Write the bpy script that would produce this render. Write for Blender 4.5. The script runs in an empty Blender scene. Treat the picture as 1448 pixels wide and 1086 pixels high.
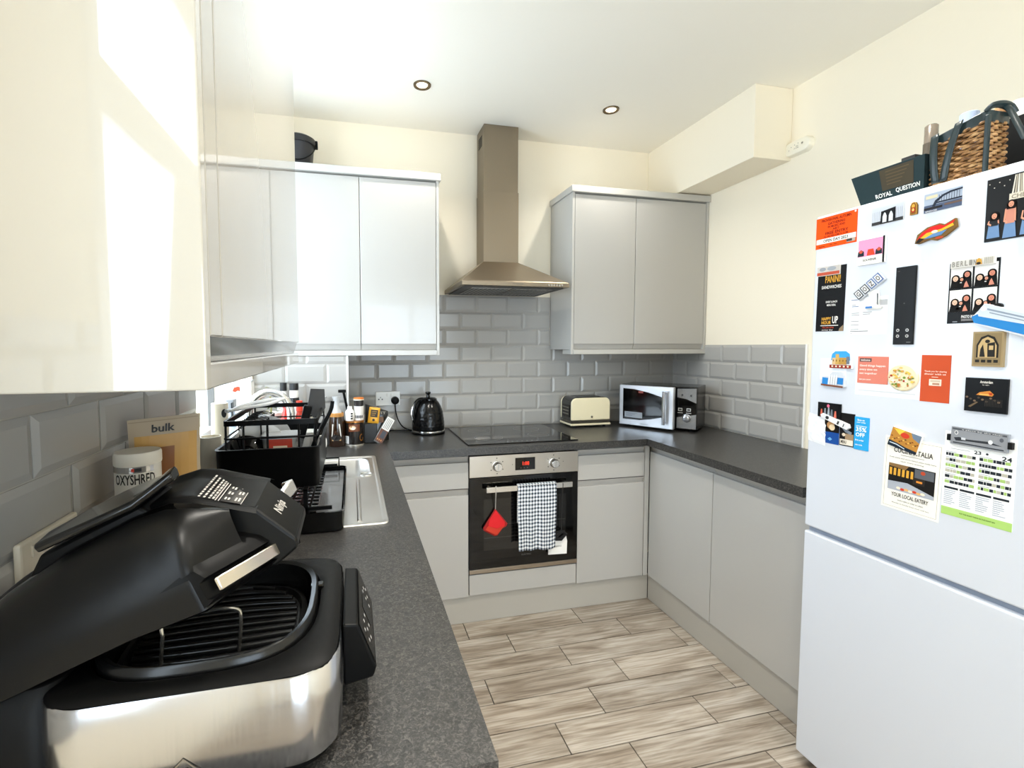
import bpy, math, random
from mathutils import Matrix, Vector
random.seed(7)
SC = bpy.context.scene
COL = SC.collection
PI = math.pi
sin, cos, rad = math.sin, math.cos, math.radians

# ------------------------------------------------------------------ materials
def lin(h):
    h = h.lstrip('#')
    out = []
    for i in (0, 2, 4):
        c = int(h[i:i+2], 16) / 255.0
        out.append(c / 12.92 if c <= 0.04045 else ((c + 0.055) / 1.055) ** 2.4)
    return (*out, 1.0)

MATS = {}
def M(hexc, rough=0.5, metal=0.0, coat=0.0, trans=0.0, spec=0.5, emit=0.0, alpha=1.0):
    key = (hexc, rough, metal, coat, trans, spec, emit, alpha)
    if key in MATS:
        return MATS[key]
    m = bpy.data.materials.new('paint_' + hexc.strip('#'))
    m.use_nodes = True
    b = m.node_tree.nodes['Principled BSDF']
    b.inputs['Base Color'].default_value = lin(hexc)
    b.inputs['Roughness'].default_value = rough
    b.inputs['Metallic'].default_value = metal
    b.inputs['Coat Weight'].default_value = coat
    b.inputs['Coat Roughness'].default_value = 0.03
    b.inputs['Transmission Weight'].default_value = trans
    b.inputs['Specular IOR Level'].default_value = spec
    b.inputs['Alpha'].default_value = alpha
    if emit:
        b.inputs['Emission Color'].default_value = lin(hexc)
        b.inputs['Emission Strength'].default_value = emit
    MATS[key] = m
    return m

def nodemat(name):
    m = bpy.data.materials.new(name)
    m.use_nodes = True
    nt = m.node_tree
    return m, nt, nt.nodes['Principled BSDF']

def N(nt, typ, **kw):
    n = nt.nodes.new(typ)
    for k, v in kw.items():
        if k in n.inputs:
            n.inputs[k].default_value = v
        else:
            setattr(n, k, v)
    return n

def ramp(nt, fac, stops):
    r = nt.nodes.new('ShaderNodeValToRGB')
    el = r.color_ramp.elements
    while len(el) < len(stops):
        el.new(0.5)
    for e, (p, c) in zip(el, stops):
        e.position = p
        e.color = lin(c)
    nt.links.new(fac, r.inputs['Fac'])
    return r.outputs['Color']

def mat_plaster(name, hexc, bump=0.03):
    m, nt, b = nodemat(name)
    tc = N(nt, 'ShaderNodeTexCoord')
    n1 = N(nt, 'ShaderNodeTexNoise', Scale=60.0, Detail=3.0)
    nt.links.new(tc.outputs['Object'], n1.inputs['Vector'])
    bp = N(nt, 'ShaderNodeBump', Strength=bump, Distance=0.01)
    nt.links.new(n1.outputs['Fac'], bp.inputs['Height'])
    nt.links.new(bp.outputs['Normal'], b.inputs['Normal'])
    b.inputs['Base Color'].default_value = lin(hexc)
    b.inputs['Roughness'].default_value = 0.75
    return m

def mat_worktop():
    m, nt, b = nodemat('dark_speckled_laminate')
    tc = N(nt, 'ShaderNodeTexCoord')
    n1 = N(nt, 'ShaderNodeTexNoise', Scale=170.0, Detail=6.0, Roughness=0.7)
    n1.inputs['Distortion'].default_value = 1.2
    nt.links.new(tc.outputs['Object'], n1.inputs['Vector'])
    c = ramp(nt, n1.outputs['Fac'], [(0.36, '191918'), (0.5, '302f2e'), (0.64, '595652')])
    nt.links.new(c, b.inputs['Base Color'])
    bp = N(nt, 'ShaderNodeBump', Strength=0.25, Distance=0.002)
    nt.links.new(n1.outputs['Fac'], bp.inputs['Height'])
    nt.links.new(bp.outputs['Normal'], b.inputs['Normal'])
    b.inputs['Roughness'].default_value = 0.3
    return m

def mat_planks():
    m, nt, b = nodemat('wood_look_floor_tile')
    geo = N(nt, 'ShaderNodeNewGeometry')
    tc = N(nt, 'ShaderNodeTexCoord')
    mul = N(nt, 'ShaderNodeMath', operation='MULTIPLY')
    mul.inputs[1].default_value = 37.0
    nt.links.new(geo.outputs['Random Per Island'], mul.inputs[0])
    comb = N(nt, 'ShaderNodeCombineXYZ')
    nt.links.new(mul.outputs[0], comb.inputs['X'])
    nt.links.new(mul.outputs[0], comb.inputs['Z'])
    add = N(nt, 'ShaderNodeVectorMath', operation='ADD')
    nt.links.new(tc.outputs['Object'], add.inputs[0])
    nt.links.new(comb.outputs[0], add.inputs[1])
    mp = N(nt, 'ShaderNodeMapping')
    mp.inputs['Scale'].default_value = (1.7, 11.0, 2.0)
    nt.links.new(add.outputs[0], mp.inputs['Vector'])
    n1 = N(nt, 'ShaderNodeTexNoise', Scale=1.6, Detail=6.0, Roughness=0.55)
    n1.inputs['Distortion'].default_value = 1.1
    nt.links.new(mp.outputs[0], n1.inputs['Vector'])
    c1 = ramp(nt, n1.outputs['Fac'], [(0.28, '7d6f60'), (0.42, '9d9183'), (0.56, 'b3a99c'), (0.72, 'c2bab0')])
    mp2 = N(nt, 'ShaderNodeMapping')
    mp2.inputs['Scale'].default_value = (5.0, 120.0, 5.0)
    nt.links.new(add.outputs[0], mp2.inputs['Vector'])
    n2 = N(nt, 'ShaderNodeTexNoise', Scale=1.0, Detail=4.0)
    nt.links.new(mp2.outputs[0], n2.inputs['Vector'])
    c2 = ramp(nt, n2.outputs['Fac'], [(0.32, 'a89e92'), (0.58, 'ffffff')])
    mx = N(nt, 'ShaderNodeMix', data_type='RGBA', blend_type='MULTIPLY')
    mx.inputs['Factor'].default_value = 0.7
    nt.links.new(c1, mx.inputs['A'])
    nt.links.new(c2, mx.inputs['B'])
    hs = N(nt, 'ShaderNodeHueSaturation')
    mr = N(nt, 'ShaderNodeMapRange')
    mr.inputs['To Min'].default_value = 0.80
    mr.inputs['To Max'].default_value = 1.0
    nt.links.new(geo.outputs['Random Per Island'], mr.inputs['Value'])
    nt.links.new(mr.outputs['Result'], hs.inputs['Value'])
    nt.links.new(mx.outputs['Result'], hs.inputs['Color'])
    nt.links.new(hs.outputs['Color'], b.inputs['Base Color'])
    b.inputs['Roughness'].default_value = 0.42
    return m

def mat_steel(name='brushed_steel', hexc='b9b4ac', rough=0.28, stretch=(1, 1, 90)):
    m, nt, b = nodemat(name)
    tc = N(nt, 'ShaderNodeTexCoord')
    mp = N(nt, 'ShaderNodeMapping')
    mp.inputs['Scale'].default_value = stretch
    nt.links.new(tc.outputs['Object'], mp.inputs['Vector'])
    n1 = N(nt, 'ShaderNodeTexNoise', Scale=9.0, Detail=4.0)
    nt.links.new(mp.outputs[0], n1.inputs['Vector'])
    mr = N(nt, 'ShaderNodeMapRange')
    mr.inputs['To Min'].default_value = rough - 0.06
    mr.inputs['To Max'].default_value = rough + 0.08
    nt.links.new(n1.outputs['Fac'], mr.inputs['Value'])
    nt.links.new(mr.outputs['Result'], b.inputs['Roughness'])
    b.inputs['Base Color'].default_value = lin(hexc)
    b.inputs['Metallic'].default_value = 1.0
    return m

def mat_gingham():
    m, nt, b = nodemat('blue_white_check_cotton')
    tc = N(nt, 'ShaderNodeTexCoord')
    sep = N(nt, 'ShaderNodeSeparateXYZ')
    nt.links.new(tc.outputs['UV'], sep.inputs[0])
    outs = []
    for ax, fr in (('X', 13.0), ('Y', 20.0)):
        a = N(nt, 'ShaderNodeMath', operation='MULTIPLY')
        a.inputs[1].default_value = fr
        nt.links.new(sep.outputs[ax], a.inputs[0])
        f = N(nt, 'ShaderNodeMath', operation='FRACT')
        nt.links.new(a.outputs[0], f.inputs[0])
        g = N(nt, 'ShaderNodeMath', operation='GREATER_THAN')
        g.inputs[1].default_value = 0.5
        nt.links.new(f.outputs[0], g.inputs[0])
        outs.append(g.outputs[0])
    s = N(nt, 'ShaderNodeMath', operation='ADD')
    nt.links.new(outs[0], s.inputs[0])
    nt.links.new(outs[1], s.inputs[1])
    h = N(nt, 'ShaderNodeMath', operation='MULTIPLY')
    h.inputs[1].default_value = 0.5
    nt.links.new(s.outputs[0], h.inputs[0])
    c = ramp(nt, h.outputs[0], [(0.0, 'f2f1ee'), (0.5, '9fa8b4'), (1.0, '20242c')])
    nt.links.new(c, b.inputs['Base Color'])
    b.inputs['Roughness'].default_value = 0.9
    return m

def mat_wicker():
    m, nt, b = nodemat('woven_willow')
    tc = N(nt, 'ShaderNodeTexCoord')
    n1 = N(nt, 'ShaderNodeTexNoise', Scale=55.0, Detail=4.0)
    nt.links.new(tc.outputs['Object'], n1.inputs['Vector'])
    c = ramp(nt, n1.outputs['Fac'], [(0.3, '5e3d20'), (0.5, 'a97b4a'), (0.7, 'd7b07c')])
    nt.links.new(c, b.inputs['Base Color'])
    b.inputs['Roughness'].default_value = 0.55
    return m

def mat_leaf():
    m, nt, b = nodemat('green_leaf')
    oi = N(nt, 'ShaderNodeNewGeometry')
    c = ramp(nt, oi.outputs['Random Per Island'], [(0.0, '2f3d20'), (0.6, '5d6b37'), (1.0, 'a79a5c')])
    nt.links.new(c, b.inputs['Base Color'])
    return m

def mat_glass(name, hexc='ffffff', rough=0.0):
    m, nt, b = nodemat(name)
    out = nt.nodes['Material Output']
    nt.nodes.remove(b)
    tr = N(nt, 'ShaderNodeBsdfTransparent')
    tr.inputs['Color'].default_value = lin(hexc)
    gl = N(nt, 'ShaderNodeBsdfGlossy')
    gl.inputs['Roughness'].default_value = rough
    fr = N(nt, 'ShaderNodeFresnel')
    mx = N(nt, 'ShaderNodeMixShader')
    geo = N(nt, 'ShaderNodeNewGeometry')
    inv = N(nt, 'ShaderNodeMath', operation='SUBTRACT'); inv.inputs[0].default_value = 1.0
    nt.links.new(geo.outputs['Backfacing'], inv.inputs[1])
    mu = N(nt, 'ShaderNodeMath', operation='MULTIPLY')
    nt.links.new(fr.outputs[0], mu.inputs[0]); nt.links.new(inv.outputs[0], mu.inputs[1])
    nt.links.new(mu.outputs[0], mx.inputs[0])
    nt.links.new(tr.outputs[0], mx.inputs[1])
    nt.links.new(gl.outputs[0], mx.inputs[2])
    nt.links.new(mx.outputs[0], out.inputs['Surface'])
    return m

WALL = mat_plaster('magnolia_wall_paint', 'f0e7d4')
CEIL = mat_plaster('ceiling_paint', 'efebe1')
WORK = mat_worktop()
PLANK = mat_planks()
STEEL = mat_steel()
STEELV = mat_steel('brushed_steel_vertical', '8f8372', 0.4, (90, 90, 1))
SINK = mat_steel('sink_steel', 'd8d6d2', 0.33, (3, 3, 3))
CHROME = M('d8d8d8', 0.08, 1.0)
GLASS = mat_glass('clear_glass')
GREYGLASS = mat_glass('window_glass', 'f4f8fa')
CHECK = mat_gingham()
WICKER = mat_wicker()
LEAF = mat_leaf()
CAB = M('b1afab', 0.2, 0.0, 0.25)
CABM = M('b1afab', 0.2, 0.0, 0.25)
CARC = M('b9b7b2', 0.3, 0.0, 0.2)
TILE = M('a9a7a3', 0.26, 0.0, 0.08)
GROUT = M('a8a49d', 0.8)
WHITE = M('f1f1ee', 0.3)
UPVC = M('f4f4f2', 0.25)
BLACK = M('060606', 0.4, spec=0.14)
BLACKG = M('050505', 0.07, 0.0, 0.15, spec=0.4)
BLACKM = M('090909', 0.45, spec=0.14)
DARK = M('161617', 0.6, spec=0.2)
FRIDGE = M('d0d5df', 0.28, 0.0, 0.25)
RUBBER = M('0a0a0a', 0.7)

# ------------------------------------------------------------------ mesh builder
class MB:
    def __init__(s, X=None):
        s.v, s.f, s.fm, s.m, s.uv = [], [], [], [], {}
        s.X = X
    def mi(s, mat):
        if mat not in s.m:
            s.m.append(mat)
        return s.m.index(mat)
    def add(s, vs, fs, mat):
        o = len(s.v)
        for p in vs:
            p = Vector(p)
            s.v.append(s.X @ p if s.X else p)
        k = s.mi(mat)
        for f in fs:
            s.f.append([i + o for i in f])
            s.fm.append(k)
        return s
    def box(s, a, b, mat, R=None):
        x0, y0, z0 = [min(p, q) for p, q in zip(a, b)]
        x1, y1, z1 = [max(p, q) for p, q in zip(a, b)]
        vs = [(x0,y0,z0),(x1,y0,z0),(x1,y1,z0),(x0,y1,z0),(x0,y0,z1),(x1,y0,z1),(x1,y1,z1),(x0,y1,z1)]
        if R:
            vs = [R @ Vector(p) for p in vs]
        return s.add(vs, [(3,2,1,0),(4,5,6,7),(0,1,5,4),(1,2,6,5),(2,3,7,6),(3,0,4,7)], mat)
    def frame(s, a, b):
        pass
    def loft(s, rings, mat, cap0=True, cap1=True, closed=True):
        n = len(rings[0])
        vs = [p for r in rings for p in r]
        fs = []
        for k in range(len(rings) - 1):
            for i in range(n if closed else n - 1):
                j = (i + 1) % n
                fs.append((k*n+i, k*n+j, (k+1)*n+j, (k+1)*n+i))
        if cap0:
            fs.append(tuple(reversed(range(n))))
        if cap1:
            fs.append(tuple(range((len(rings)-1)*n, len(rings)*n)))
        return s.add(vs, fs, mat)
    def lathe(s, prof, c, mat, seg=28, axis='Z', sx=1.0, sy=1.0, rot=None):
        rings = []
        for r, z in prof:
            ring = []
            for i in range(seg):
                a = 2 * PI * i / seg
                p = Vector((r * cos(a) * sx, r * sin(a) * sy, z))
                if axis == 'X': p = Vector((p.z, p.x, p.y))
                elif axis == '-X': p = Vector((-p.z, -p.x, p.y))
                elif axis == '-Y': p = Vector((p.x, -p.z, p.y))
                if rot: p = rot @ p
                ring.append(p + Vector(c))
            rings.append(ring)
        return s.loft(rings, mat)
    def cyl(s, p0, p1, r, mat, seg=14, r1=None):
        return s.tube([p0, p1], r, mat, seg, r1=r1)
    def tube(s, pts, r, mat, seg=8, closed=False, r1=None, flat=1.0):
        pts = [Vector(p) for p in pts]
        n = len(pts)
        rings = []
        prev = None
        for i, p in enumerate(pts):
            if closed:
                d = pts[(i+1) % n] - pts[i-1]
            else:
                d = pts[min(i+1, n-1)] - pts[max(i-1, 0)]
            d.normalize()
            if prev is None:
                u = Vector((0,0,1)).cross(d)
                if u.length < 1e-3: u = Vector((1,0,0)).cross(d)
            else:
                u = prev - d * prev.dot(d)
            u.normalize(); prev = u
            w = d.cross(u)
            rr = r if r1 is None else r + (r1 - r) * i / max(n-1, 1)
            rings.append([p + u*rr*cos(2*PI*k/seg) + w*rr*flat*sin(2*PI*k/seg) for k in range(seg)])
        if closed:
            rings.append(rings[0])
            return s.loft(rings, mat, False, False)
        return s.loft(rings, mat)
    def prism(s, poly, vec, mat):
        vec = Vector(vec)
        a = [Vector(p) for p in poly]
        nrm = sum(((a[i]).cross(a[(i+1) % len(a)]) for i in range(len(a))), Vector())
        if nrm.dot(vec) < 0: a.reverse()
        return s.loft([a, [p + vec for p in a]], mat)
    def grid(s, fn, nu, nv, mat, uv=False):
        vs = [fn(i/nu, j/nv) for j in range(nv+1) for i in range(nu+1)]
        o = len(s.v)
        fs = [(j*(nu+1)+i, j*(nu+1)+i+1, (j+1)*(nu+1)+i+1, (j+1)*(nu+1)+i) for j in range(nv) for i in range(nu)]
        if uv:
            for j in range(nv+1):
                for i in range(nu+1):
                    s.uv[o + j*(nu+1)+i] = (i/nu, j/nv)
        return s.add(vs, fs, mat)
    def face(s, pts, nrm, mat):
        a = [Vector(p) for p in pts]
        n = sum(((a[i]).cross(a[(i+1) % len(a)]) for i in range(len(a))), Vector())
        if n.dot(Vector(nrm)) < 0: a.reverse()
        return s.add(a, [tuple(range(len(a)))], mat)
    # surface markings laid on a face F(s,t,h)
    def rect(s, F, s0, t0, s1, t1, mat, h=0.0003, n=1):
        for k in range(n):
            a = s0 + (s1-s0)*k/n; b = s0 + (s1-s0)*(k+1)/n
            s.face([F(a,t0,h), F(b,t0,h), F(b,t1,h), F(a,t1,h)], F.n(a,t0), mat)
        return s
    def ell(s, F, cs, ct, rs, rt, mat, h=0.0003, n=18):
        s.face([F(cs+rs*cos(2*PI*k/n), ct+rt*sin(2*PI*k/n), h) for k in range(n)], F.n(cs,ct), mat)
        return s
    def shape(s, F, pts, mat, h=0.0003):
        s.face([F(a,b,h) for a, b in pts], F.n(*pts[0]), mat)
        return s
    def text(s, F, txt, s0, t0, s1, t1, mat, h=0.0005):
        vs, fs = text_mesh(txt)
        P = [F(s0 + x*(s1-s0), t1 + y*(t0-t1), h) for x, y in vs]
        nn = F.n((s0+s1)/2, (t0+t1)/2)
        out = []
        for f in fs:
            a = [P[i] for i in f]
            n = sum(((a[i]).cross(a[(i+1) % len(a)]) for i in range(len(a))), Vector())
            out.append(tuple(f) if n.dot(nn) >= 0 else tuple(reversed(f)))
        return s.add(P, out, mat)
    def build(s, name, parent=None, bevel=0.0, smooth=40, seg=2, solid=0.0, sub=0):
        off = parent_loc(parent) if parent else Vector()
        me = bpy.data.meshes.new(name)
        me.from_pydata([tuple(p - off) for p in s.v], [], s.f)
        for m in s.m: me.materials.append(m)
        for p, k in zip(me.polygons, s.fm): p.material_index = k
        if s.uv:
            L = me.uv_layers.new(name='UVMap')
            for lp in me.loops:
                L.data[lp.index].uv = s.uv.get(lp.vertex_index, (0, 0))
        if smooth:
            for p in me.polygons: p.use_smooth = True
            me.set_sharp_from_angle(angle=rad(smooth))
        o = bpy.data.objects.new(name, me)
        COL.objects.link(o)
        if parent: o.parent = parent
        if solid:
            md = o.modifiers.new('Solidify', 'SOLIDIFY'); md.thickness = solid; md.offset = 0
        if sub:
            md = o.modifiers.new('Subdivision', 'SUBSURF'); md.levels = sub; md.render_levels = sub
        if bevel:
            md = o.modifiers.new('Bevel', 'BEVEL'); md.width = bevel; md.segments = seg
            md.limit_method = 'ANGLE'; md.angle_limit = rad(40)
        return o

def parent_loc(o):
    v = Vector(o.location)
    while o.parent:
        o = o.parent
        v = v + Vector(o.location)
    return v

TXT = {}
def text_mesh(t):
    if t in TXT: return TXT[t]
    cu = bpy.data.curves.new('lettering', 'FONT')
    cu.body = t; cu.size = 1.0; cu.resolution_u = 2; cu.offset = 0.022
    ob = bpy.data.objects.new('lettering', cu)
    me = ob.to_mesh()
    vs = [(v.co.x, v.co.y) for v in me.vertices]
    fs = [tuple(p.vertices) for p in me.polygons]
    ob.to_mesh_clear()
    bpy.data.objects.remove(ob); bpy.data.curves.remove(cu)
    xs = [v[0] for v in vs]; ys = [v[1] for v in vs]
    x0, x1, y0, y1 = min(xs), max(xs), min(ys), max(ys)
    vs = [((x-x0)/max(x1-x0, 1e-6), (y-y0)/max(y1-y0, 1e-6)) for x, y in vs]
    TXT[t] = (vs, fs)
    return TXT[t]

class Flat:
    """flat face from four corners TL, TR, BR, BL seen from outside"""
    def __init__(s, tl, tr, br, bl):
        s.c = [Vector(p) for p in (tl, tr, br, bl)]
        s.nn = (s.c[1]-s.c[0]).cross(s.c[0]-s.c[3]).normalized()
        s.nn = (s.c[3]-s.c[0]).cross(s.c[1]-s.c[0]).normalized()
    def n(s, a, b): return s.nn
    def __call__(s, a, b, h=0.0):
        tl, tr, br, bl = s.c
        return tl*(1-a)*(1-b) + tr*a*(1-b) + br*a*b + bl*(1-a)*b + s.nn*h

class Round:
    """upright cylinder face: s 0..1 over angle a0..a1, t 0..1 from z1 down to z0"""
    def __init__(s, c, r, a0, a1, z0, z1, r1=None):
        s.cc, s.r, s.a0, s.a1, s.z0, s.z1 = Vector((c[0], c[1], 0)), r, rad(a0), rad(a1), z0, z1
        s.r1 = r if r1 is None else r1
    def n(s, a, b):
        an = s.a0 + (s.a1-s.a0)*a
        return Vector((cos(an), sin(an), 0))
    def __call__(s, a, b, h=0.0):
        an = s.a0 + (s.a1-s.a0)*a
        r = s.r1 + (s.r - s.r1)*b + h
        return s.cc + Vector((cos(an)*r, sin(an)*r, s.z1 + (s.z0-s.z1)*b))

def tag(o, label, cat, group=None, kind=None):
    o['label'] = label; o['category'] = cat
    if group: o['group'] = group
    if kind: o['kind'] = kind
    return o
def thing(name, label, cat, loc=(0,0,0), group=None):
    o = bpy.data.objects.new(name, None)
    o.empty_display_size = 0.05
    o.location = loc
    COL.objects.link(o)
    return tag(o, label, cat, group)
def struct(o):
    o['kind'] = 'structure'
    return o
def rrect(x0, y0, x1, y1, r, z, n=6):
    pts = []
    for cx, cy, a0 in ((x1-r, y1-r, 0), (x0+r, y1-r, 90), (x0+r, y0+r, 180), (x1-r, y0+r, 270)):
        for k in range(n+1):
            a = rad(a0 + 90*k/n)
            pts.append(Vector((cx + r*cos(a), cy + r*sin(a), z)))
    return pts
def ring_between(mb, A, B, mat):
    n = len(A)
    mb.add(list(A)+list(B), [(i, (i+1) % n, n+(i+1) % n, n+i) for i in range(n)], mat)
# ------------------------------------------------------------------ dimensions (metres)
XL, XR, YB, ZC = -0.486, 2.142, 2.818, 2.693      # left wall, right wall, back wall, ceiling
YR = -2.6                                          # rear wall
XFL = -0.486
WT = 0.927                                         # worktop top
TP, TH = 0.2025, 0.1015                            # tile pitch

# ------------------------------------------------------------------ floor of long wood-look tiles
mb = MB()
mb.box((XL-0.3, YR-0.2, -0.05), (XR+0.2, YB+0.2, -0.004), M('3a352f', 0.8))
def plank_rows():
    offs = [0.534, 0.7225, 0.936, 0.53, 0.939-0.603, 0.7255, 0.949-0.603, 0.193]
    row, y1, dy = 0, 2.290, 0.1418
    extra = [0.534, 0.7225, 0.936, 0.53, 0.939, 0.7255, 0.949, 1.396]
    while y1 > YR:
        o = extra[row] if row < 8 else extra[(row * 3 + 1) % 8] + 0.07
        x = o - 0.603 * 6
        while x < XR:
            a, b = max(x, XL), min(x + 0.603, XR)
            if b - a > 0.01:
                mb.box((a+0.0021, y1-dy+0.0021, -0.004), (b-0.0021, y1-0.0021, 0.0), PLANK)
            x += 0.603
        y1 -= dy; row += 1
plank_rows()
struct(mb.build('floor', smooth=0))

# ------------------------------------------------------------------ walls
def wall_boxes(name, boxes, mat=WALL):
    mb = MB()
    for a, b in boxes: mb.box(a, b, mat)
    return struct(mb.build(name, smooth=0))
WIN_Y0, WIN_Y1, WIN_Z0, WIN_Z1 = 1.64, 2.50, 1.03, 2.56       # window above the sink
DR_Y0, DR_Y1, DR_Z0, DR_Z1 = -0.85, 0.17, 0.95, 2.46                        # side window beside the camera
TKL = 0.26
wl = wall_boxes('wall_left', [
    ((XL-0.10, YR, 0), (XL, DR_Y0, ZC)),
    ((XL-0.10, DR_Y0, DR_Z1), (XL, DR_Y1, ZC)),
    ((XL-0.10, DR_Y0, 0), (XL, DR_Y1, DR_Z0)),
    ((XL-0.10, DR_Y1, 0), (XL, 0.9, ZC)),
    ((XL-TKL, 0.9, 0), (XL, WIN_Y0, ZC)),
    ((XL-TKL, WIN_Y0, 0), (XL, WIN_Y1, WIN_Z0)),
    ((XL-TKL, WIN_Y0, WIN_Z1), (XL, WIN_Y1, ZC)),
    ((XL-TKL, WIN_Y1, 0), (XL, YB+0.2, ZC))])
wb = wall_boxes('wall_back', [((XL, YB, 0), (XR, YB+0.2, ZC))])
wr = wall_boxes('wall_right', [((XR, YR, 0), (XR+0.2, YB+0.2, ZC))])
RX0_, RX1_, RZ1_ = 0.15, 1.75, 2.15                            # glazed double doors behind the camera
wf = wall_boxes('wall_rear', [((XL-TKL, YR-0.2, 0), (RX0_, YR, ZC)), ((RX1_, YR-0.2, 0), (XR+0.2, YR, ZC)), ((RX0_, YR-0.2, RZ1_), (RX1_, YR, ZC))])
struct(MB().box((XL-TKL, YR-0.2, ZC), (XR+0.2, YB+0.2, ZC+0.1), CEIL).build('ceiling', smooth=0))
struct(MB().box((1.919, 1.97, 2.345), (XR, YB, ZC), WALL).build('trim_1', smooth=0, bevel=0.003))

# tiled box-out under the left wall cabinet
BX1, BY0 = -0.023, 2.516
box = struct(MB().box((XL, BY0+0.008, WT+0.0005), (BX1-0.006, YB, 1.3765), M('d9d6cf', 0.7)).build('trim_2', smooth=0))

# ------------------------------------------------------------------ bevelled tiles
def tiles(mb, P, U, V, Nn, u0, u1, v0, v1, uphase, vphase, flip=0):
    """P origin, U right, V up, N outward; rows start at vphase, half-bond"""
    P, U, V, Nn = Vector(P), Vector(U), Vector(V), Vector(Nn)
    g, bev, d = 0.0014, 0.013, 0.0065
    mb.face([P+U*u0+V*v0+Nn*0.0012, P+U*u1+V*v0+Nn*0.0012, P+U*u1+V*v1+Nn*0.0012, P+U*u0+V*v1+Nn*0.0012], Nn, GROUT)
    k = math.floor((v0 - vphase) / TH)
    while vphase + k*TH < v1:
        a0, a1 = max(vphase + k*TH, v0), min(vphase + (k+1)*TH, v1)
        if a1 - a0 > 0.006:
            off = uphase + (TP/2 if (k + flip) % 2 else 0)
            j = math.floor((u0 - off) / TP)
            while off + j*TP < u1:
                b0, b1 = max(off + j*TP, u0), min(off + (j+1)*TP, u1)
                if b1 - b0 > 0.008:
                    x0, x1, z0, z1 = b0+g, b1-g, a0+g, a1-g
                    bx = min(bev, (x1-x0)/2.5); bz = min(bev, (z1-z0)/2.5)
                    lb = bx if off + j*TP >= u0 else 0.0
                    rb = bx if off + (j+1)*TP <= u1 else 0.0
                    bb = bz if vphase + k*TH >= v0 - 0.02 else 0.0
                    tb = bz if vphase + (k+1)*TH <= v1 + 0.02 else 0.0
                    rim = [P+U*x+V*z for x, z in ((x0,z0),(x1,z0),(x1,z1),(x0,z1))]
                    top = [P+U*x+V*z+Nn*d for x, z in ((x0+lb,z0+bb),(x1-rb,z0+bb),(x1-rb,z1-tb),(x0+lb,z1-tb))]
                    mid = [p+Nn*0.0025 for p in rim]
                    vs = rim + mid + top
                    fs = [(8,9,10,11)]
                    for q in (0, 4):
                        for i in range(4):
                            n_ = (i+1) % 4
                            fs.append((q+i, q+n_, q+4+n_, q+4+i))
                    mb.add(vs, fs, TILE)
                j += 1
        k += 1
mb = MB()
tiles(mb, (0, YB, 0), (1,0,0), (0,0,1), (0,-1,0), BX1, XR, WT, 1.431, 0.643, 1.329)
tiles(mb, (0, YB, 0), (1,0,0), (0,0,1), (0,-1,0), 0.462, 1.23, 1.431, 1.735, 0.643, 1.329)
mb.build('tile_splashback', wb, smooth=0)
mb = MB()
tiles(mb, (XR, YB, 0), (0,-1,0), (0,0,1), (-1,0,0), 0.0, YB-1.843, WT, 1.431, 0.039, 1.329)
mb.build('tile_splashback', wr, smooth=0)
mb = MB()
tiles(mb, (0, BY0+0.008, 0), (1,0,0), (0,0,1), (0,-1,0), XL, BX1-0.008, WT, 1.3765, -0.133, 1.234)
mb.box((BX1-0.009, BY0-0.001, WT), (BX1, BY0+0.012, 1.3765), UPVC)
mb.build('tile_facing', box, smooth=0)
mb = MB()
tiles(mb, (XL, 0, 0), (0,1,0), (0,0,1), (1,0,0), DR_Y1, WIN_Y0-0.02, WT, 1.47, 0.848, 1.2195, flip=0)
mb.build('tile_splashback', wl, smooth=0)
mb = MB()
tiles(mb, (XL, 0, 0), (0,1,0), (0,0,1), (1,0,0), WIN_Y0-0.02, 2.52, WT, WIN_Z0, 0.848, 1.2195)
mb.build('tile_splashback', wl, smooth=0)
mb = MB()
mb.box((XR-0.010, 1.834, WT), (XR, 1.843, 1.433), UPVC)
struct(mb.build('trim_3', smooth=0))

# ------------------------------------------------------------------ window above the sink
def window(name, y0, y1, z0, z1, x, bars_y, bars_z, fr=0.055, th=0.06):
    mb = MB()
    mb.box((x, y0, z0), (x+th, y0+fr, z1), UPVC); mb.box((x, y1-fr, z0), (x+th, y1, z1), UPVC)
    mb.box((x, y0, z0), (x+th, y1, z0+fr), UPVC); mb.box((x, y0, z1-fr), (x+th, y1, z1), UPVC)
    for b in bars_y: mb.box((x+0.002, b-0.04, z0+fr), (x+th-0.002, b+0.04, z1-fr), UPVC)
    for b in bars_z: mb.box((x+0.002, y0+fr, b-0.055), (x+th-0.002, y1-fr, b+0.055), UPVC)
    fo = struct(mb.build(name, bevel=0.004, smooth=0))
    g = MB()
    g.box((x+th*0.4, y0+fr, z0+fr), (x+th*0.4+0.006, y1-fr, z1-fr), GREYGLASS)
    g.build('glass_pane', fo, smooth=0)
    q = MB()
    for b in bars_y:
        for sgn in (-1, 1):
            q.box((x+th*0.4+0.006, b+sgn*0.040-0.003, z0+fr), (x+th-0.004, b+sgn*0.040+0.003, z1-fr), M('55534f', 0.6))
    if bars_y: q.build('gasket', fo, smooth=0)
    return fo
w1 = window('window_1', WIN_Y0, WIN_Y1, WIN_Z0, WIN_Z1, XL-0.15, [2.235], [])
sill = MB().box((XL-0.09, WIN_Y0, WIN_Z0-0.02), (XL+0.012, WIN_Y1, WIN_Z0), UPVC)
sill.build('window_sill', w1, bevel=0.004, smooth=0)
w2 = window('window_2', DR_Y0, DR_Y1, DR_Z0, DR_Z1, XL-0.055, [], [1.955], fr=0.05)
mb = MB()
yy = YR-0.12
for x in (RX0_, (RX0_+RX1_)/2-0.05, (RX0_+RX1_)/2+0.005, RX1_-0.045): mb.box((x, yy, 0.02), (x+0.045, yy+0.05, RZ1_), UPVC)
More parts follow.
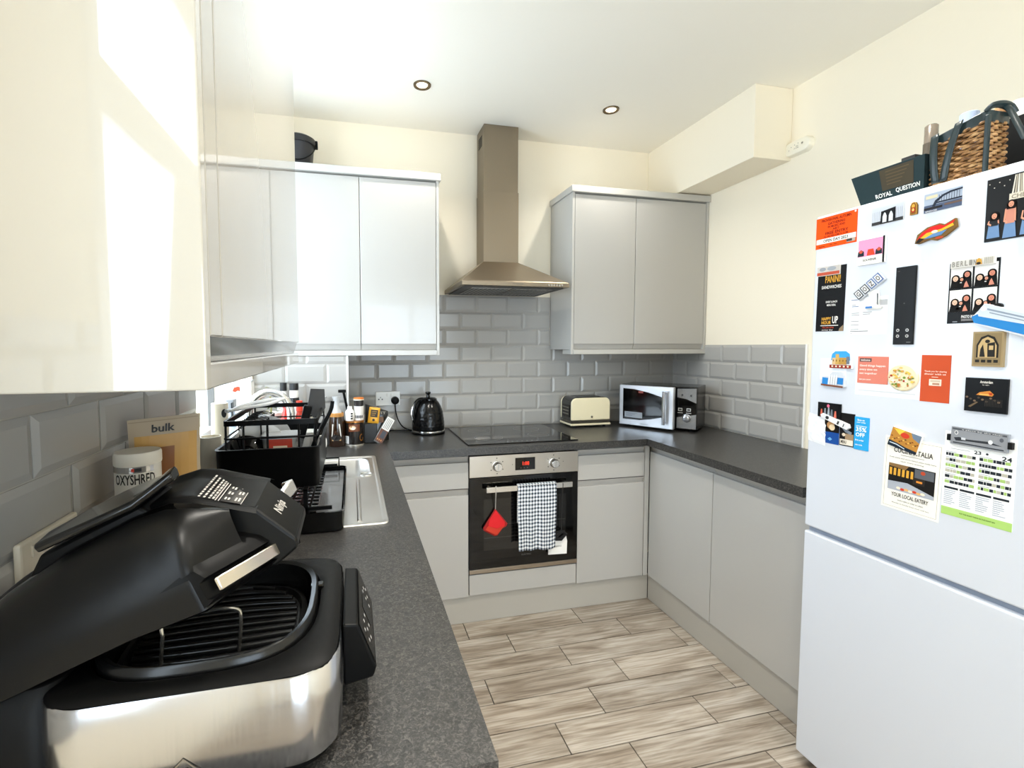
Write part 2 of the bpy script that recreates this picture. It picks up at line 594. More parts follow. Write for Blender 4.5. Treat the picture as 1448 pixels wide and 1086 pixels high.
for z in (0.02, RZ1_-0.06): mb.box((RX0_, yy+0.002, z), (RX1_, yy+0.048, z+0.06), UPVC)
d1 = struct(mb.build('door_1', smooth=0))
g = MB(); g.box((RX0_+0.045, yy+0.02, 0.08), (RX1_-0.045, yy+0.026, RZ1_-0.06), GREYGLASS); g.build('glass_pane', d1, smooth=0)
# white net curtain hanging inside the side window
def cur(u, v):
    y0 = -0.02 - 0.20*v
    y = y0 + (-0.72 - y0)*u
    return Vector((XL+0.022 + 0.010*sin(u*50), y, 0.90 + 1.0*v))
cu = MB().grid(cur, 60, 6, M('f3f1ec', 0.9))
tag(cu.build('curtain', smooth=60), 'white curtain panel hanging at the side window behind the camera', 'curtain')

# ------------------------------------------------------------------ recessed ceiling spots
SPOT_W, SPOT_W2 = 26, 58
def spot(x, y, label):
    t = thing('ceiling_spotlight', label, 'spotlight', (x, y, ZC), 'recessed ceiling spotlights')
    mb = MB()
    mb.lathe([(0.027, 0.0), (0.029, -0.004), (0.041, -0.006), (0.043, -0.001), (0.043, 0.0)], (x, y, ZC), M('6b5a45', 0.3, 0.9), 28)
    mb.build('bezel', t)
    mb = MB()
    mb.lathe([(0.001, -0.0035), (0.015, -0.0045), (0.0255, -0.0025), (0.0268, 0.0)], (x, y, ZC), M('fff3d8', 0.4, emit=4.0), 24)
    mb.build('lamp', t)
    ld = bpy.data.lights.new('spot_light', 'SPOT')
    ld.energy = SPOT_W if y > 2 else SPOT_W2; ld.color = (1.0, 0.95, 0.86); ld.spot_size = rad(125); ld.spot_blend = 0.8; ld.shadow_soft_size = 0.025
    lo = bpy.data.objects.new('spot_light', ld); COL.objects.link(lo); lo.parent = t; lo.location = (0, 0, -0.012)
spot(0.348, 2.345, 'recessed ceiling spotlight left of the cooker hood, dark bronze rim')
spot(1.371, 2.356, 'recessed ceiling spotlight above the right wall cabinet, dark bronze rim')

spot(0.348, 1.20, 'unseen ceiling spotlight added for fill on the left, second row from the back wall')  # from here on, out-of-view spots added as warm fill for the room
spot(1.371, 1.20, 'unseen ceiling spotlight added for fill on the right, second row from the back wall')
spot(0.348, 0.02, 'unseen ceiling spotlight added for fill on the left, row above the camera')
spot(1.371, 0.02, 'unseen ceiling spotlight added for fill on the right, row above the camera')
spot(0.860, -1.2, 'unseen ceiling spotlight added for fill behind the camera near the rear wall')

# carbon monoxide alarm on the right wall
t = thing('alarm', 'white pill-shaped alarm on the right wall beside the boxed beam', 'alarm', (XR, 1.915, 2.39))
def pill(L, H, x, n=10):
    pts = []
    for sgn in (1, -1):
        for k in range(n+1):
            a = rad(-90 + 180*k/n)
            pts.append(Vector((x, sgn*(L/2-H/2 + cos(a)*H/2), sgn*sin(a)*H/2)))
    return pts
R = Matrix.Translation((XR, 1.915, 2.390))
mb = MB(R)
mb.loft([pill(0.142, 0.068, 0.0), pill(0.142, 0.068, -0.022), pill(0.134, 0.060, -0.030), pill(0.120, 0.046, -0.033)], M('efe9d8', 0.35))
mb.build('casing', t)
F = Flat((XR-0.0335, 1.975, 2.42), (XR-0.0335, 1.855, 2.42), (XR-0.0335, 1.855, 2.36), (XR-0.0335, 1.975, 2.36))
mb = MB()
for a, b in ((0.2, 0.62), (0.3, 0.42), (0.45, 0.34), (0.6, 0.3)):
    mb.ell(F, a, b, 0.016, 0.032, M('6b6a66', 0.5))
mb.ell(F, 0.78, 0.42, 0.055, 0.11, M('cfc8b6', 0.4)); mb.ell(F, 0.78, 0.42, 0.03, 0.06, M('77746c', 0.4), 0.0006)
mb.text(F, 'CO ALARM', 0.42, 0.58, 0.62, 0.68, M('9b978d', 0.5)); mb.text(F, 'TEST', 0.5, 0.46, 0.62, 0.54, M('8b877d', 0.5))
mb.build('indicator_panel', t, smooth=0)

# ------------------------------------------------------------------ fitted units
def door(mb, x0, x1, z0, z1, y, axis='Y', th=0.02):
    pass
def front(name, parent, a0, a1, z0, z1, plane, face, th=0.020, mat=None):
    """a slab front; face '-Y' on plane y, '+X' or '-X' on plane x"""
    mb = MB(); mat = mat or CAB
    g = 0.0015
    if face == '-Y': mb.box((a0+g, plane, z0), (a1-g, plane+th, z1), mat)
    elif face == '+X': mb.box((plane-th, a0+g, z0), (plane, a1-g, z1), mat)
    else: mb.box((plane, a0+g, z0), (plane+th, a1-g, z1), mat)
    return mb.build(name, parent, bevel=0.0025, smooth=0)
def lip(parent, a0, a1, z0, z1, plane, face):
    """slanted finger-pull rebate under or over a handleless front"""
    mb = MB(); g = 0.0015
    if face == '-Y': mb.prism([(a0+g, plane+0.004, z1), (a0+g, plane+0.018, z0), (a0+g, plane+0.021, z0), (a0+g, plane+0.021, z1)], (a1-a0-2*g, 0, 0), CABM)
    elif face == '+X': mb.prism([(plane-0.004, a0+g, z1), (plane-0.018, a0+g, z0), (plane-0.021, a0+g, z0), (plane-0.021, a0+g, z1)], (0, a1-a0-2*g, 0), CABM)
    else: mb.prism([(plane+0.004, a0+g, z1), (plane+0.018, a0+g, z0), (plane+0.021, a0+g, z0), (plane+0.021, a0+g, z1)], (0, a1-a0-2*g, 0), CABM)
    return mb.build('finger_pull', parent, smooth=0)

# wall cabinet, left of the hood
t = thing('wall_cabinet', 'white-lit double-door wall cabinet left of the cooker hood', 'cabinet', (0.045, 2.66, 1.3775))
mb = MB()
mb.box((-0.37, 2.538, 1.405), (0.4597, YB, 2.300), CARC)
mb.box((0.445, 2.516, 1.3775), (0.4597, 2.538, 2.300), CARC)
mb.build('body', t, bevel=0.001, smooth=0)
for a, b in ((-0.355, 0.045), (0.045, 0.4445)):
    d = front('door', t, a, b, 1.437, 2.292, 2.516, '-Y')
    lip(d, a, b, 1.4065, 1.437, 2.516, '-Y')
MB().box((-0.37, 2.512, 1.3775), (0.4448, 2.66, 1.4045), CARC).build('bottom_rail', t, bevel=0.002, smooth=0)
MB().box((-0.37, 2.502, 2.300), (0.4697, YB, 2.3366), CARC).build('cornice', t, bevel=0.003, smooth=0)

# wall cabinet, right of the hood
t = thing('wall_cabinet', 'grey double-door wall cabinet in the right corner above the microwave', 'cabinet', (1.687, 2.66, 1.3775))
mb = MB()
mb.box((1.232, 2.538, 1.405), (2.140, YB, 2.300), CARC)
mb.box((1.232, 2.516, 1.3775), (1.247, 2.538, 2.300), CARC)
mb.box((2.122, 2.516, 1.3775), (2.140, 2.538, 2.300), CARC)
mb.build('body', t, bevel=0.001, smooth=0)
for a, b in ((1.2475, 1.640), (1.640, 2.1215)):
    d = front('door', t, a, b, 1.437, 2.292, 2.516, '-Y')
    lip(d, a, b, 1.4065, 1.437, 2.516, '-Y')
MB().box((1.2472, 2.512, 1.3775), (2.140, 2.66, 1.4045), CARC).build('bottom_rail', t, bevel=0.002, smooth=0)
MB().box((1.222, 2.502, 2.300), (2.140, YB, 2.3366), CARC).build('cornice', t, bevel=0.003, smooth=0)

# tall glossy wall cabinet in the left foreground
t = thing('wall_cabinet', 'tall high-gloss cream wall cabinet in the left foreground reflecting a window in its end panel', 'cabinet', (-0.33, 1.1, 1.372))
MB().box((XL, 0.636, 1.405), (-0.1905, 1.620, 2.51), CARC).build('body', t, smooth=0)
GLOSS = M('b9b4a9', 0.04, 0.0, 1.0)
GLOSSD = M('aaa69e', 0.035, 0.0, 0.45, spec=0.5)
MB().box((XL, 0.6155, 1.372), (-0.170, 0.6355, 2.53), GLOSS).build('end_panel', t, bevel=0.002, smooth=0)
for a, b in ((0.636, 0.692), (0.692, 1.6205)):
    front('door', t, a, b, 1.437, 2.51, -0.170, '+X', mat=GLOSSD)
MB().box((-0.34, 0.636, 1.372), (-0.172, 1.6205, 1.404), M('b4b0a8', 0.1, 0, 0.7)).build('bottom_rail', t, bevel=0.002, smooth=0)
MB().prism([(-0.176, 0.637, 1.437), (-0.1904, 0.637, 1.437), (-0.1904, 0.637, 1.4045), (-0.186, 0.637, 1.4045)], (0, 0.982, 0), M('a9a7a2', 0.12, 0.8)).build('finger_pull', t, smooth=0)

# base units along the back wall
YF = 2.268
PLN = M('aeaaa2', 0.3, 0, 0.2)
t = thing('base_cabinet', 'grey base cabinet with one drawer between the oven and the sink worktop', 'cabinet', (0.38, 2.55, 0.0))
mb = MB(); mb.box((0.185, YF+0.0205, 0.145), (0.5605, YB, WT-0.0365), CARC); mb.box((0.1205, YF, 0.145), (0.1835, YF+0.02, WT-0.0365), CARC); mb.box((0.100, 2.2015, 0.145), (0.1195, YF+0.02, WT-0.0365), CARC); mb.build('body', t, smooth=0)
d = front('drawer', t, 0.185, 0.5605, 0.709, 0.842, YF, '-Y'); lip(d, 0.185, 0.5605, 0.842, 0.872, YF, '-Y')
d = front('door', t, 0.185, 0.5605, 0.145, 0.674, YF, '-Y'); lip(d, 0.185, 0.5605, 0.674, 0.705, YF, '-Y')
t = thing('base_cabinet', 'grey corner base cabinet with one drawer right of the oven', 'cabinet', (1.38, 2.55, 0.0))
mb = MB(); mb.box((1.158, YF+0.0205, 0.145), (1.589, YB, WT-0.0365), CARC); mb.box((1.562, YF, 0.145), (1.589, YF+0.02, WT-0.0365), CARC); mb.build('body', t, smooth=0)
d = front('drawer', t, 1.158, 1.561, 0.709, 0.842, YF, '-Y'); lip(d, 1.158, 1.561, 0.842, 0.872, YF, '-Y')
d = front('door', t, 1.158, 1.561, 0.145, 0.674, YF, '-Y'); lip(d, 1.158, 1.561, 0.674, 0.705, YF, '-Y')
t = thing('oven_housing', 'grey oven housing with a plain filler strip below the oven', 'cabinet', (0.86, 2.55, 0.0))
mb = MB(); mb.box((0.5610, YF+0.0205, 0.145), (0.5625, YB, WT-0.0365), CARC); mb.box((1.1568, YF+0.0205, 0.145), (1.1578, YB, WT-0.0365), CARC)
mb.box((0.5625, YF+0.0205, 0.145), (1.1568, YB, 0.258), CARC); mb.build('body', t, smooth=0)
front('filler_strip', t, 0.562, 1.157, 0.150, 0.257, YF, '-Y')
tag(MB().box((0.20, YF+0.016, 0.0005), (1.604, YF+0.034, 0.1445), PLN).build('plinth', bevel=0.002, smooth=0), 'grey plinth board on the floor under the oven and back base cabinets', 'plinth')
# right-hand run
XF = 1.589
t = thing('base_cabinet', 'pale grey base cabinet on the right run, corner door nearest the oven', 'cabinet', (1.85, 2.04, 0.0))
MB().box((XF+0.0205, 1.797, 0.145), (XR, YF+0.019, WT-0.0365), CARC).build('body', t, smooth=0)
front('door', t, 1.797, YF-0.004, 0.145, 0.846, XF, '-X')
lip(t, 1.797, YF-0.004, 0.846, 0.876, XF, '-X')
t = thing('base_cabinet', 'pale grey base cabinet on the right run, door nearest the fridge freezer', 'cabinet', (1.85, 1.55, 0.0))
MB().box((XF+0.0205, 1.320, 0.145), (XR, 1.796, WT-0.0365), CARC).build('body', t, smooth=0)
front('door', t, 1.320, 1.797, 0.145, 0.846, XF, '-X')
lip(t, 1.320, 1.797, 0.846, 0.876, XF, '-X')
tag(MB().box((XF+0.016, 1.320, 0.0005), (XF+0.034, YF+0.015, 0.1445), PLN).build('plinth', bevel=0.002, smooth=0), 'pale grey plinth board on the floor under the right-hand cabinets', 'plinth')
# left-hand run under the sink worktop
t = thing('base_cabinet', 'grey sink base cabinet under the left worktop', 'cabinet', (-0.2, 1.6, 0.0))
MB().box((XL+0.002, 1.30, 0.145), (0.099, 2.8, 0.70), CARC).build('body', t, smooth=0)
for a, b in ((1.30, 1.76), (1.76, 2.20)):
    front('door', t, a, b, 0.145, 0.846, 0.12, '+X')
t = thing('base_cabinet', 'grey base cabinet under the near end of the left worktop', 'cabinet', (-0.2, 0.9, 0.0))
MB().box((XL+0.002, 0.53, 0.145), (0.099, 1.299, WT-0.0365), CARC).build('body', t, smooth=0)
for a, b in ((0.53, 0.915), (0.915, 1.30)):
    front('door', t, a, b, 0.145, 0.846, 0.12, '+X')
tag(MB().box((0.068, 0.53, 0.0005), (0.086, 2.28, 0.1445), PLN).build('plinth', smooth=0), 'grey plinth board on the floor under the left worktop run', 'plinth')

# ------------------------------------------------------------------ worktops
t0, t1 = WT-0.036, WT
mb = MB()
SX0, SX1, SY0, SY1 = -0.420, 0.088, 1.318, 2.146
mb.box((XL+0.007, 0.515, t0), (0.164, SY0, t1), WORK)
mb.box((XL+0.007, SY1, t0), (0.164, BY0, t1), WORK)
mb.box((XL+0.007, SY0, t0), (SX0, SY1, t1), WORK)
mb.box((SX1, SY0, t0), (0.164, SY1, t1), WORK)
mb.box((BX1+0.001, BY0, t0), (0.164, YB-0.008, t1), WORK)
tag(mb.build('worktop', smooth=0), 'dark grey speckled worktop along the left wall with the sink let into it', 'worktop')
mb = MB()
mb.box((0.1645, 2.211, t0), (1.5335, YB-0.008, t1), WORK)
tag(mb.build('worktop', smooth=0), 'dark grey speckled worktop along the back wall holding kettle, hob and toaster', 'worktop')
mb = MB()
mb.box((1.534, 1.314, t0), (XR-0.008, YB-0.008, t1), WORK)
tag(mb.build('worktop', smooth=0), 'dark grey speckled worktop on the right running from the microwave to the fridge', 'worktop')
# ------------------------------------------------------------------ built-in oven
OX0, OX1, OY = 0.5628, 1.1568, 2.262
t = thing('oven', 'built-in black glass oven with steel control panel and two knobs', 'oven', (0.86, 2.5, 0.2645))
MB().box((OX0+0.012, OY+0.024, 0.2645), (OX1-0.012, 2.80, WT-0.040), DARK).build('body', t, smooth=0)
mb = MB(); mb.box((OX0, OY, 0.762), (OX1, OY+0.022, 0.8725), mat_steel('panel_steel', 'bab2a6', 0.33, (90, 1, 1)))
F = Flat((OX0, OY, 0.8725), (OX1, OY, 0.8725), (OX1, OY, 0.762), (OX0, OY, 0.762))
inkd = M('3a3835', 0.6)
for c in (0.243, 0.765):
    for k in range(6):
        a = PI*2*k/6 + 0.5
        mb.ell(F, c + 0.060*cos(a), 0.50 + 0.36*sin(a), 0.0055, 0.028, inkd, n=8)
mb.ell(F, 0.383, 0.48, 0.004, 0.02, inkd, n=8); mb.ell(F, 0.855, 0.47, 0.004, 0.02, inkd, n=8)
cp = mb.build('control_panel', t, bevel=0.002, smooth=0)
mb = MB(); mb.rect(F, 0.408, 0.18, 0.590, 0.76, BLACKG, 0.0012)
mb.text(F, '1:08', 0.475, 0.36, 0.535, 0.54, M('ff3a1c', 0.5, emit=0.7), 0.0016)
for k in range(3): mb.ell(F, 0.46+0.03*k, 0.66, 0.004, 0.02, M('6a6a6a'), 0.0016, 8)
mb.build('display', cp, smooth=0)
for c in (0.243, 0.765):
    x = OX0 + (OX1-OX0)*c
    mb = MB()
    mb.lathe([(0.027, 0.0), (0.027, 0.003), (0.0235, 0.004), (0.0215, 0.026), (0.019, 0.029), (0.001, 0.029)], (x, OY, 0.8155), M('d2d0cc', 0.25, 0.9), 28, '-Y')
    mb.box((x-0.003, OY-0.0305, 0.800), (x+0.003, OY-0.028, 0.831), M('b8b6b2', 0.3, 0.9))
    mb.build('knob', cp, smooth=40)
mb = MB(); mb.box((OX0, OY, 0.287), (OX1, OY+0.022, 0.760), BLACKG)
dr = mb.build('door', t, bevel=0.002, smooth=0)
F = Flat((OX0, OY, 0.760), (OX1, OY, 0.760), (OX1, OY, 0.287), (OX0, OY, 0.287))
mb = MB(); mb.rect(F, 0.125, 0.235, 0.885, 0.80, M('121211', 0.12, 0, 0.4), 0.0004)
for tt in (0.52, 0.66): mb.rect(F, 0.13, tt, 0.88, tt+0.005, M('3d3b38', 0.4), 0.0007)
mb.text(F, 'ELECTRIC', 0.47, 0.875, 0.56, 0.893, M('55534f', 0.5), 0.0007)
mb.build('window', dr, smooth=0)
mb = MB()
mb.box((0.640, OY-0.045, 0.694), (1.105, OY-0.033, 0.721), M('d8d5cf', 0.22, 0.9))
for x in (0.665, 1.080): mb.box((x-0.008, OY-0.034, 0.700), (x+0.008, OY, 0.715), M('c8c5bf', 0.25, 0.9))
mb.build('handle', dr, bevel=0.002, smooth=0)
MB().box((OX0, OY, 0.2645), (OX1, OY+0.022, 0.2855), mat_steel('kick_steel', 'a89c8c', 0.3, (90, 1, 1))).build('base_trim', t, bevel=0.001, smooth=0)

# checked tea towel over the handle
def towel(u, v):
    # v 0..0.12 goes over the bar, then hangs
    L = 0.335
    x = 0.804 + 0.207*u
    if v < 0.12:
        a = PI * (1 - v/0.12)
        y = OY - 0.039 + 0.011*cos(a)*-1*-1 ; z = 0.722 + 0.006*sin(a)
    else:
        d = (v-0.12)/0.88
        y = OY - 0.051 - 0.006*sin(u*11+0.6)*d - 0.004*sin(u*23)*d - 0.004*d; z = 0.722 - L*d
        x += 0.004*sin(d*5)*(u-0.5)
        z += -0.006*u*d + 0.003*sin(u*14)*d
    return Vector((x, y, z))
mb = MB(); mb.grid(towel, 40, 44, CHECK, uv=True)
def towelb(u, v):
    return Vector((0.806 + 0.203*u, OY - 0.0285 - 0.002*sin(u*12)*v, 0.722 - 0.20*v))
mb.grid(towelb, 20, 12, CHECK, uv=True)
tag(mb.build('tea_towel', smooth=80, solid=0.0018), 'blue and white checked tea towel folded over the oven door handle', 'towel')
# red pot holder
t = thing('pot_holder', 'red fabric pot holder hanging from the left end of the oven handle', 'pot holder', (0.694, OY-0.05, 0.70))
P = lambda x, z, y=0: (x, OY-0.0185+y, z)
mb = MB()
mb.prism([P(0.694,0.602), P(0.760,0.520), P(0.752,0.505), P(0.733,0.497), P(0.706,0.462), P(0.690,0.460), P(0.632,0.494), P(0.631,0.507)], (0, 0.010, 0), M('9c1613', 0.8))
mb.build('back_layer', t, bevel=0.003, smooth=0)
mb = MB()
mb.prism([P(0.694,0.596,-0.006), P(0.744,0.530,-0.006), P(0.742,0.512,-0.006), P(0.700,0.500,-0.006), P(0.654,0.518,-0.006), P(0.660,0.545,-0.006)], (0, 0.006, 0), M('d8121c', 0.75))
mb.build('front_pad', t, bevel=0.003, smooth=0)
mb = MB()
mb.prism([P(0.654,0.517,-0.005), P(0.742,0.511,-0.005), P(0.728,0.497,-0.005), P(0.704,0.470,-0.005), P(0.692,0.468,-0.005), P(0.640,0.498,-0.005)], (0, 0.005, 0), M('c4331c', 0.8))
mb.build('pocket_edge', t, bevel=0.002, smooth=0)
MB().tube([(0.694, OY-0.019, 0.60), (0.690, OY-0.036, 0.66), (0.690, OY-0.049, 0.718), (0.690, OY-0.039, 0.725), (0.691, OY-0.029, 0.718), (0.694, OY-0.024, 0.66), (0.695, OY-0.015, 0.60)], 0.0016, M('b9b4ae', 0.7), 6).build('hanging_loop', t)
# white card tag with dark ribbon
t = thing('gift_tag', 'white cardboard tag with a black tuft hanging at the right of the oven handle', 'tag', (1.035, OY-0.05, 0.70))
mb = MB(); mb.prism([P(0.984,0.415), P(0.984,0.334), P(1.088,0.330), P(1.090,0.400), P(1.080,0.440), P(1.068,0.418), P(1.040,0.405), P(1.010,0.412)], (0, 0.004, 0), M('f0efeb', 0.6)); mb.build('card', t, smooth=0)
F = Flat(P(0.984,0.415,0), P(1.088,0.415,0), P(1.088,0.33,0), P(0.984,0.33,0))
mb = MB(); mb.text(F, 'GIRASOLE', 0.33, 0.42, 0.70, 0.52, M('6d6b68')); mb.build('lettering', t, smooth=0)
mb = MB(); mb.tube([P(1.010,0.418,-0.006), P(1.030,0.440,-0.008), P(1.055,0.455,-0.006), P(1.078,0.440,-0.004), P(1.05,0.415,-0.006), P(1.015,0.418,-0.004)], 0.011, M('0b0b0c', 0.9), 8); mb.build('tuft', t)
MB().tube([P(1.055,0.455,0), (1.050, OY-0.036, 0.60), (1.050, OY-0.0475, 0.715), (1.050, OY-0.039, 0.7245), (1.051, OY-0.029, 0.715), (1.056, OY-0.022, 0.60), P(1.058,0.455,0)], 0.0015, M('1d1d1d', 0.7), 6).build('cord', t)

# ------------------------------------------------------------------ induction hob
t = thing('hob', 'black glass hob set into the worktop under the cooker hood', 'hob', (0.86, 2.51, WT))
MB().box((0.556, 2.262, WT+0.0005), (1.156, 2.762, WT+0.0065), BLACKG).build('glass_plate', t, bevel=0.002, smooth=0)
F = Flat((0.556, 2.762, WT+0.0066), (1.156, 2.762, WT+0.0066), (1.156, 2.262, WT+0.0066), (0.556, 2.262, WT+0.0066))
g = M('6f6f70', 0.3)
for cs, ct, r in ((0.25, 0.27, 0.10), (0.74, 0.27, 0.13), (0.25, 0.70, 0.13), (0.74, 0.66, 0.10)):
    n = 36; mb = MB()
    for k in range(n):
        a, b = 2*PI*k/n, 2*PI*(k+1)/n
        mb.face([F(cs+r*cos(a), ct+r*1.2*sin(a), 0.0002), F(cs+r*cos(b), ct+r*1.2*sin(b), 0.0002), F(cs+(r-.005)*cos(b), ct+(r-.005)*1.2*sin(b), 0.0002), F(cs+(r-.005)*cos(a), ct+(r-.005)*1.2*sin(a), 0.0002)], (0,0,1), g)
    mb.build('cooking_zone', t, smooth=0)
for k in range(7): MB().ell(F, 0.36+0.045*k, 0.945, 0.008, 0.010, g, 0.0002, 10).build('touch_key', t, smooth=0)

# ------------------------------------------------------------------ cooker hood
HX0, HX1, HY, HZ0, HZ1 = 0.546, 1.135, 2.345, 1.738, 1.755
CX0, CX1, CYF = 0.7455, 0.958, 2.655
t = thing('cooker_hood', 'brushed steel chimney cooker hood above the hob', 'cooker hood', (0.85, 2.7, 1.738))
mb = MB()
def rc(x0, x1, y, z): return [Vector((x0, y, z)), Vector((x1, y, z)), Vector((x1, YB-0.009, z)), Vector((x0, YB-0.009, z))]
mb.loft([rc(HX0, HX1, HY, HZ0), rc(HX0, HX1, HY, HZ1+0.004), rc(HX0+0.006, HX1-0.006, HY+0.006, HZ1+0.010), rc(CX0, CX1, CYF, 1.915)], STEELV, True, True)
cn = mb.build('canopy', t, bevel=0.0015, smooth=0)
mb = MB()
mb.box((HX0+0.02, HY+0.03, HZ0-0.004), (HX1-0.02, YB-0.03, HZ0-0.0005), M('4a4744', 0.5, 0.7))
for k in range(2):
    x0 = HX0+0.07 + k*0.235
    mb.box((x0, HY+0.075, HZ0-0.007), (x0+0.22, YB-0.10, HZ0-0.004), M('8a857e', 0.35, 0.9))
    for q in range(9): mb.box((x0+0.012+q*0.0235, HY+0.09, HZ0-0.008), (x0+0.018+q*0.0235, YB-0.12, HZ0-0.007), M('3c3a37', 0.5, 0.6))
mb.build('filter_panel', cn, smooth=0)
F = Flat((HX0, HY, HZ1+0.004), (HX1, HY, HZ1+0.004), (HX1, HY, HZ0), (HX0, HY, HZ0))
mb = MB()
for k in range(6): mb.ell(F, 0.80+0.026*k, 0.5, 0.008, 0.24, M('e4e2de', 0.2, 0.8), 0.002, 12)
mb.build('buttons', cn, smooth=0)
mb = MB(); mb.text(F, 'EXTRACTOR', 0.46, 0.35, 0.56, 0.62, M('5d574f')); mb.build('lettering', cn, smooth=0)
MB().loft([rc(CX0, CX1, CYF, 1.915), rc(CX0, CX1, CYF, 2.318)], STEELV).build('lower_chimney', t, bevel=0.001, smooth=0)
ch = MB().loft([rc(CX0+0.003, CX1-0.003, CYF+0.003, 2.318), rc(CX0+0.003, CX1-0.003, CYF+0.003, ZC-0.001)], STEELV).build('upper_chimney', t, bevel=0.001, smooth=0)
mb = MB()
for k in range(5): mb.box((CX0+0.0022, 2.70, 2.585+k*0.013), (CX0+0.0032, 2.775, 2.594+k*0.013), M('181715', 0.7))
mb.build('vent_slots', ch, smooth=0)

# ------------------------------------------------------------------ double socket with plug, kettle
t = thing('socket', 'white double wall socket on the grey tiles left of the kettle', 'socket', (0.20, YB, 1.115))
MB().box((0.129, YB-0.017, 1.075), (0.272, YB-0.0085, 1.158), WHITE).build('faceplate', t, bevel=0.003, smooth=0)
F = Flat((0.129, YB-0.017, 1.158), (0.272, YB-0.017, 1.158), (0.272, YB-0.017, 1.075), (0.129, YB-0.017, 1.075))
mb = MB()
mb.rect(F, 0.10, 0.50, 0.15, 0.58, M('2a2a2a')); mb.rect(F, 0.24, 0.50, 0.29, 0.58, M('2a2a2a')); mb.rect(F, 0.185, 0.36, 0.205, 0.46, M('2a2a2a'))
mb.build('pin_holes', t, smooth=0)
mb = MB()
mb.box((0.189, YB-0.020, 1.128), (0.199, YB-0.0165, 1.146), M('e6e5e0', 0.3)); mb.box((0.213, YB-0.020, 1.128), (0.223, YB-0.0165, 1.146), M('e6e5e0', 0.3))
mb.build('switch', t, bevel=0.001, smooth=0)
t = thing('mains_plug', 'black mains plug and flex in the white double socket', 'plug', (0.241, YB-0.03, 1.106))
mb = MB(); mb.lathe([(0.023, 0.0), (0.0235, 0.018), (0.021, 0.030), (0.012, 0.034), (0.001, 0.034)], (0.241, YB-0.0172, 1.106), BLACK, 24, '-Y'); mb.build('plug_body', t)
fl = [(0.241, YB-0.035, 1.088), (0.242, YB-0.036, 1.065), (0.246, YB-0.034, 1.03), (0.258, YB-0.040, 0.99), (0.280, YB-0.06, 0.955), (0.315, YB-0.085, 0.938), (0.345, YB-0.10, 0.936)]
def spline(p, n=6):
    p = [Vector(q) for q in p]; out = []
    for i in range(len(p)-1):
        a, b, c, d = p[max(i-1, 0)], p[i], p[i+1], p[min(i+2, len(p)-1)]
        for k in range(n):
            x = k/n
            out.append(0.5*((2*b) + (c-a)*x + (2*a-5*b+4*c-d)*x*x + (3*b-a-3*c+d)*x**3))
    out.append(p[-1]); return out
MB().tube(spline(fl), 0.0036, BLACK, 8).build('flex', t)
mb = MB(); mb.tube(spline([(0.205, YB-0.055, 0.9325), (0.245, YB-0.06, 0.9325), (0.29, YB-0.075, 0.932), (0.335, YB-0.105, 0.932)]), 0.0035, BLACK, 8)
mb.box((0.190, YB-0.062, 0.9275), (0.208, YB-0.048, 0.9385), BLACK)
tag(mb.build('power_lead', smooth=40), 'black lead lying on the worktop beside the kettle base', 'cable')

KX, KY = 0.418, 2.66
t = thing('kettle', 'black textured jug kettle with chrome band on the back worktop', 'kettle', (KX, KY, WT))
prof = [(0.001, 0.022), (0.091, 0.022), (0.0925, 0.035), (0.092, 0.06), (0.089, 0.09), (0.083, 0.125), (0.074, 0.155), (0.062, 0.178), (0.049, 0.192), (0.047, 0.196)]
mb = MB()
seg = 40
rings = []
def kr(z):
    for (r0, z0), (r1, z1) in zip(prof[1:], prof[2:]):
        if z0 <= z <= z1: return r0 + (r1-r0)*(z-z0)/(z1-z0)
    return prof[-1][0]
for k in range(37):
    z = 0.022 + 0.172*k/36
    ring = []
    for i in range(80):
        a = 2*PI*i/80
        bump = 0.0009 if (k % 4 in (1, 2)) and ((i + (2 if (k//4) % 2 else 0)) % 4 in (0, 1)) and z < 0.15 and k > 1 else 0
        ring.append(Vector((KX+(kr(z)+bump)*cos(a), KY+(kr(z)+bump)*sin(a), WT+z)))
    rings.append(ring)
mb.loft(rings, M('070707', 0.2, spec=0.3))
mb.build('jug', t, smooth=70)
mb = MB(); mb.lathe([(0.086, 0.001), (0.095, 0.002), (0.096, 0.010), (0.092, 0.013), (0.001, 0.013)], (KX, KY, WT), BLACK, 40); mb.build('base', t)
mb = MB(); mb.lathe([(0.001, 0.013), (0.094, 0.013), (0.0955, 0.017), (0.094, 0.022), (0.001, 0.022)], (KX, KY, WT), CHROME, 40); mb.build('chrome_band', t)
mb = MB(); mb.lathe([(0.001, 0.193), (0.050, 0.193), (0.050, 0.199), (0.040, 0.206), (0.012, 0.209), (0.008, 0.222), (0.014, 0.228), (0.0165, 0.233), (0.014, 0.239), (0.001, 0.241)], (KX, KY, WT), BLACKG, 32)
mb.build('lid', t)
hd = Vector((-0.93, -0.36, 0)).normalized(); K = Vector((KX, KY, WT))
mb = MB(); mb.tube(spline([K+hd*0.030+Vector((0,0,0.198)), K+hd*0.060+Vector((0,0,0.196)), K+hd*0.086+Vector((0,0,0.172)), K+hd*0.098+Vector((0,0,0.13)), K+hd*0.094+Vector((0,0,0.09)), K+hd*0.078+Vector((0,0,0.052))]), 0.0105, BLACKG, 10)
hn = mb.build('handle', t)
mb = MB(); mb.tube(spline([K+hd*0.080+Vector((0,0,0.186)), K+hd*0.100+Vector((0,0,0.16)), K+hd*0.1085+Vector((0,0,0.125)), K+hd*0.102+Vector((0,0,0.085))]), 0.006, CHROME, 8); mb.build('grip_inlay', hn)
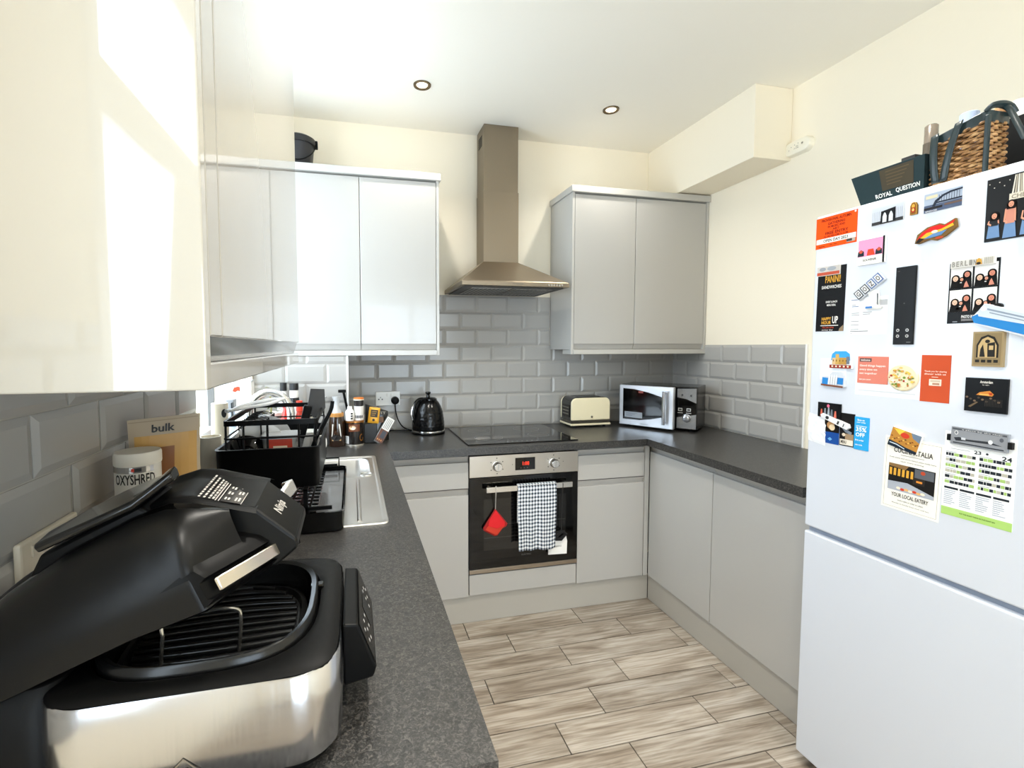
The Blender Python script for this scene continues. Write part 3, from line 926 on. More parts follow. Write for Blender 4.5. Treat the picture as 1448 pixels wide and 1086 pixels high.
mb = MB(); mb.prism([K+hd*-0.03+Vector((0.02,0.02,0.185)), K+hd*0.045+Vector((0,0.012,0.176)), K+hd*0.062+Vector((0,0,0.181)), K+hd*0.045+Vector((0,-0.012,0.176))], (0,0,0.020), BLACKG); mb.build('switch_housing', t, bevel=0.003)

# ------------------------------------------------------------------ cream toaster
TX0, TX1, TY0, TY1, TZ0, TZ1 = 1.292, 1.552, 2.62, 2.775, WT+0.012, 1.112
t = thing('toaster', 'cream two-slice toaster with black ends on the back worktop', 'toaster', (1.42, 2.70, WT))
CREAM = M('eadfbd', 0.25, 0, 0.4)
def trr(x0, x1, z0, z1, r, y, n=6):
    pts = [Vector((x0, y, z0)), Vector((x1, y, z0))]
    for cx, cz, a0 in ((x1-r, z1-r, 0), (x0+r, z1-r, 90)):
        for k in range(n+1):
            a = rad(a0 + 90*k/n); pts.append(Vector((cx+r*cos(a), y, cz+r*sin(a))))
    return pts
mb = MB(); mb.loft([trr(TX0+0.002, TX1-0.002, TZ0+0.012, TZ1, 0.04, TY0+0.012), trr(TX0+0.002, TX1-0.002, TZ0+0.012, TZ1, 0.04, TY1-0.012)], M('1e1c1a', 0.16, 0.3, 0.5)); mb.build('body', t)
for y0, y1 in ((TY0, TY0+0.014), (TY1-0.014, TY1)):
    mb = MB(); mb.loft([trr(TX0, TX1, TZ0+0.032, TZ1-0.004, 0.034, y0), trr(TX0, TX1, TZ0+0.032, TZ1-0.004, 0.034, y1)], CREAM); mb.build('side_panel', t, bevel=0.005, seg=3)
mb = MB(); mb.box((TX0, TY0+0.003, TZ0+0.012), (TX1, TY1-0.003, TZ0+0.032), M('6b675f', 0.2, 0.9)); mb.build('steel_band', t, bevel=0.002, smooth=0)
mb = MB(); mb.box((TX0-0.003, TY0-0.003, TZ0), (TX1+0.003, TY1+0.003, TZ0+0.012), CREAM)
bs = mb.build('base', t, bevel=0.003, smooth=0)
for x in (TX0+0.03, TX1-0.03):
    for y in (TY0+0.02, TY1-0.02):
        MB().cyl((x, y, WT), (x, y, TZ0+0.001), 0.008, RUBBER, 12).build('foot', t)
mb = MB()
for y in (TY0+0.045, TY0+0.10): mb.box((TX0+0.05, y-0.012, TZ1-0.001), (TX1-0.05, y+0.012, TZ1+0.0006), M('050505', 0.8))
mb.build('bread_slots', t, smooth=0)
mb = MB(); mb.lathe([(0.007, 0.0), (0.007, 0.002), (0.001, 0.002)], (1.428, TY0, TZ0+0.052), M('8c8676', 0.3, 0.8), 16, '-Y'); mb.build('badge', t)
mb = MB(); mb.box((TX0-0.001, TY0+0.03, TZ0+0.05), (TX0+0.003, TY1-0.03, TZ1-0.05), M('3a3733', 0.12, 0.9))
for k in range(3): mb.box((TX0-0.002, TY0+0.035, TZ0+0.065+k*0.02), (TX0, TY1-0.035, TZ0+0.072+k*0.02), M('9d988f', 0.2, 0.9))
mb.build('end_cap', t, smooth=0)
mb = MB(); mb.box((TX1, TY0+0.06, TZ0+0.10), (TX1+0.018, TY0+0.095, TZ0+0.115), BLACK); mb.build('lever', t, bevel=0.002, smooth=0)
mb = MB(); mb.lathe([(0.011, 0.0), (0.010, 0.012), (0.001, 0.012)], (TX1, TY0+0.077, TZ0+0.045), CHROME, 16, 'X'); mb.build('dial', t)

# ------------------------------------------------------------------ microwave, turned into the corner
C = Vector((1.915, 2.302, 0)); ud = Vector((0.64, -0.768, 0)).normalized(); A = C - ud*0.435; vd = Vector((-ud.y, ud.x, 0))
if vd.y < 0: vd = -vd
MW, MH, MD = (C-A).length, 0.250, 0.240
X = Matrix(((ud.x, vd.x, 0, A.x), (ud.y, vd.y, 0, A.y), (0, 0, 1, WT+0.012), (0, 0, 0, 1)))
t = thing('microwave', 'silver and black microwave with its door slightly ajar in the corner', 'microwave', tuple(A*0.5+C*0.5+Vector((0,0,WT))))
mb = MB(X); mb.box((0, 0.012, 0), (MW, MD, MH), M('141414', 0.22, 0.3, 0.3)); mb.build('casing', t, bevel=0.004, smooth=0)
for x in (0.04, MW-0.04):
    for y in (0.05, MD-0.04):
        MB(X).cyl((x, y, -0.012), (x, y, 0.001), 0.012, RUBBER, 12).build('foot', t)
PX = 0.322
SIL = M('b9bbbf', 0.2, 0.75)
mb = MB(X); mb.box((PX, -0.006, 0.002), (MW, 0.0125, MH-0.002), BLACKG)
cp = mb.build('control_panel', t, bevel=0.003, smooth=0)
F = Flat(*(X @ Vector(p) for p in ((PX, -0.0062, MH), (MW, -0.0062, MH), (MW, -0.0062, 0), (PX, -0.0062, 0))))
mb = MB()
mb.shape(F, [(0.06, 0.05), (0.97, 0.03), (0.97, 0.37), (0.5, 0.28), (0.06, 0.25)], SIL, 0.0006)
mb.build('fascia', cp, smooth=0)
mb = MB()
mb.shape(F, [(0.06, 0.72), (0.5, 0.68), (0.97, 0.63), (0.97, 0.97), (0.06, 0.97)], SIL, 0.0006)
mb.build('fascia', cp, smooth=0)
for a, b in ((0.30, 0.19), (0.72, 0.20)): MB().lathe([(0.006, 0), (0.006, 0.003), (0.001, 0.003)], F(a, b, 0.0008), M('6d6f74', 0.2, 0.7), 14, rot=Matrix.Rotation(PI/2, 3, 'X')).build('button', cp)
mb = MB()
for a, b in ((0.22, 0.53), (0.62, 0.53)): mb.rect(F, a-0.10, b-0.035, a+0.10, b+0.035, M('c8c8c8', 0.4), 0.0008); mb.rect(F, a-0.07, b-0.02, a+0.07, b+0.02, M('2a2a2a', 0.4), 0.0011); mb.rect(F, a-0.12, b+0.07, a+0.12, b+0.085, M('b0b0b0'), 0.0008)
mb.build('markings', cp, smooth=0)
kc = X @ Vector((PX+0.060, -0.006, 0.068))
Rk = Matrix((ud, vd, Vector((0,0,1)))).transposed().to_3x3() @ Matrix.Rotation(PI/2, 3, 'X')
mb = MB(); mb.lathe([(0.024, 0), (0.024, 0.002), (0.019, 0.004), (0.018, 0.016), (0.014, 0.018), (0.001, 0.018)], kc, M('a6a8ac', 0.2, 0.8), 28, rot=Rk)
mb.build('dial', cp)
# door, swung open a little about its left edge
Rd = X @ Matrix.Rotation(rad(-8.5), 4, 'Z')
mb = MB(Rd)
DW = 0.330
fr = [(0, 0.030, 0, MH), (0.298, DW, 0, MH)]
mb.box((0, -0.022, 0.002), (DW, 0.006, MH-0.002), M('cfd2d8', 0.22, 0.6))
dd = mb.build('door', t, bevel=0.004, smooth=0)
F = Flat(*(Rd @ Vector(p) for p in ((0, -0.0222, MH), (DW, -0.0222, MH), (DW, -0.0222, 0), (0, -0.0222, 0))))
mb = MB()
mb.shape(F, [(0.075, 0.09), (0.28, 0.10), (0.55, 0.16), (0.80, 0.25), (0.80, 0.73), (0.60, 0.80), (0.40, 0.845), (0.075, 0.85)], BLACKG, 0.0006)
wn = mb.build('window', dd, smooth=0)
mb = MB(); mb.rect(F, 0.11, 0.66, 0.45, 0.80, M('8f969f', 0.4), 0.0011)
for k in range(3): mb.rect(F, 0.14, 0.69+0.03*k, 0.36-0.05*k, 0.70+0.03*k, M('5c636c', 0.4), 0.0014)
mb.build('sticker', wn, smooth=0)
mb = MB(); mb.rect(F, 0.37, 0.14, 0.46, 0.19, M('7a2a1c', 0.4), 0.0011); mb.build('red_print', wn, smooth=0)
mb = MB(); mb.text(F, 'MICROWAVE', 0.42, 0.915, 0.56, 0.95, M('6a6e75'), 0.0008); mb.build('lettering', dd, smooth=0)
mb = MB(Rd)
mb.tube([(0.285, -0.048, 0.03), (0.285, -0.050, 0.125), (0.285, -0.048, 0.225)], 0.009, M('b8bcc4', 0.12, 0.9), 12)
for z in (0.04, 0.215): mb.cyl((0.285, -0.048, z), (0.285, -0.0215, z), 0.007, M('b8bcc4', 0.12, 0.9))
mb.build('handle', dd)

# black caddy on top of the left wall cabinet
bx, by, bz = -0.262, 2.655, 2.337
t = thing('bucket', 'black lidded bucket with a handle on top of the left back wall cabinet', 'bucket', (bx, by, bz))
mb = MB(); mb.lathe([(0.001, 0.0005), (0.068, 0.0005), (0.082, 0.150), (0.001, 0.150)], (bx, by, bz), M('26262a', 0.4), 32); mb.build('body', t)
mb = MB(); mb.lathe([(0.088, 0.135), (0.090, 0.150), (0.088, 0.165), (0.070, 0.176), (0.001, 0.178)], (bx, by, bz), M('1c1c1f', 0.35), 32); mb.build('lid', t)
mb = MB()
mb.tube([(bx+0.09*cos(a), by-0.09*sin(a)*0.9-0.002, bz+0.148-0.11*sin(a)) for a in [PI*k/20 for k in range(21)]], 0.003, BLACK, 8)
mb.build('handle', t)
MB().box((bx+0.084, by-0.014, bz+0.128), (bx+0.099, by+0.014, bz+0.165), BLACK).build('clip', t, bevel=0.003, smooth=0)
# ------------------------------------------------------------------ inset sink
t = thing('sink', 'stainless steel inset sink with ridged drainer in the left worktop', 'sink', (-0.16, 1.73, WT))
n = 8
SA0, SA1, SB0, SB1 = -0.428, 0.0945, 1.311, 2.153
zt = WT+0.0030
mb = MB()
outer = rrect(SA0, SB0, SA1, SB1, 0.022, WT+0.0004, n); outer2 = rrect(SA0+0.002, SB0+0.002, SA1-0.002, SB1-0.002, 0.022, zt+0.001, n)
inn = rrect(SA0+0.012, SB0+0.012, SA1-0.012, SB1-0.012, 0.018, zt, n); inn2 = rrect(SA0+0.018, SB0+0.018, SA1-0.018, SB1-0.018, 0.016, zt-0.003, n)
ring_between(mb, outer, outer2, SINK); ring_between(mb, outer2, inn, SINK); ring_between(mb, inn, inn2, SINK)
# deck with the bowl hole: bridge inner rim to bowl rim through a split deck
BA0, BA1, BB0, BB1 = -0.375, 0.061, 1.815, 2.118
zd = zt-0.003
mb2 = mb
def deck(x0, y0, x1, y1): mb2.face([(x0,y0,zd),(x1,y0,zd),(x1,y1,zd),(x0,y1,zd)], (0,0,1), SINK)
xa0, xa1, ya0, ya1 = SA0+0.018, SA1-0.018, SB0+0.018, SB1-0.018
deck(xa0, ya0, xa1, BB0-0.02); deck(xa0, BB0-0.02, BA0-0.02, ya1); deck(BA1+0.012, BB0-0.02, xa1, ya1); deck(BA0-0.02, BB1+0.008, BA1+0.012, ya1)
hole = rrect(BA0, BB0, BA1, BB1, 0.055, zd, n)
bx = rrect(BA0-0.02, BB0-0.02, BA1+0.012, BB1+0.008, 0.0015, zd, n)
ring_between(mb, bx, hole, SINK)
mb.build('drainer_top', t, smooth=45)
mb = MB()
rings = [hole, rrect(BA0+0.005, BB0+0.005, BA1-0.005, BB1-0.005, 0.053, zd-0.006, n), rrect(BA0+0.010, BB0+0.010, BA1-0.010, BB1-0.010, 0.050, zd-0.08, n), rrect(BA0+0.022, BB0+0.022, BA1-0.022, BB1-0.022, 0.045, zd-0.150, n), rrect(BA0+0.05, BB0+0.05, BA1-0.05, BB1-0.05, 0.03, zd-0.160, n)]
mb.loft([[p for p in r] for r in reversed(rings)], SINK, True, False)
mb.build('bowl', t, smooth=50)
mb = MB(); mb.lathe([(0.001, 0), (0.020, 0.001), (0.038, 0.004), (0.040, 0.001)], (-0.16, 1.965, zd-0.160), CHROME, 28); mb.build('drain', t)
for x, w, y1 in ((0.013, 0.007, 1.775), (-0.055, 0.006, 1.74), (-0.12, 0.006, 1.74), (-0.185, 0.006, 1.74), (-0.25, 0.006, 1.74), (-0.315, 0.006, 1.74)):
    pts = [Vector((x, 1.345 + (y1-1.345)*k/8, zd + 0.0005)) for k in range(9)]
    mb = MB(); mb.tube(pts, w, SINK, 10, flat=0.55); mb.build('drainer_ridge', t)
mb = MB(); mb.tube(rrect(0.024, 1.82, 0.066, 1.87, 0.02, zd+0.0005, 5), 0.003, SINK, 8, closed=True); mb.build('tap_hole_rim', t)

# mixer tap with a swan neck
tx, ty = -0.405, 2.00
t = thing('tap', 'chrome swan-neck mixer tap behind the dish rack', 'tap', (tx, ty, WT))
mb = MB(); mb.lathe([(0.026, 0.002), (0.026, 0.010), (0.020, 0.016), (0.020, 0.075), (0.015, 0.082), (0.001, 0.082)], (tx, ty, WT+0.001), CHROME, 24); mb.build('base', t)
arc = [(tx, ty, WT+0.08), (tx, ty, 1.13)] + [(tx+0.080-0.080*cos(PI*k/14), ty-0.01*k/14, 1.155+0.088*sin(PI*k/14)) for k in range(15)] + [(tx+0.16, ty-0.01, 1.135), (tx+0.16, ty-0.01, 1.10)]
MB().tube(arc, 0.0155, M('dcdcda', 0.16, 0.9), 14).build('spout', t)
MB().tube([(tx, ty-0.015, WT+0.055), (tx+0.01, ty-0.06, WT+0.065), (tx+0.02, ty-0.085, WT+0.085)], 0.006, CHROME, 10).build('lever', t)

# ------------------------------------------------------------------ two-tier dish rack
t = thing('dish_rack', 'black two-tier dish rack standing on the sink drainer', 'dish rack', (-0.21, 1.54, WT))
TA0, TA1, TB0, TB1, TZ = -0.400, -0.030, 1.282, 1.785, WT+0.0042
mb = MB()
ro = rrect(TA0, TB0, TA1, TB1, 0.025, TZ, 6)
mb.loft([ro, rrect(TA0-0.003, TB0-0.003, TA1+0.003, TB1+0.003, 0.026, TZ+0.052, 6), rrect(TA0+0.001, TB0+0.001, TA1-0.001, TB1-0.001, 0.024, TZ+0.053, 6), rrect(TA0+0.004, TB0+0.004, TA1-0.004, TB1-0.004, 0.022, TZ+0.012, 6)], BLACKG)
mb.build('tray', t, smooth=45)
mb = MB()
mb.box((TA1-0.072, TB0+0.02, TZ+0.036), (TA1-0.006, TB1-0.02, TZ+0.039), M('5b5c5e', 0.25, 0.3, 0.4)); mb.build('cutlery_plate', t, bevel=0.001, smooth=0)
mb = MB()
for k in range(10): mb.box((TA0+0.03+k*0.027, TB0+0.015, TZ+0.036), (TA0+0.036+k*0.027, TB1-0.015, TZ+0.040), BLACK)
for k in range(14): mb.box((TA0+0.012, TB0+0.02+k*0.034, TZ+0.034), (TA1-0.074, TB0+0.026+k*0.034, TZ+0.038), BLACK)
mb.build('drip_grid', t, smooth=0)
MB().box((TA0+0.008, TB0+0.008, TZ+0.0125), (TA1-0.008, TB1-0.008, TZ+0.0155), M('c4c8cc', 0.2, 0.8)).build('drip_liner', t, smooth=0)
mb = MB()
mb.tube([(-0.125, TB1-0.006, TZ+0.05), (-0.125, TB1-0.006, TZ+0.083), (-0.055, TB1-0.006, TZ+0.083), (-0.055, TB1-0.006, TZ+0.05)], 0.0032, BLACK, 8); mb.build('handle', t)
UA0, UA1, UB0, UB1 = -0.354, -0.094, 1.332, 1.745
UZ0, UZ1 = 1.040, 1.152
for x in (-0.128, -0.338):
    for y in (1.300, 1.766):
        ys = UB0+0.004 if y < 1.5 else UB1-0.004
        mb = MB(); mb.box((x-0.006, y-0.003, TZ+0.03), (x+0.006, y+0.003, UZ0+0.004), BLACK); mb.box((x-0.006, min(y-0.003, ys), UZ0-0.002), (x+0.006, max(y+0.003, ys), UZ0+0.004), BLACK); mb.build('post', t, bevel=0.001, smooth=0)
for y in (1.300, 1.766):
    mb = MB(); mb.box((-0.352, y-0.003, TZ+0.054), (-0.060, y+0.003, TZ+0.064), BLACK); mb.build('crossbar', t, bevel=0.001, smooth=0)
mb = MB()
mb.loft([rrect(UA0+0.004, UB0+0.004, UA1-0.004, UB1-0.004, 0.018, UZ0, 6), rrect(UA0, UB0, UA1, UB1, 0.02, UZ0+0.006, 6), rrect(UA0-0.002, UB0-0.002, UA1+0.002, UB1+0.002, 0.02, UZ1-0.004, 6), rrect(UA0-0.005, UB0-0.005, UA1+0.005, UB1+0.005, 0.02, UZ1, 6), rrect(UA0+0.003, UB0+0.003, UA1-0.003, UB1-0.003, 0.018, UZ1, 6), rrect(UA0+0.006, UB0+0.006, UA1-0.006, UB1-0.006, 0.018, UZ0+0.010, 6)], BLACK)
mb.build('upper_basin', t, smooth=45)
RX0, RX1, RY0, RY1 = -0.336, -0.097, 1.338, 1.735
mb = MB()
def bar_ring(z0, z1, w):
    a = rrect(RX0, RY0, RX1, RY1, 0.012, z0, 4); b = rrect(RX0, RY0, RX1, RY1, 0.012, z1, 4)
    c = rrect(RX0+w, RY0+w, RX1-w, RY1-w, 0.010, z1, 4); d = rrect(RX0+w, RY0+w, RX1-w, RY1-w, 0.010, z0, 4)
    for p, q in ((a, b), (b, c), (c, d), (d, a)): ring_between(mb, p, q, BLACK)
bar_ring(1.214, 1.228, 0.006)
mb.build('top_rail', t, smooth=45)
mb = MB(); mb.tube(rrect(RX0+0.002, RY0+0.002, RX1-0.002, RY1-0.002, 0.012, 1.180, 4), 0.0028, BLACK, 6, closed=True); mb.build('middle_rail', t)
for x, y in ((RX0+0.006, RY0+0.006), (RX1-0.006, RY0+0.006), (RX0+0.006, RY1-0.006), (RX1-0.006, RY1-0.006), (RX0+0.05, RY0+0.003), (RX0+0.11, RY0+0.003), (RX0+0.19, RY0+0.003)):
    MB().cyl((x, y, UZ0+0.012), (x, y, 1.216), 0.003, BLACK, 8).build('upright', t)
for k in range(2, 12):
    y = 1.40 + k*0.026
    MB().tube([(-0.318, y, UZ0+0.012), (-0.320, y, 1.17), (-0.322, y, 1.205), (-0.295, y, 1.208), (-0.262, y, 1.200), (-0.260, y, UZ0+0.012)], 0.0022, BLACK, 6).build('plate_divider', t)

# things drying in the rack
def plate(x, y, z, R, rot, label, mat):
    Rm = Matrix.Rotation(rot[2], 3, 'Z') @ Matrix.Rotation(rot[0], 3, 'X')
    mb = MB(); mb.lathe([(0.001, 0), (R*0.6, 0), (R, 0.016), (R, 0.019), (R*0.6, 0.005), (0.001, 0.004)], (x, y, z), mat, 36, rot=Rm)
    return tag(mb.build('plate', smooth=50), label, 'plate')
plate(-0.268, 1.465, 1.130, 0.074, (rad(84), 0, rad(4)), 'white plate standing upright at the front of the rack dividers', M('f3f3f1', 0.12))
plate(-0.268, 1.595, 1.130, 0.074, (rad(84), 0, rad(4)), 'white plate standing upright at the back of the rack dividers', M('f0f1f2', 0.12))
mb = MB(); mb.lathe([(0.001, 0), (0.024, 0), (0.040, 0.024), (0.047, 0.055), (0.045, 0.055), (0.037, 0.024), (0.022, 0.005), (0.001, 0.004)], (-0.293, 1.378, 1.110), BLACKG, 32, rot=Matrix.Rotation(rad(-62), 3, 'X'))
tag(mb.build('bowl', smooth=50), 'black bowl leaning in the front left of the dish rack', 'bowl')
t = thing('tongs', 'white and steel kitchen tongs lying across the top rail of the dish rack', 'tongs', (-0.31, 1.60, 1.23))
for q in (0, 1):
    MB().tube(spline([(-0.37+0.01*q, 1.52, 1.232), (-0.33, 1.56+0.012*q, 1.236+0.008*q), (-0.27, 1.61+0.02*q, 1.240+0.012*q), (-0.23, 1.66+0.02*q, 1.250)]), 0.009 - 0.002*q, M('e9e9e8', 0.25), 10, flat=0.6).build('arm', t)
def spatula(x, y, label, lean, wd, mat=BLACKM):
    t = thing('spatula', label, 'spatula', (x, y, UZ0+0.02))
    X = Matrix.Translation((x, y, UZ0+0.013)) @ Matrix.Rotation(rad(lean[0]), 4, 'X') @ Matrix.Rotation(rad(lean[1]), 4, 'Y')
    mb = MB(X); mb.tube([(0, 0, 0.0), (0, 0, 0.09), (0.002, 0, 0.15)], 0.006, mat, 8); mb.build('handle', t)
    mb = MB(X); mb.prism([(-0.010, -0.003, 0.145), (0.012, -0.003, 0.145), (wd, -0.003, 0.178), (wd*0.8, -0.003, 0.238), (-wd*0.75, -0.003, 0.238), (-wd, -0.003, 0.178)], (0, 0.005, 0), M('2d2d2e', 0.35)); mb.build('blade', t, bevel=0.0015, smooth=0)
spatula(-0.125, 1.55, 'black spatula with a broad grey blade standing at the right of the rack', (-8, 3), 0.028)
t = thing('ladle', 'black ladle with a long curved handle over the right side of the rack', 'ladle', (-0.125, 1.45, UZ0+0.02))
MB().tube(spline([(-0.135, 1.47, UZ0+0.04), (-0.115, 1.46, 1.14), (-0.088, 1.45, 1.19), (-0.066, 1.45, 1.235), (-0.060, 1.45, 1.262)]), 0.0058, BLACK, 8).build('handle', t)
mb = MB(); mb.lathe([(0.001, 0), (0.018, 0.003), (0.030, 0.016), (0.033, 0.03), (0.030, 0.03), (0.016, 0.008), (0.001, 0.005)], (-0.140, 1.475, UZ0+0.014), BLACK, 24); mb.build('bowl', t)
t = thing('kitchen_knife', 'knife with a thick black handle standing in the middle of the rack', 'knife', (-0.175, 1.56, UZ0+0.02))
Xk = Matrix.Translation((-0.185, 1.56, UZ0+0.013)) @ Matrix.Rotation(rad(14), 4, 'Y')
mb = MB(Xk); mb.prism([(-0.011, -0.001, 0), (0.011, -0.001, 0.03), (0.011, -0.001, 0.085), (-0.011, -0.001, 0.085)], (0, 0.002, 0), CHROME); mb.build('blade', t, smooth=0)
mb = MB(Xk); mb.box((-0.013, -0.009, 0.085), (0.013, 0.009, 0.19), BLACK); mb.build('handle', t, bevel=0.004, smooth=0)
t = thing('mug', 'white mug inside the right end of the dish rack basket', 'mug', (-0.150, 1.655, UZ0+0.0105))
mb = MB(); mb.lathe([(0.001, 0.0), (0.034, 0.0), (0.038, 0.09), (0.035, 0.09), (0.031, 0.006), (0.001, 0.006)], (-0.150, 1.655, UZ0+0.0105), WHITE, 28); mb.build('body', t)
MB().tube(spline([(-0.113, 1.655, UZ0+0.08), (-0.097, 1.655, UZ0+0.075), (-0.095, 1.655, UZ0+0.045), (-0.115, 1.655, UZ0+0.03)]), 0.004, WHITE, 8).build('handle', t)
t = thing('food_tub', 'clear food tub with a red label inside the dish rack', 'tub', (-0.205, 1.43, UZ0+0.0105))
mb = MB(); mb.loft([rrect(-0.245, 1.40, -0.165, 1.47, 0.012, UZ0+0.0105, 4), rrect(-0.252, 1.395, -0.158, 1.475, 0.014, UZ0+0.125, 4)], M('c9cbc7', 0.15, 0, 0, 0.6)); mb.build('body', t)
F = Flat((-0.238, 1.3945, UZ0+0.125), (-0.17, 1.3945, UZ0+0.125), (-0.17, 1.399, UZ0+0.06), (-0.238, 1.399, UZ0+0.06))
mb = MB(); mb.rect(F, 0, 0, 1, 1, M('c0402a', 0.5), 0.001); mb.rect(F, 0.25, 0.3, 0.8, 0.6, M('e8dcc4', 0.5), 0.0014); mb.build('label', t, smooth=0)
mb = MB(); mb.loft([rrect(-0.255, 1.392, -0.155, 1.478, 0.014, UZ0+0.125, 4), rrect(-0.255, 1.392, -0.155, 1.478, 0.014, UZ0+0.135, 4)], M('8e9294', 0.2)); mb.build('lid', t)

# ------------------------------------------------------------------ bottles on the sill side of the sink
def bottle(name, label, cat, x, y, z, prof, mat, cap=None, capm=None, seg=28, group=None):
    t = thing(name, label, cat, (x, y, z), group)
    mb = MB(); mb.lathe(prof, (x, y, z), mat, seg); mb.build('body', t, smooth=50)
    if cap: mb = MB(); mb.lathe(cap, (x, y, z), capm, seg); mb.build('cap', t, smooth=50)
    return t
t = bottle('soap_bottle', 'tall cream pump bottle by the sink window with a black round spot', 'bottle', -0.445, 1.745, WT+0.0005,
       [(0.001, 0), (0.034, 0), (0.036, 0.01), (0.036, 0.16), (0.026, 0.19), (0.0275, 0.20), (0.026, 0.305), (0.001, 0.308)], M('f0e8d6', 0.35))
F = Round((-0.445, 1.745), 0.0268, -75, -20, WT+0.255, WT+0.29)
mb = MB(); mb.ell(F, 0.5, 0.5, 0.34, 0.42, M('111111', 0.4), 0.0012); mb.build('spot', t, smooth=0)
bottle('storage_jar', 'tall open cream jar by the left wall in front of the soap bottle', 'jar', -0.442, 1.615, WT+0.0005,
       [(0.001, 0), (0.030, 0), (0.033, 0.02), (0.031, 0.17), (0.032, 0.215), (0.028, 0.215), (0.028, 0.02), (0.001, 0.015)], M('f0e8d6', 0.25))
bottle('detergent_bottle', 'squat white bottle between the cream soap bottle and the dish rack', 'bottle', -0.400, 1.845, WT+0.0042,
       [(0.001, 0), (0.044, 0), (0.047, 0.05), (0.046, 0.13), (0.030, 0.18), (0.016, 0.198), (0.016, 0.21), (0.001, 0.21)], M('efeae0', 0.3), [(0.019, 0.205), (0.019, 0.228), (0.001, 0.23)], M('ece8de', 0.4))
t = bottle('spray_bottle', 'pale blue spray bottle with a dark nozzle at the sink window', 'bottle', -0.452, 1.925, WT+0.0005,
       [(0.001, 0), (0.028, 0), (0.030, 0.12), (0.029, 0.20), (0.014, 0.245), (0.013, 0.265), (0.001, 0.265)], M('c3d2e6', 0.2, 0, 0, 0.3))
mb = MB(); mb.box((-0.466, 1.905, WT+0.265), (-0.436, 1.945, WT+0.30), M('8f9296', 0.4)); mb.box((-0.444, 1.885, WT+0.225), (-0.438, 1.908, WT+0.29), M('1d2226', 0.4)); mb.build('nozzle', t, bevel=0.004, smooth=0)
# white carton with a red mark on the sill
t = thing('carton', 'white carton with a red mark on the sill of the sink window', 'carton', (-0.535, 2.36, WIN_Z0))
MB().box((-0.575, 2.34, WIN_Z0+0.0005), (-0.460, 2.41, 1.262), M('f5f4f1', 0.5)).build('box', t, bevel=0.002, smooth=0)
F = Flat((-0.575, 2.34, 1.262), (-0.460, 2.34, 1.262), (-0.460, 2.34, 1.03), (-0.575, 2.34, 1.03))
mb = MB()
rd = M('e4491f', 0.5)
mb.shape(F, [(0.30, 0.18), (0.36, 0.11), (0.50, 0.09), (0.58, 0.10), (0.58, 0.19), (0.50, 0.17), (0.40, 0.20)], rd); mb.build('red_mark', t, smooth=0)
mb = MB(); mb.text(F, 'TEA', 0.62, 0.15, 0.86, 0.20, M('d8c4a4', 0.5)); mb.build('lettering', t, smooth=0)
mb = MB(); mb.prism([(-0.577, 2.339, 1.262), (-0.458, 2.339, 1.262), (-0.458, 2.411, 1.262), (-0.577, 2.411, 1.262)], (0, 0, 0.006), M('b9bbb9', 0.5)); mb.build('lid', t, smooth=0)
# herb plant behind the tap
t = thing('potted_herb', 'leafy herb in a white pot behind the tap', 'plant', (-0.378, 2.34, WT))
mb = MB(); mb.lathe([(0.001, 0.0005), (0.040, 0.0005), (0.054, 0.19), (0.049, 0.19), (0.047, 0.17), (0.001, 0.17)], (-0.378, 2.34, WT), M('eceae4', 0.4), 28); mb.build('pot', t, smooth=50)
mb = MB()
for k in range(46):
    a, rr, z = random.uniform(0, 2*PI), random.uniform(0.0, 0.050), random.uniform(0.185, 0.31)
    c = Vector((-0.378 + rr*cos(a), 2.34 + rr*sin(a), WT+z)); d = Vector((cos(a+random.uniform(-1, 1)), sin(a), random.uniform(-0.4, 0.8))).normalized()*random.uniform(0.014, 0.024)
    w = d.cross(Vector((random.random()-.5, random.random()-.5, 1))).normalized()*0.008
    mb.add([c, c+d*0.5+w, c+d, c+d*0.5-w], [(0, 1, 2, 3)], LEAF)
mb.build('foliage', t, smooth=0)
mb = MB(); mb.tube([(-0.378, 2.34, WT+0.17), (-0.374, 2.34, WT+0.23), (-0.381, 2.338, WT+0.29)], 0.004, LEAF, 6); mb.build('stem', t)
bottle('oil_bottle', 'tall white bottle with a black cap by the tiled box-out', 'bottle', -0.338, 2.478, WT+0.0005,
       [(0.001, 0), (0.030, 0), (0.031, 0.20), (0.014, 0.25), (0.013, 0.28), (0.001, 0.28)], M('eceae6', 0.2), [(0.0165, 0.278), (0.0165, 0.318), (0.001, 0.32)], M('18181a', 0.35))
t = thing('pepper_mill', 'black and white banded pepper mill in front of the white tiles', 'mill', (-0.284, 2.440, WT))
for z0, z1, r, m in ((0.0005, 0.21, 0.025, WHITE), (0.21, 0.247, 0.0235, M('17181a', 0.3)), (0.247, 0.284, 0.020, WHITE), (0.284, 0.318, 0.0215, M('17181a', 0.3))):
    mb = MB(); mb.lathe([(0.001, z0), (r, z0), (r+0.001, (z0+z1)/2), (r, z1), (0.001, z1)], (-0.284, 2.440, WT), m, 24); mb.build('band', t, smooth=50)
bottle('sauce_bottle', 'small red sauce bottle standing behind the dish rack near the tap', 'bottle', -0.300, 2.26, WT+0.0005,
       [(0.001, 0), (0.024, 0), (0.025, 0.16), (0.012, 0.21), (0.012, 0.225), (0.001, 0.225)], M('c22a1a', 0.25), [(0.014, 0.22), (0.013, 0.25), (0.001, 0.25)], M('a81d12', 0.4))
bottle('sauce_bottle', 'taller red bottle right of the small one behind the rack', 'bottle', -0.245, 2.30, WT+0.0005,
       [(0.001, 0), (0.022, 0), (0.023, 0.15), (0.013, 0.19), (0.012, 0.20), (0.001, 0.20)], M('b83420', 0.25), [(0.015, 0.198), (0.014, 0.245), (0.001, 0.245)], M('d23a20', 0.4))

# ------------------------------------------------------------------ jars beside the kettle
BASEZ = WT+0.0005
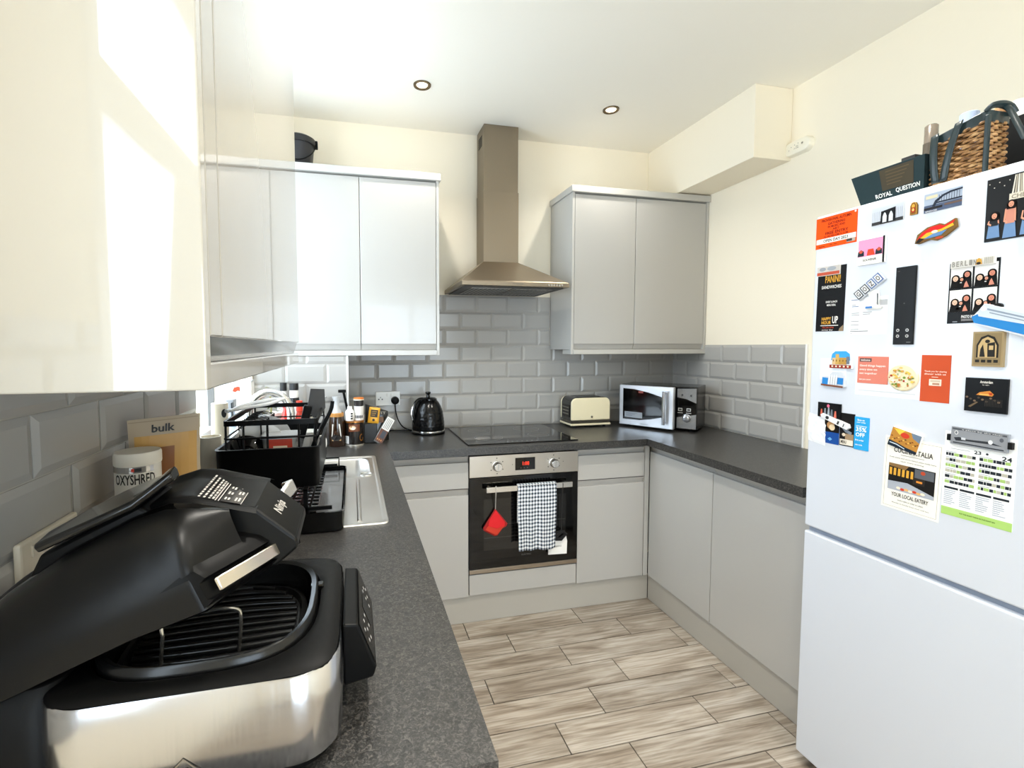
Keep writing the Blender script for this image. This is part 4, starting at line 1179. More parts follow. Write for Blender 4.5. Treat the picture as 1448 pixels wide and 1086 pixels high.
# carafe pair of clear necks with a labelled brown jar
t = thing('glass_carafe', 'clear glass carafe with a narrow waist behind the labelled jar', 'carafe', (-0.152, 2.475, WT))
mb = MB(); mb.lathe([(0.001, 0), (0.032, 0), (0.036, 0.05), (0.030, 0.12), (0.012, 0.17), (0.011, 0.20), (0.021, 0.245), (0.0195, 0.245), (0.0095, 0.20), (0.010, 0.17), (0.001, 0.16)], (-0.152, 2.475, BASEZ), M('f4f6f8', 0.08, trans=0.5), 28); mb.build('body', t, smooth=60)
MB().lathe([(0.001, 0.0), (0.030, 0.001), (0.032, 0.05), (0.001, 0.05)], (-0.152, 2.475, BASEZ+0.002), M('4a2c18', 0.4), 24).build('contents', t)
t = bottle('glass_bottle', 'clear glass bottle with a cork stopper at the right end of the rack', 'bottle', -0.190, 2.42, BASEZ,
       [(0.001, 0), (0.024, 0), (0.026, 0.11), (0.011, 0.16), (0.010, 0.188), (0.001, 0.188)], M('c8bda6', 0.06, 0, 0, 0.6), [(0.012, 0.186), (0.011, 0.215), (0.001, 0.216)], M('c98a3c', 0.7))
t = thing('coffee_jar', 'brown coffee jar with a white label and clear top beside the dish rack', 'jar', (-0.082, 2.425, WT))
mb = MB(); mb.lathe([(0.001, 0), (0.038, 0), (0.041, 0.012), (0.041, 0.115), (0.034, 0.150), (0.001, 0.150)], (-0.082, 2.425, BASEZ), M('2c1a0e', 0.12, 0, 0.3), 32); mb.build('body', t, smooth=50)
mb = MB(); mb.lathe([(0.030, 0.150), (0.022, 0.175), (0.013, 0.195), (0.013, 0.215), (0.022, 0.248), (0.001, 0.248)], (-0.082, 2.425, BASEZ), M('f4f6f8', 0.08, trans=0.5), 28); mb.build('glass_neck', t, smooth=60)
MB().lathe([(0.0345, 0.140), (0.034, 0.165), (0.031, 0.168), (0.030, 0.140)], (-0.082, 2.425, BASEZ), M('b9813e', 0.4), 28).build('copper_collar', t)
F = Round((-0.082, 2.425), 0.0412, -140, -45, BASEZ+0.02, BASEZ+0.115)
mb = MB(); mb.shape(F, [(0.22, 0.0), (0.75, 0.0), (0.80, 0.3), (0.86, 0.72), (0.14, 0.72), (0.2, 0.3)], M('efece4', 0.5), 0.002)
mb.ell(F, 0.5, 0.72, 0.36, 0.15, M('1a1512', 0.4), 0.0028); mb.rect(F, 0.2, 0.80, 0.82, 0.88, M('e5bd84', 0.4), 0.0032); mb.build('label', t, smooth=0)
# coffee tin with jars stacked on it
t = thing('coffee_tin', 'black and copper coffee tin left of the kettle with jars stacked on top', 'tin', (0.004, 2.43, WT))
mb = MB(); mb.lathe([(0.001, 0.006), (0.046, 0.006), (0.046, 0.118), (0.001, 0.118)], (0.004, 2.43, BASEZ), M('1b1613', 0.2, 0.2, 0.4), 36); mb.build('body', t, smooth=50)
mb = MB(); mb.lathe([(0.001, 0.0), (0.0475, 0.0), (0.0475, 0.007), (0.046, 0.008), (0.001, 0.008)], (0.004, 2.43, BASEZ), M('d8d2c6', 0.25, 0.7), 36); mb.build('base_rim', t)
mb = MB(); mb.lathe([(0.001, 0.117), (0.0475, 0.117), (0.0475, 0.126), (0.001, 0.126)], (0.004, 2.43, BASEZ), M('b1763a', 0.25, 0.7), 36); mb.build('rim', t)
F = Round((0.004, 2.43), 0.0462, -165, -15, BASEZ+0.01, BASEZ+0.116)
mb = MB(); gold = M('b5793c', 0.3, 0.5)
mb.rect(F, 0.25, 0.05, 0.72, 0.40, M('6e3a1c', 0.3), 0.0006, 8); mb.ell(F, 0.42, 0.22, 0.14, 0.10, M('e8c9a0', 0.4), 0.0012); mb.ell(F, 0.45, 0.25, 0.08, 0.06, M('fff4e2', 0.4), 0.0016)
for k in range(20):
    a, b = 2*PI*k/24, 2*PI*(k+1)/24
    mb.face([F(0.80+0.09*cos(a), 0.70+0.17*sin(a), 0.001), F(0.80+0.09*cos(b), 0.70+0.17*sin(b), 0.001), F(0.80+0.065*cos(b), 0.70+0.12*sin(b), 0.001), F(0.80+0.065*cos(a), 0.70+0.12*sin(a), 0.001)], F.n(0.8, 0), gold)
mb.rect(F, 0.02, 0.62, 0.26, 0.98, M('e6e4e0', 0.5), 0.001, 4)
for k in range(4): mb.rect(F, 0.04, 0.67+0.07*k, 0.22-0.02*k, 0.70+0.07*k, M('7d7d80', 0.5), 0.0015, 3)
mb.build('label', t, smooth=0)
t = thing('spice_jar', 'white plastic jar with dark print stacked on the left of the coffee tin', 'jar', (-0.018, 2.43, BASEZ+0.1265))
mb = MB(); mb.lathe([(0.001, 0), (0.021, 0), (0.022, 0.045), (0.012, 0.058), (0.012, 0.07), (0.001, 0.07)], (-0.018, 2.42, BASEZ+0.1265), WHITE, 24); mb.build('body', t, smooth=50)
F = Round((-0.018, 2.42), 0.0222, -140, -40, BASEZ+0.13, BASEZ+0.17)
mb = MB()
for k in range(3): mb.rect(F, 0.6, 0.1+0.3*k, 0.9, 0.3+0.3*k, M('303034', 0.5), 0.0006, 3)
mb.build('print', t, smooth=0)
t = thing('spice_jar', 'white sugar jar with a black glass top and orange lid on the coffee tin', 'jar', (0.026, 2.435, BASEZ+0.1265))
mb = MB(); mb.lathe([(0.001, 0), (0.0235, 0), (0.0245, 0.07), (0.001, 0.07)], (0.027, 2.435, BASEZ+0.1265), M('eceae6', 0.3), 28); mb.build('body', t, smooth=50)
mb = MB(); mb.lathe([(0.001, 0.07), (0.0225, 0.07), (0.0245, 0.10), (0.001, 0.10)], (0.027, 2.435, BASEZ+0.1265), M('2b2a2a', 0.1, 0, 0.5), 28); mb.build('glass_top', t, smooth=50)
mb = MB(); mb.lathe([(0.001, 0.10), (0.026, 0.10), (0.026, 0.105), (0.001, 0.105)], (0.027, 2.435, BASEZ+0.1265), M('ece4d2', 0.4), 28); mb.lathe([(0.001, 0.105), (0.0255, 0.105), (0.025, 0.112), (0.001, 0.113)], (0.027, 2.435, BASEZ+0.1265), M('d9782a', 0.4), 28); mb.build('lid', t, smooth=50)
F = Round((0.027, 2.435), 0.0248, -150, -30, BASEZ+0.13, BASEZ+0.165)
mb = MB()
for k in range(4): mb.ell(F, 0.2+0.2*k, 0.6, 0.08, 0.25, M('55555a', 0.5), 0.0008, 10)
mb.build('print', t, smooth=0)
t = thing('coffee_scoop', 'black long-handled scoop standing behind the coffee tin', 'scoop', (-0.03, 2.50, WT))
MB().tube([(-0.015, 2.493, BASEZ+0.02), (-0.028, 2.493, BASEZ+0.16), (-0.048, 2.493, 1.190)], 0.0065, BLACK, 8).build('handle', t)
MB().box((-0.075, 2.484, 1.188), (-0.036, 2.502, 1.203), BLACK).build('head', t, bevel=0.003, smooth=0)
MB().lathe([(0.001, 0), (0.020, 0), (0.022, 0.03), (0.001, 0.03)], (-0.015, 2.493, BASEZ), BLACK, 20).build('bowl', t)
# packets
def packet(name, label, X, w, h, m1, parts, d=0.014):
    t = thing(name, label, 'packet', tuple(X.translation))
    def fn(u, v):
        a = (u-0.5)*2; b = (v-0.5)*2
        return Vector((a*w/2, -d/2*max(0, 1-a**4)*max(0, 1-b**6), v*h))
    def fb(u, v):
        p = fn(u, v); return Vector((p.x, -p.y, p.z))
    mb = MB(X); mb.grid(fn, 10, 10, m1); mb.grid(lambda u, v: fb(1-u, v), 10, 10, m1); mb.build('packet_body', t, smooth=60)
    F = Flat(*(X @ Vector(p) for p in ((-w/2, -d/2-0.0006, h), (w/2, -d/2-0.0006, h), (w/2, -d/2-0.0006, 0), (-w/2, -d/2-0.0006, 0))))
    mb = MB(); parts(mb, F); mb.build('label', t, smooth=0)
    return t
def yl(mb, F):
    k = M('17130e', 0.5)
    mb.rect(F, 0.18, 0.16, 0.82, 0.62, k)
    for q in range(3): mb.rect(F, 0.26, 0.24+0.12*q, 0.74-0.08*q, 0.30+0.12*q, M('8a6a2a', 0.5), 0.0008)
    mb.ell(F, 0.5, 0.80, 0.12, 0.08, k)
packet('snack_packet', 'yellow and black snack packet leaning beside the coffee tin', Matrix.Translation((0.098, 2.46, 1.0285)) @ Matrix.Rotation(rad(8), 4, 'Y') @ Matrix.Rotation(rad(-10), 4, 'X'), 0.056, 0.082, M('e0a52c', 0.35), yl)
def bk(mb, F):
    g = M('8b867c', 0.5)
    mb.text(F, 'ROAST', 0.15, 0.12, 0.88, 0.30, g)
t = thing('coffee_bag', 'black foil coffee bag with grey lettering between tin and kettle', 'bag', (0.135, 2.52, WT))
def cb(u, v, sg=1):
    a = (u-0.5)*2; w = 0.125*(1-0.06*v); dpt = 0.05*(1-v)**0.7+0.002
    return Vector((0.120+a*w/2, 2.515 - sg*dpt/2*max(0, 1-a**4) + 0.0, BASEZ + 0.175*v - 0.02*v*v*a))
mb = MB(); mb.grid(lambda u, v: cb(u, v, 1), 12, 10, M('15130f', 0.3, 0, 0.3)); mb.grid(lambda u, v: cb(1-u, v, -1), 12, 10, M('15130f', 0.3, 0, 0.3)); mb.build('bag_body', t, smooth=60)
F = Flat((0.060, 2.489, 1.10), (0.180, 2.489, 1.09), (0.180, 2.480, 1.02), (0.060, 2.480, 1.02))
mb = MB(); bk(mb, F); mb.rect(F, 0.55, 0.50, 0.78, 0.9, M('6a4a30', 0.5)); mb.build('lettering', t, smooth=0)
MB().box((0.052, 2.450, BASEZ), (0.118, 2.502, 1.028), M('110f0d', 0.3)).build('box_insert', t, bevel=0.003, smooth=0)
def wl_(mb, F):
    mb.rect(F, 0.05, 0.04, 0.95, 0.50, M('d9d8d4', 0.4))
    for q in range(4): mb.rect(F, 0.18+0.18*q, 0.08, 0.26+0.18*q, 0.46, M('8f8f8d', 0.5), 0.0008)
    mb.rect(F, 0.05, 0.50, 0.95, 0.96, M('5a2f1a', 0.4)); mb.rect(F, 0.35, 0.54, 0.85, 0.80, M('2b2f3a', 0.4), 0.0008)
    for q in range(3): mb.ell(F, 0.25+0.22*q, 0.88, 0.07, 0.03, M('c98a4a', 0.4), 0.0010, 10)
packet('sachet', 'white and brown foil sachet leaning at a slant left of the kettle', Matrix.Translation((0.118, 2.435, BASEZ+0.002)) @ Matrix.Rotation(rad(32), 4, 'Y') @ Matrix.Rotation(rad(-14), 4, 'X'), 0.046, 0.150, M('6e6e6c', 0.3, 0.4), wl_, 0.010)

# ------------------------------------------------------------------ pouch and tub by the left wall
t = thing('protein_pouch', 'tan stand-up powder pouch lettered bulk against the left wall tiles', 'pouch', (-0.398, 1.13, WT))
PXc, PYc, PW, PH = -0.396, 1.125, 0.128, 0.347
def pch(u, v, sg):
    a = (u-0.5)*2; dd = 0.062*(1-v)**0.55*(1-0.15*v)+0.0015
    w = PW*(1+0.03*sin(v*7))
    return Vector((PXc + a*w/2 + 0.006*(1-v)*0, PYc + 0.045*a*0.35 - sg*dd/2*max(0, 1-abs(a)**3), BASEZ + PH*v + 0.004*a*v))
KR = M('b6a68e', 0.5)
mb = MB(); mb.grid(lambda u, v: pch(u, v, 1), 16, 16, KR); mb.grid(lambda u, v: pch(1-u, v, -1), 16, 16, KR); mb.build('pouch_body', t, smooth=60)
F = lambda a, b, h=0.0: pch(a, 1-b, 1) + Vector((0, -h, 0)); F.n = lambda a, b: Vector((0, -1, 0))
mb = MB()
def patch(s0, t0, s1, t1, mat, h, n=8):
    for i in range(n):
        for j in range(n):
            a0, a1 = s0+(s1-s0)*i/n, s0+(s1-s0)*(i+1)/n; b0, b1 = t0+(t1-t0)*j/n, t0+(t1-t0)*(j+1)/n
            mb.face([F(a0,b0,h), F(a1,b0,h), F(a1,b1,h), F(a0,b1,h)], (0,-1,0), mat)
patch(0.09, 0.105, 0.96, 0.96, M('c79c57', 0.4), 0.0014); mb.build('powder_window', t, smooth=50)
mb = MB(); patch(0.42, 0.18, 0.66, 0.40, M('8d5a30', 0.4), 0.0026, 4); mb.build('brown_label', t, smooth=50)
mb = MB(); mb.text(F, 'bulk', 0.34, 0.040, 0.66, 0.088, M('0d0d0d', 0.5), 0.0022); mb.build('lettering', t, smooth=0)
mb = MB(); patch(0.02, 0.015, 0.98, 0.020, M('9c8d77', 0.5), 0.0022, 8); mb.build('zip_seal', t, smooth=50)
t = thing('powder_tub', 'white lidded powder tub with black slanted lettering in front of the tan pouch', 'tub', (-0.416, 1.02, WT))
tc = (-0.410, 1.025)
mb = MB(); mb.lathe([(0.001, 0), (0.0375, 0), (0.0385, 0.01), (0.0385, 0.272), (0.001, 0.273)], (*tc, BASEZ), M('d9d6cf', 0.25, 0, 0.3), 40); mb.build('body', t, smooth=50)
mb = MB(); mb.lathe([(0.001, 0.272), (0.0395, 0.272), (0.040, 0.275), (0.040, 0.292), (0.038, 0.296), (0.001, 0.297)], (*tc, BASEZ), M('e6e1d6', 0.35), 40); mb.build('lid', t, smooth=50)
F = Round(tc, 0.0388, -150, -30, BASEZ+0.155, BASEZ+0.271)
mb = MB()
mb.rect(F, 0.0, 0.0, 1.0, 0.10, M('b7b5b3', 0.15, 0.6), 0.0003, 12); mb.rect(F, 0.0, 0.10, 1.0, 1.0, M('dedcd6', 0.35), 0.0003, 12)
mb.rect(F, 0.54, 0.02, 0.60, 0.075, M('c8351c', 0.4), 0.0006, 2); mb.rect(F, 0.60, 0.02, 0.74, 0.075, M('26262a', 0.4), 0.0006, 3)
mb.text(F, 'OXYSHRED', 0.16, 0.115, 1.02, 0.285, M('141414', 0.4), 0.0008)
mb.build('label', t, smooth=0)
# socket plate behind the grill
t = thing('socket', 'beige double socket on the left wall behind the grill', 'socket', (XL, 0.86, 1.10))
MB().box((XL+0.0065, 0.787, 1.054), (XL+0.017, 0.934, 1.140), M('d8cfbd', 0.4)).build('faceplate', t, bevel=0.004, smooth=0)
mb = MB()
for y in (0.81, 0.89): mb.box((XL+0.0165, y, 1.112), (XL+0.020, y+0.01, 1.130), M('d0c7b5', 0.4))
mb.build('switches', t, smooth=0)
# ------------------------------------------------------------------ open indoor grill in the foreground
GX0, GX1, GY0, GY1 = -0.335, -0.020, 0.541, 0.852
GZ0, GZ1 = WT+0.012, 1.052
t = thing('indoor_grill', 'large black and steel countertop grill with its lid open in the left foreground', 'grill', (-0.2, 0.695, WT))
FST = mat_steel('grill_steel', 'c6c6c8', 0.2, (40, 40, 1))
n = 10
mb = MB()
oo = lambda d, z, r=0.055: rrect(GX0-d, GY0-d, GX1+d, GY1+d, r, z, n)
mb.loft([oo(-0.004, GZ0+0.004), oo(0.0, GZ0+0.008), oo(0.001, GZ1-0.055), oo(0.0, GZ1-0.004), oo(-0.0015, GZ1-0.0015)], FST, False, False)
mb.build('steel_band', t, smooth=50)
mb = MB()
mb.loft([oo(-0.012, WT+0.006), oo(-0.006, WT+0.008), oo(-0.006, GZ0+0.006), oo(-0.03, GZ0+0.0065)], BLACK, True, False)
for x in (GX0+0.05, GX1-0.05):
    for y in (GY0+0.04, GY1-0.04): mb.cyl((x, y, WT+0.0003), (x, y, WT+0.008), 0.014, RUBBER, 14)
mb.build('base', t, smooth=50)
# diamond emblem engraved on the near side
F = Flat((GX0, GY0-0.0012, GZ1), (GX1, GY0-0.0012, GZ1), (GX1, GY0-0.0012, GZ0), (GX0, GY0-0.0012, GZ0))
mb = MB(); em = M('8a847a', 0.3, 0.8)
cx_, cz_ = -0.185, 0.963
D = 0.017
for (ax, az), (bx_, bz_) in (((0, 1), (1, 0)), ((1, 0), (0, -1)), ((0, -1), (-1, 0)), ((-1, 0), (0, 1))):
    mb.face([(cx_+ax*D, GY0-0.0014, cz_+az*D), (cx_+bx_*D, GY0-0.0014, cz_+bz_*D), (cx_+bx_*D*.88, GY0-0.0014, cz_+bz_*D*.88), (cx_+ax*D*.88, GY0-0.0014, cz_+az*D*.88)], (0, -1, 0), em)
Fd = Flat((cx_-0.006, GY0-0.0014, cz_+0.004), (cx_+0.006, GY0-0.0014, cz_+0.004), (cx_+0.006, GY0-0.0014, cz_-0.004), (cx_-0.006, GY0-0.0014, cz_-0.004))
mb.text(Fd, '(III)', 0, 0, 1, 1, em, 0.0001); mb.build('emblem', t, smooth=0)
# black deck with the cooking well
CXc, CYc = -0.183, 0.697
def well(rx, ry, z, e=3.0, m=44):
    pts = []
    for k in range(m):
        a = 2*PI*k/m
        c, s_ = cos(a), sin(a)
        pts.append(Vector((CXc + rx*math.copysign(abs(c)**(2/e), c), CYc + ry*math.copysign(abs(s_)**(2/e), s_), z)))
    return pts
mb = MB()
def deckring(z, d): # outer ring sampled to m points by angle
    pts = []
    for k in range(44):
        a = 2*PI*k/44; c, s_ = cos(a), sin(a)
        hx, hy = (GX1-GX0)/2+d, (GY1-GY0)/2+d
        e = 7.0
        mx, my = (GX0+GX1)/2, (GY0+GY1)/2
        pts.append(Vector((mx + hx*math.copysign(abs(c)**(2/e), c), my + hy*math.copysign(abs(s_)**(2/e), s_), z)))
    return pts
mb.loft([deckring(GZ1-0.012, -0.002), deckring(GZ1-0.001, -0.002), deckring(GZ1+0.002, -0.006), well(0.138, 0.138, GZ1+0.006), well(0.132, 0.134, GZ1+0.004), well(0.130, 0.132, GZ1-0.02)], BLACKM, False, False)
mb.build('deck', t, smooth=45)
mb = MB()
mb.loft([well(0.128, 0.130, GZ1-0.03), well(0.128, 0.130, GZ1+0.011), well(0.125, 0.127, GZ1+0.0145), well(0.119, 0.121, GZ1+0.012), well(0.116, 0.118, GZ1-0.03), well(0.108, 0.110, GZ1-0.058), well(0.04, 0.04, GZ1-0.06)], M('101010', 0.25, 0.2), False, True)
mb.build('cooking_pot', t, smooth=50)
mb = MB()
mb.loft([well(0.112, 0.114, GZ1-0.034), well(0.112, 0.114, GZ1-0.022), well(0.104, 0.106, GZ1-0.018), well(0.101, 0.103, GZ1-0.026)], M('0f0f0f', 0.3, 0.2), False, True)
gp = mb.build('grill_plate', t, smooth=50)
for k in range(-6, 7):
    y0 = CYc + k*0.0155
    half = 0.098*math.sqrt(max(0.05, 1-(abs(k)*0.0155/0.108)**2.6))
    pts = [Vector((CXc-half+2*half*q/10, y0 + 0.016*k/6*(1-((q-5)/5)**2)*0.9 + 0.010*sin(q/10*PI)*0.3, GZ1-0.021)) for q in range(11)]
    mb = MB(); mb.tube(pts, 0.0034, M('1c1c1c', 0.22, 0.2), 8, flat=1.3); mb.build('ridge', gp, smooth=50)
# wire lifting handle of the plate
WX = M('a8a49c', 0.18, 0.95)
MB().tube(spline([(-0.232, 0.617, GZ1-0.020), (-0.229, 0.618, GZ1+0.020), (-0.226, 0.622, GZ1+0.036), (-0.180, 0.632, GZ1+0.041), (-0.150, 0.637, GZ1+0.036), (-0.145, 0.636, GZ1+0.020), (-0.148, 0.634, GZ1-0.020)]), 0.0023, WX, 8).build('lifting_wire', gp)
MB().box((GX1-0.047, 0.728, GZ1+0.002), (GX1-0.028, 0.742, GZ1+0.010), BLACKG).build('latch', t, bevel=0.002, smooth=0)
# control panel leaning out of the front
mb = MB()
PY0, PY1 = 0.632, 0.802
prof = [(-0.018, GZ1-0.001), (0.002, GZ1-0.003), (0.026, 0.985), (0.022, 0.972), (-0.018, 0.965)]
mb.prism([(x, PY0, z) for x, z in prof], (0, PY1-PY0, 0), BLACK)
cp = mb.build('control_panel', t, bevel=0.003, smooth=0)
F = Flat((0.0023, PY0+0.004, GZ1-0.003), (0.0023, PY1-0.004, GZ1-0.003), (0.0262, PY1-0.004, 0.985), (0.0262, PY0+0.004, 0.985))
mb = MB(); mb.rect(F, 0.0, 0.03, 1.0, 0.97, BLACKG, 0.0008)
lg = M('bdbdbd', 0.4)
mb.rect(F, 0.42, 0.25, 0.66, 0.75, M('1e2022', 0.2), 0.0012)
for a, b in ((0.12, 0.35), (0.12, 0.6), (0.22, 0.3), (0.22, 0.5), (0.22, 0.7), (0.34, 0.35), (0.34, 0.6), (0.74, 0.3), (0.74, 0.5), (0.74, 0.7), (0.84, 0.35), (0.84, 0.6), (0.92, 0.5)):
    mb.rect(F, a-0.016, b-0.035, a+0.016, b+0.035, lg, 0.0012)
mb.rect(F, 0.0, 0.94, 1.0, 0.965, M('8d8d8d', 0.3, 0.6), 0.0012)
mb.build('display', cp, smooth=0)
# rear housing and hinge
mb = MB(); mb.loft([rrect(-0.462, 0.560, GX0+0.02, 0.835, 0.03, WT+0.006, 6), rrect(-0.462, 0.560, GX0+0.02, 0.835, 0.03, 1.035, 6), rrect(-0.450, 0.575, GX0+0.02, 0.82, 0.03, 1.060, 6)], BLACKM); mb.build('rear_housing', t, bevel=0.002, smooth=45)
for y in (0.575, 0.815): MB().cyl((-0.415, y-0.012, 1.050), (-0.415, y+0.012, 1.050), 0.020, BLACK, 20).build('hinge', t)

# ---- lid, tilted about the hinge
TILT = rad(22.0)
HXl, HYl, HZl = -0.400, 0.697, 1.047
def LP(s, tt, nn): return Vector((HXl + s*cos(TILT) - nn*sin(TILT), HYl + tt, HZl + s*sin(TILT) + nn*cos(TILT)))
LIDM = mat_plaster('lid_matt_black', '070707', 0.01); LIDM.node_tree.nodes['Principled BSDF'].inputs['Roughness'].default_value = 0.33; LIDM.node_tree.nodes['Principled BSDF'].inputs['Specular IOR Level'].default_value = 0.24
WL = 0.132
def outline(k, nn):  # k scales the plan about the lid centre; the front is a blunt ellipse
    pts = []
    for q in range(25):                      # front, far to near
        tt = WL*(1 - 2*q/24)
        pts.append((0.250 + 0.075*(1-abs(tt/WL)**1.35), tt))
    for q in range(1, 10): pts.append((0.250 - 0.25*q/10, -WL))
    for q in range(25):                      # rounded back
        a = -PI/2 - PI*q/24
        c, s_ = cos(a), sin(a)
        pts.append((0.0 + 0.05*math.copysign(abs(c)**0.6, c), WL*math.copysign(abs(s_)**0.6, s_)))
    for q in range(1, 10): pts.append((0.25*q/10, WL))
    out = []
    for s, tt in pts:
        f = max(0.0, min(1.0, (s-0.17)/0.14))
        out.append((0.145 + (s-0.145)*(1-(1-k)*(0.45 if s > 0.145 else 0.8)), tt*k, nn - 0.014*f*(1 if nn < 0.03 else 0.4)))
    return out
def drop(s):  # the dome falls away towards the front
    return 1.0 - 0.34*max(0.0, (s-0.17)/0.15)**1.4 if s > 0.17 else 1.0 - 0.35*max(0.0, (0.06-s)/0.10)**1.5 if s < 0.06 else 1.0
sp = [(-0.045, 0.040), (-0.02, 0.066), (0.05, 0.090), (0.12, 0.106), (0.20, 0.1125), (0.235, 0.109), (0.257, 0.0985), (0.303, 0.0635), (0.330, 0.043)]
def spn(s):
    for (a, x), (b, y) in zip(sp, sp[1:]):
        if a <= s <= b: return x + (y-x)*(s-a)/(b-a)
    return sp[-1][1] if s > 0 else sp[0][1]
def far(tt): return 0.16*max(0.0, tt-0.040) if tt < 0.075 else 0.0056 - 0.5*(tt-0.075)
TN, TF = 0.060, 0.092                       # where the flanks start on the near and far side
def wid(s):
    if s > 0.25: return WL*max(0.0, 1-(s-0.25)/0.075)**(1/1.35)
    if s < 0.0: return WL*max(0.0, 1-(s/0.0502)**2)**0.4
    return WL
def hf(s, tt):
    """height of the lid skin over the hinge plane"""
    t0 = TN if tt < 0 else TF
    top = spn(s) + (far(TF) if tt > 0 else -0.004)
    w = max(wid(s), t0 + 0.006)
    q = max(0.0, min(1.0, (abs(tt)-t0)/(w-t0)))
    base = 0.024
    return base + max(0.0, top-base)*(1-q**2.3)**0.62
SE = 0.292
def flank(u, v, sg, q0, q1):
    s = -0.047 + (SE+0.047)*u
    t0 = TN if sg < 0 else TF
    w = max(wid(s), t0 + 0.006)
    if q1 > 1 and v > 0.85:                  # the upright skirt under the rim of the dome
        return LP(s, sg*w, 0.024 - (v-0.85)/0.15*(0.030 + 0.010*max(0, min(1, (s-0.17)/0.12))))
    q = q0 + (min(q1, 1.0)-q0)*(v/0.85 if q1 > 1 else v)
    tt = sg*(t0 + (w-t0)*q)
    return LP(s, tt, hf(s, tt))
mb = MB()
for sg in (-1, 1):
    mb.grid((lambda u, v: flank(u, v, -1, 0.26, 2)) if sg < 0 else (lambda u, v: flank(1-u, v, 1, 0.26, 2)), 60, 20, LIDM)
lid = mb.build('lid', t, smooth=60)
mb = MB(); mb.loft([[LP(*p) for p in outline(0.97, -0.008)], [LP(*p) for p in outline(0.90, -0.008)], [LP(*p) for p in outline(0.86, 0.03)], [LP(*p) for p in outline(0.5, 0.045)]], DARK, False, True)
mb.build('lid_lining', lid, smooth=50)
# raised spine with its glossy shoulders
def spine_pt(u, v):
    s = -0.045 + 0.363*u; tt = -TN + (TN+TF)*v
    return LP(s, tt, spn(s) + far(tt) - (0.004*((-0.05-tt)/0.010)**2 if tt < -0.05 else 0))
mb = MB(); mb.grid(spine_pt, 48, 24, M('0b0b0b', 0.4, spec=0.18)); mb.build('spine', lid, smooth=60)
for sg in (-1, 1):
    mb = MB(); mb.grid((lambda u, v: flank(u, v, -1, 0.0, 0.26)) if sg < 0 else (lambda u, v: flank(1-u, v, 1, 0.0, 0.26)), 60, 6, BLACKG); mb.build('shoulder', lid, smooth=60)
# printed cooking chart on the spine
F = Flat(LP(0.258, -0.052, 0.0985), LP(0.256, 0.052, 0.1015), LP(0.303, 0.052, 0.0665), LP(0.303, -0.052, 0.0645))
wp = M('c9c6c0', 0.5); gp_ = M('45423f', 0.5)
mb = MB()
mb.rect(F, 0.02, 0.55, 0.98, 0.97, M('262422', 0.4), 0.0006); mb.rect(F, 0.02, 0.76, 0.98, 0.97, gp_, 0.0009)
mb.rect(F, 0.0, 0.985, 1.0, 1.0, wp, 0.0012); mb.rect(F, 0.0, 0.43, 1.0, 0.455, wp, 0.0009); mb.rect(F, 0.0, 0.50, 1.0, 0.52, wp, 0.0009)
rnd = random.Random(3)
for r0, c0 in ((0.06, 9), (0.17, 9), (0.28, 8), (0.36, 9)):
    x = 0.03
    while x < 0.92:
        w_ = rnd.uniform(0.03, 0.09); mb.rect(F, x, r0, min(x+w_, 0.97), r0+0.045, wp, 0.0010); x += w_ + 0.03
for r0 in (0.60, 0.67, 0.82, 0.89):
    x = 0.08
    while x < 0.9:
        w_ = rnd.uniform(0.05, 0.13); mb.rect(F, x, r0, x+w_, r0+0.04, wp, 0.0013); x += w_ + 0.12
mb.build('cooking_chart', lid, smooth=0)
# snout with the brand lettering
def SN(s, tt, nn): return LP(s, tt, nn)
noseN = [(0.258, 0.092), (0.316, 0.054), (0.347, -0.008), (0.343, -0.020), (0.310, -0.030), (0.258, -0.012)]
noseF = [(0.262, 0.099), (0.320, 0.061), (0.351, -0.001), (0.347, -0.013), (0.314, -0.023), (0.262, -0.005)]
mb = MB(); mb.loft([[SN(s, -0.052, z) for s, z in noseN], [SN(s, 0.052, z) for s, z in noseF]], M('0e0e0d', 0.36, spec=0.18)); mb.build('snout', lid, bevel=0.004, smooth=0)
F = Flat(SN(0.316, -0.052, 0.054), SN(0.320, 0.052, 0.061), SN(0.351, 0.052, -0.001), SN(0.347, -0.052, -0.008))
mb = MB(); mb.text(F, 'Ninja', 0.30, 0.34, 0.68, 0.60, M('d8d5cf', 0.35, 0.4), 0.0008); mb.build('lettering', lid, smooth=0)
# metal grab bar round the front edge, both sides of the snout
def rim_pts(t0, t1, m=16):
    return [(0.250 + 0.075*(1-abs(tt/WL)**1.35), tt) for tt in (t0 + (t1-t0)*q/m for q in range(m+1))]
def bn(tt): return 0.008 - 0.027*(1-abs(tt)/WL)
nrm = LP(0, 0, 1) - LP(0, 0, 0); out_ = LP(1, 0, 0) - LP(0, 0, 0)
def bar(t0, t1, nm):
    rr = []
    for s, tt in rim_pts(t0, t1):
        p = LP(s+0.012, tt, bn(tt))
        rr.append([p + nrm*0.0085, p + nrm*0.0085 + out_*0.005, p - nrm*0.0085 + out_*0.005, p - nrm*0.0085])
    mb = MB(); mb.loft(rr, mat_steel('bar_steel', 'c9c2b6', 0.22, (30, 1, 1))); mb.build(nm, lid, bevel=0.0015, smooth=40)
bar(-0.126, -0.012, 'grab_bar'); MB().loft([[LP(0.322, 0.054, 0.036), LP(0.332, 0.054, 0.036), LP(0.332, 0.054, 0.018), LP(0.322, 0.054, 0.018)], [LP(0.330, 0.100, 0.038), LP(0.341, 0.100, 0.038), LP(0.341, 0.100, 0.018), LP(0.330, 0.100, 0.018)], [LP(0.318, 0.112, 0.036), LP(0.330, 0.114, 0.036), LP(0.330, 0.114, 0.018), LP(0.318, 0.112, 0.018)]], M('e2dfda', 0.2, 0.8)).build('grab_bar', lid, bevel=0.002, smooth=40)
mb = MB()
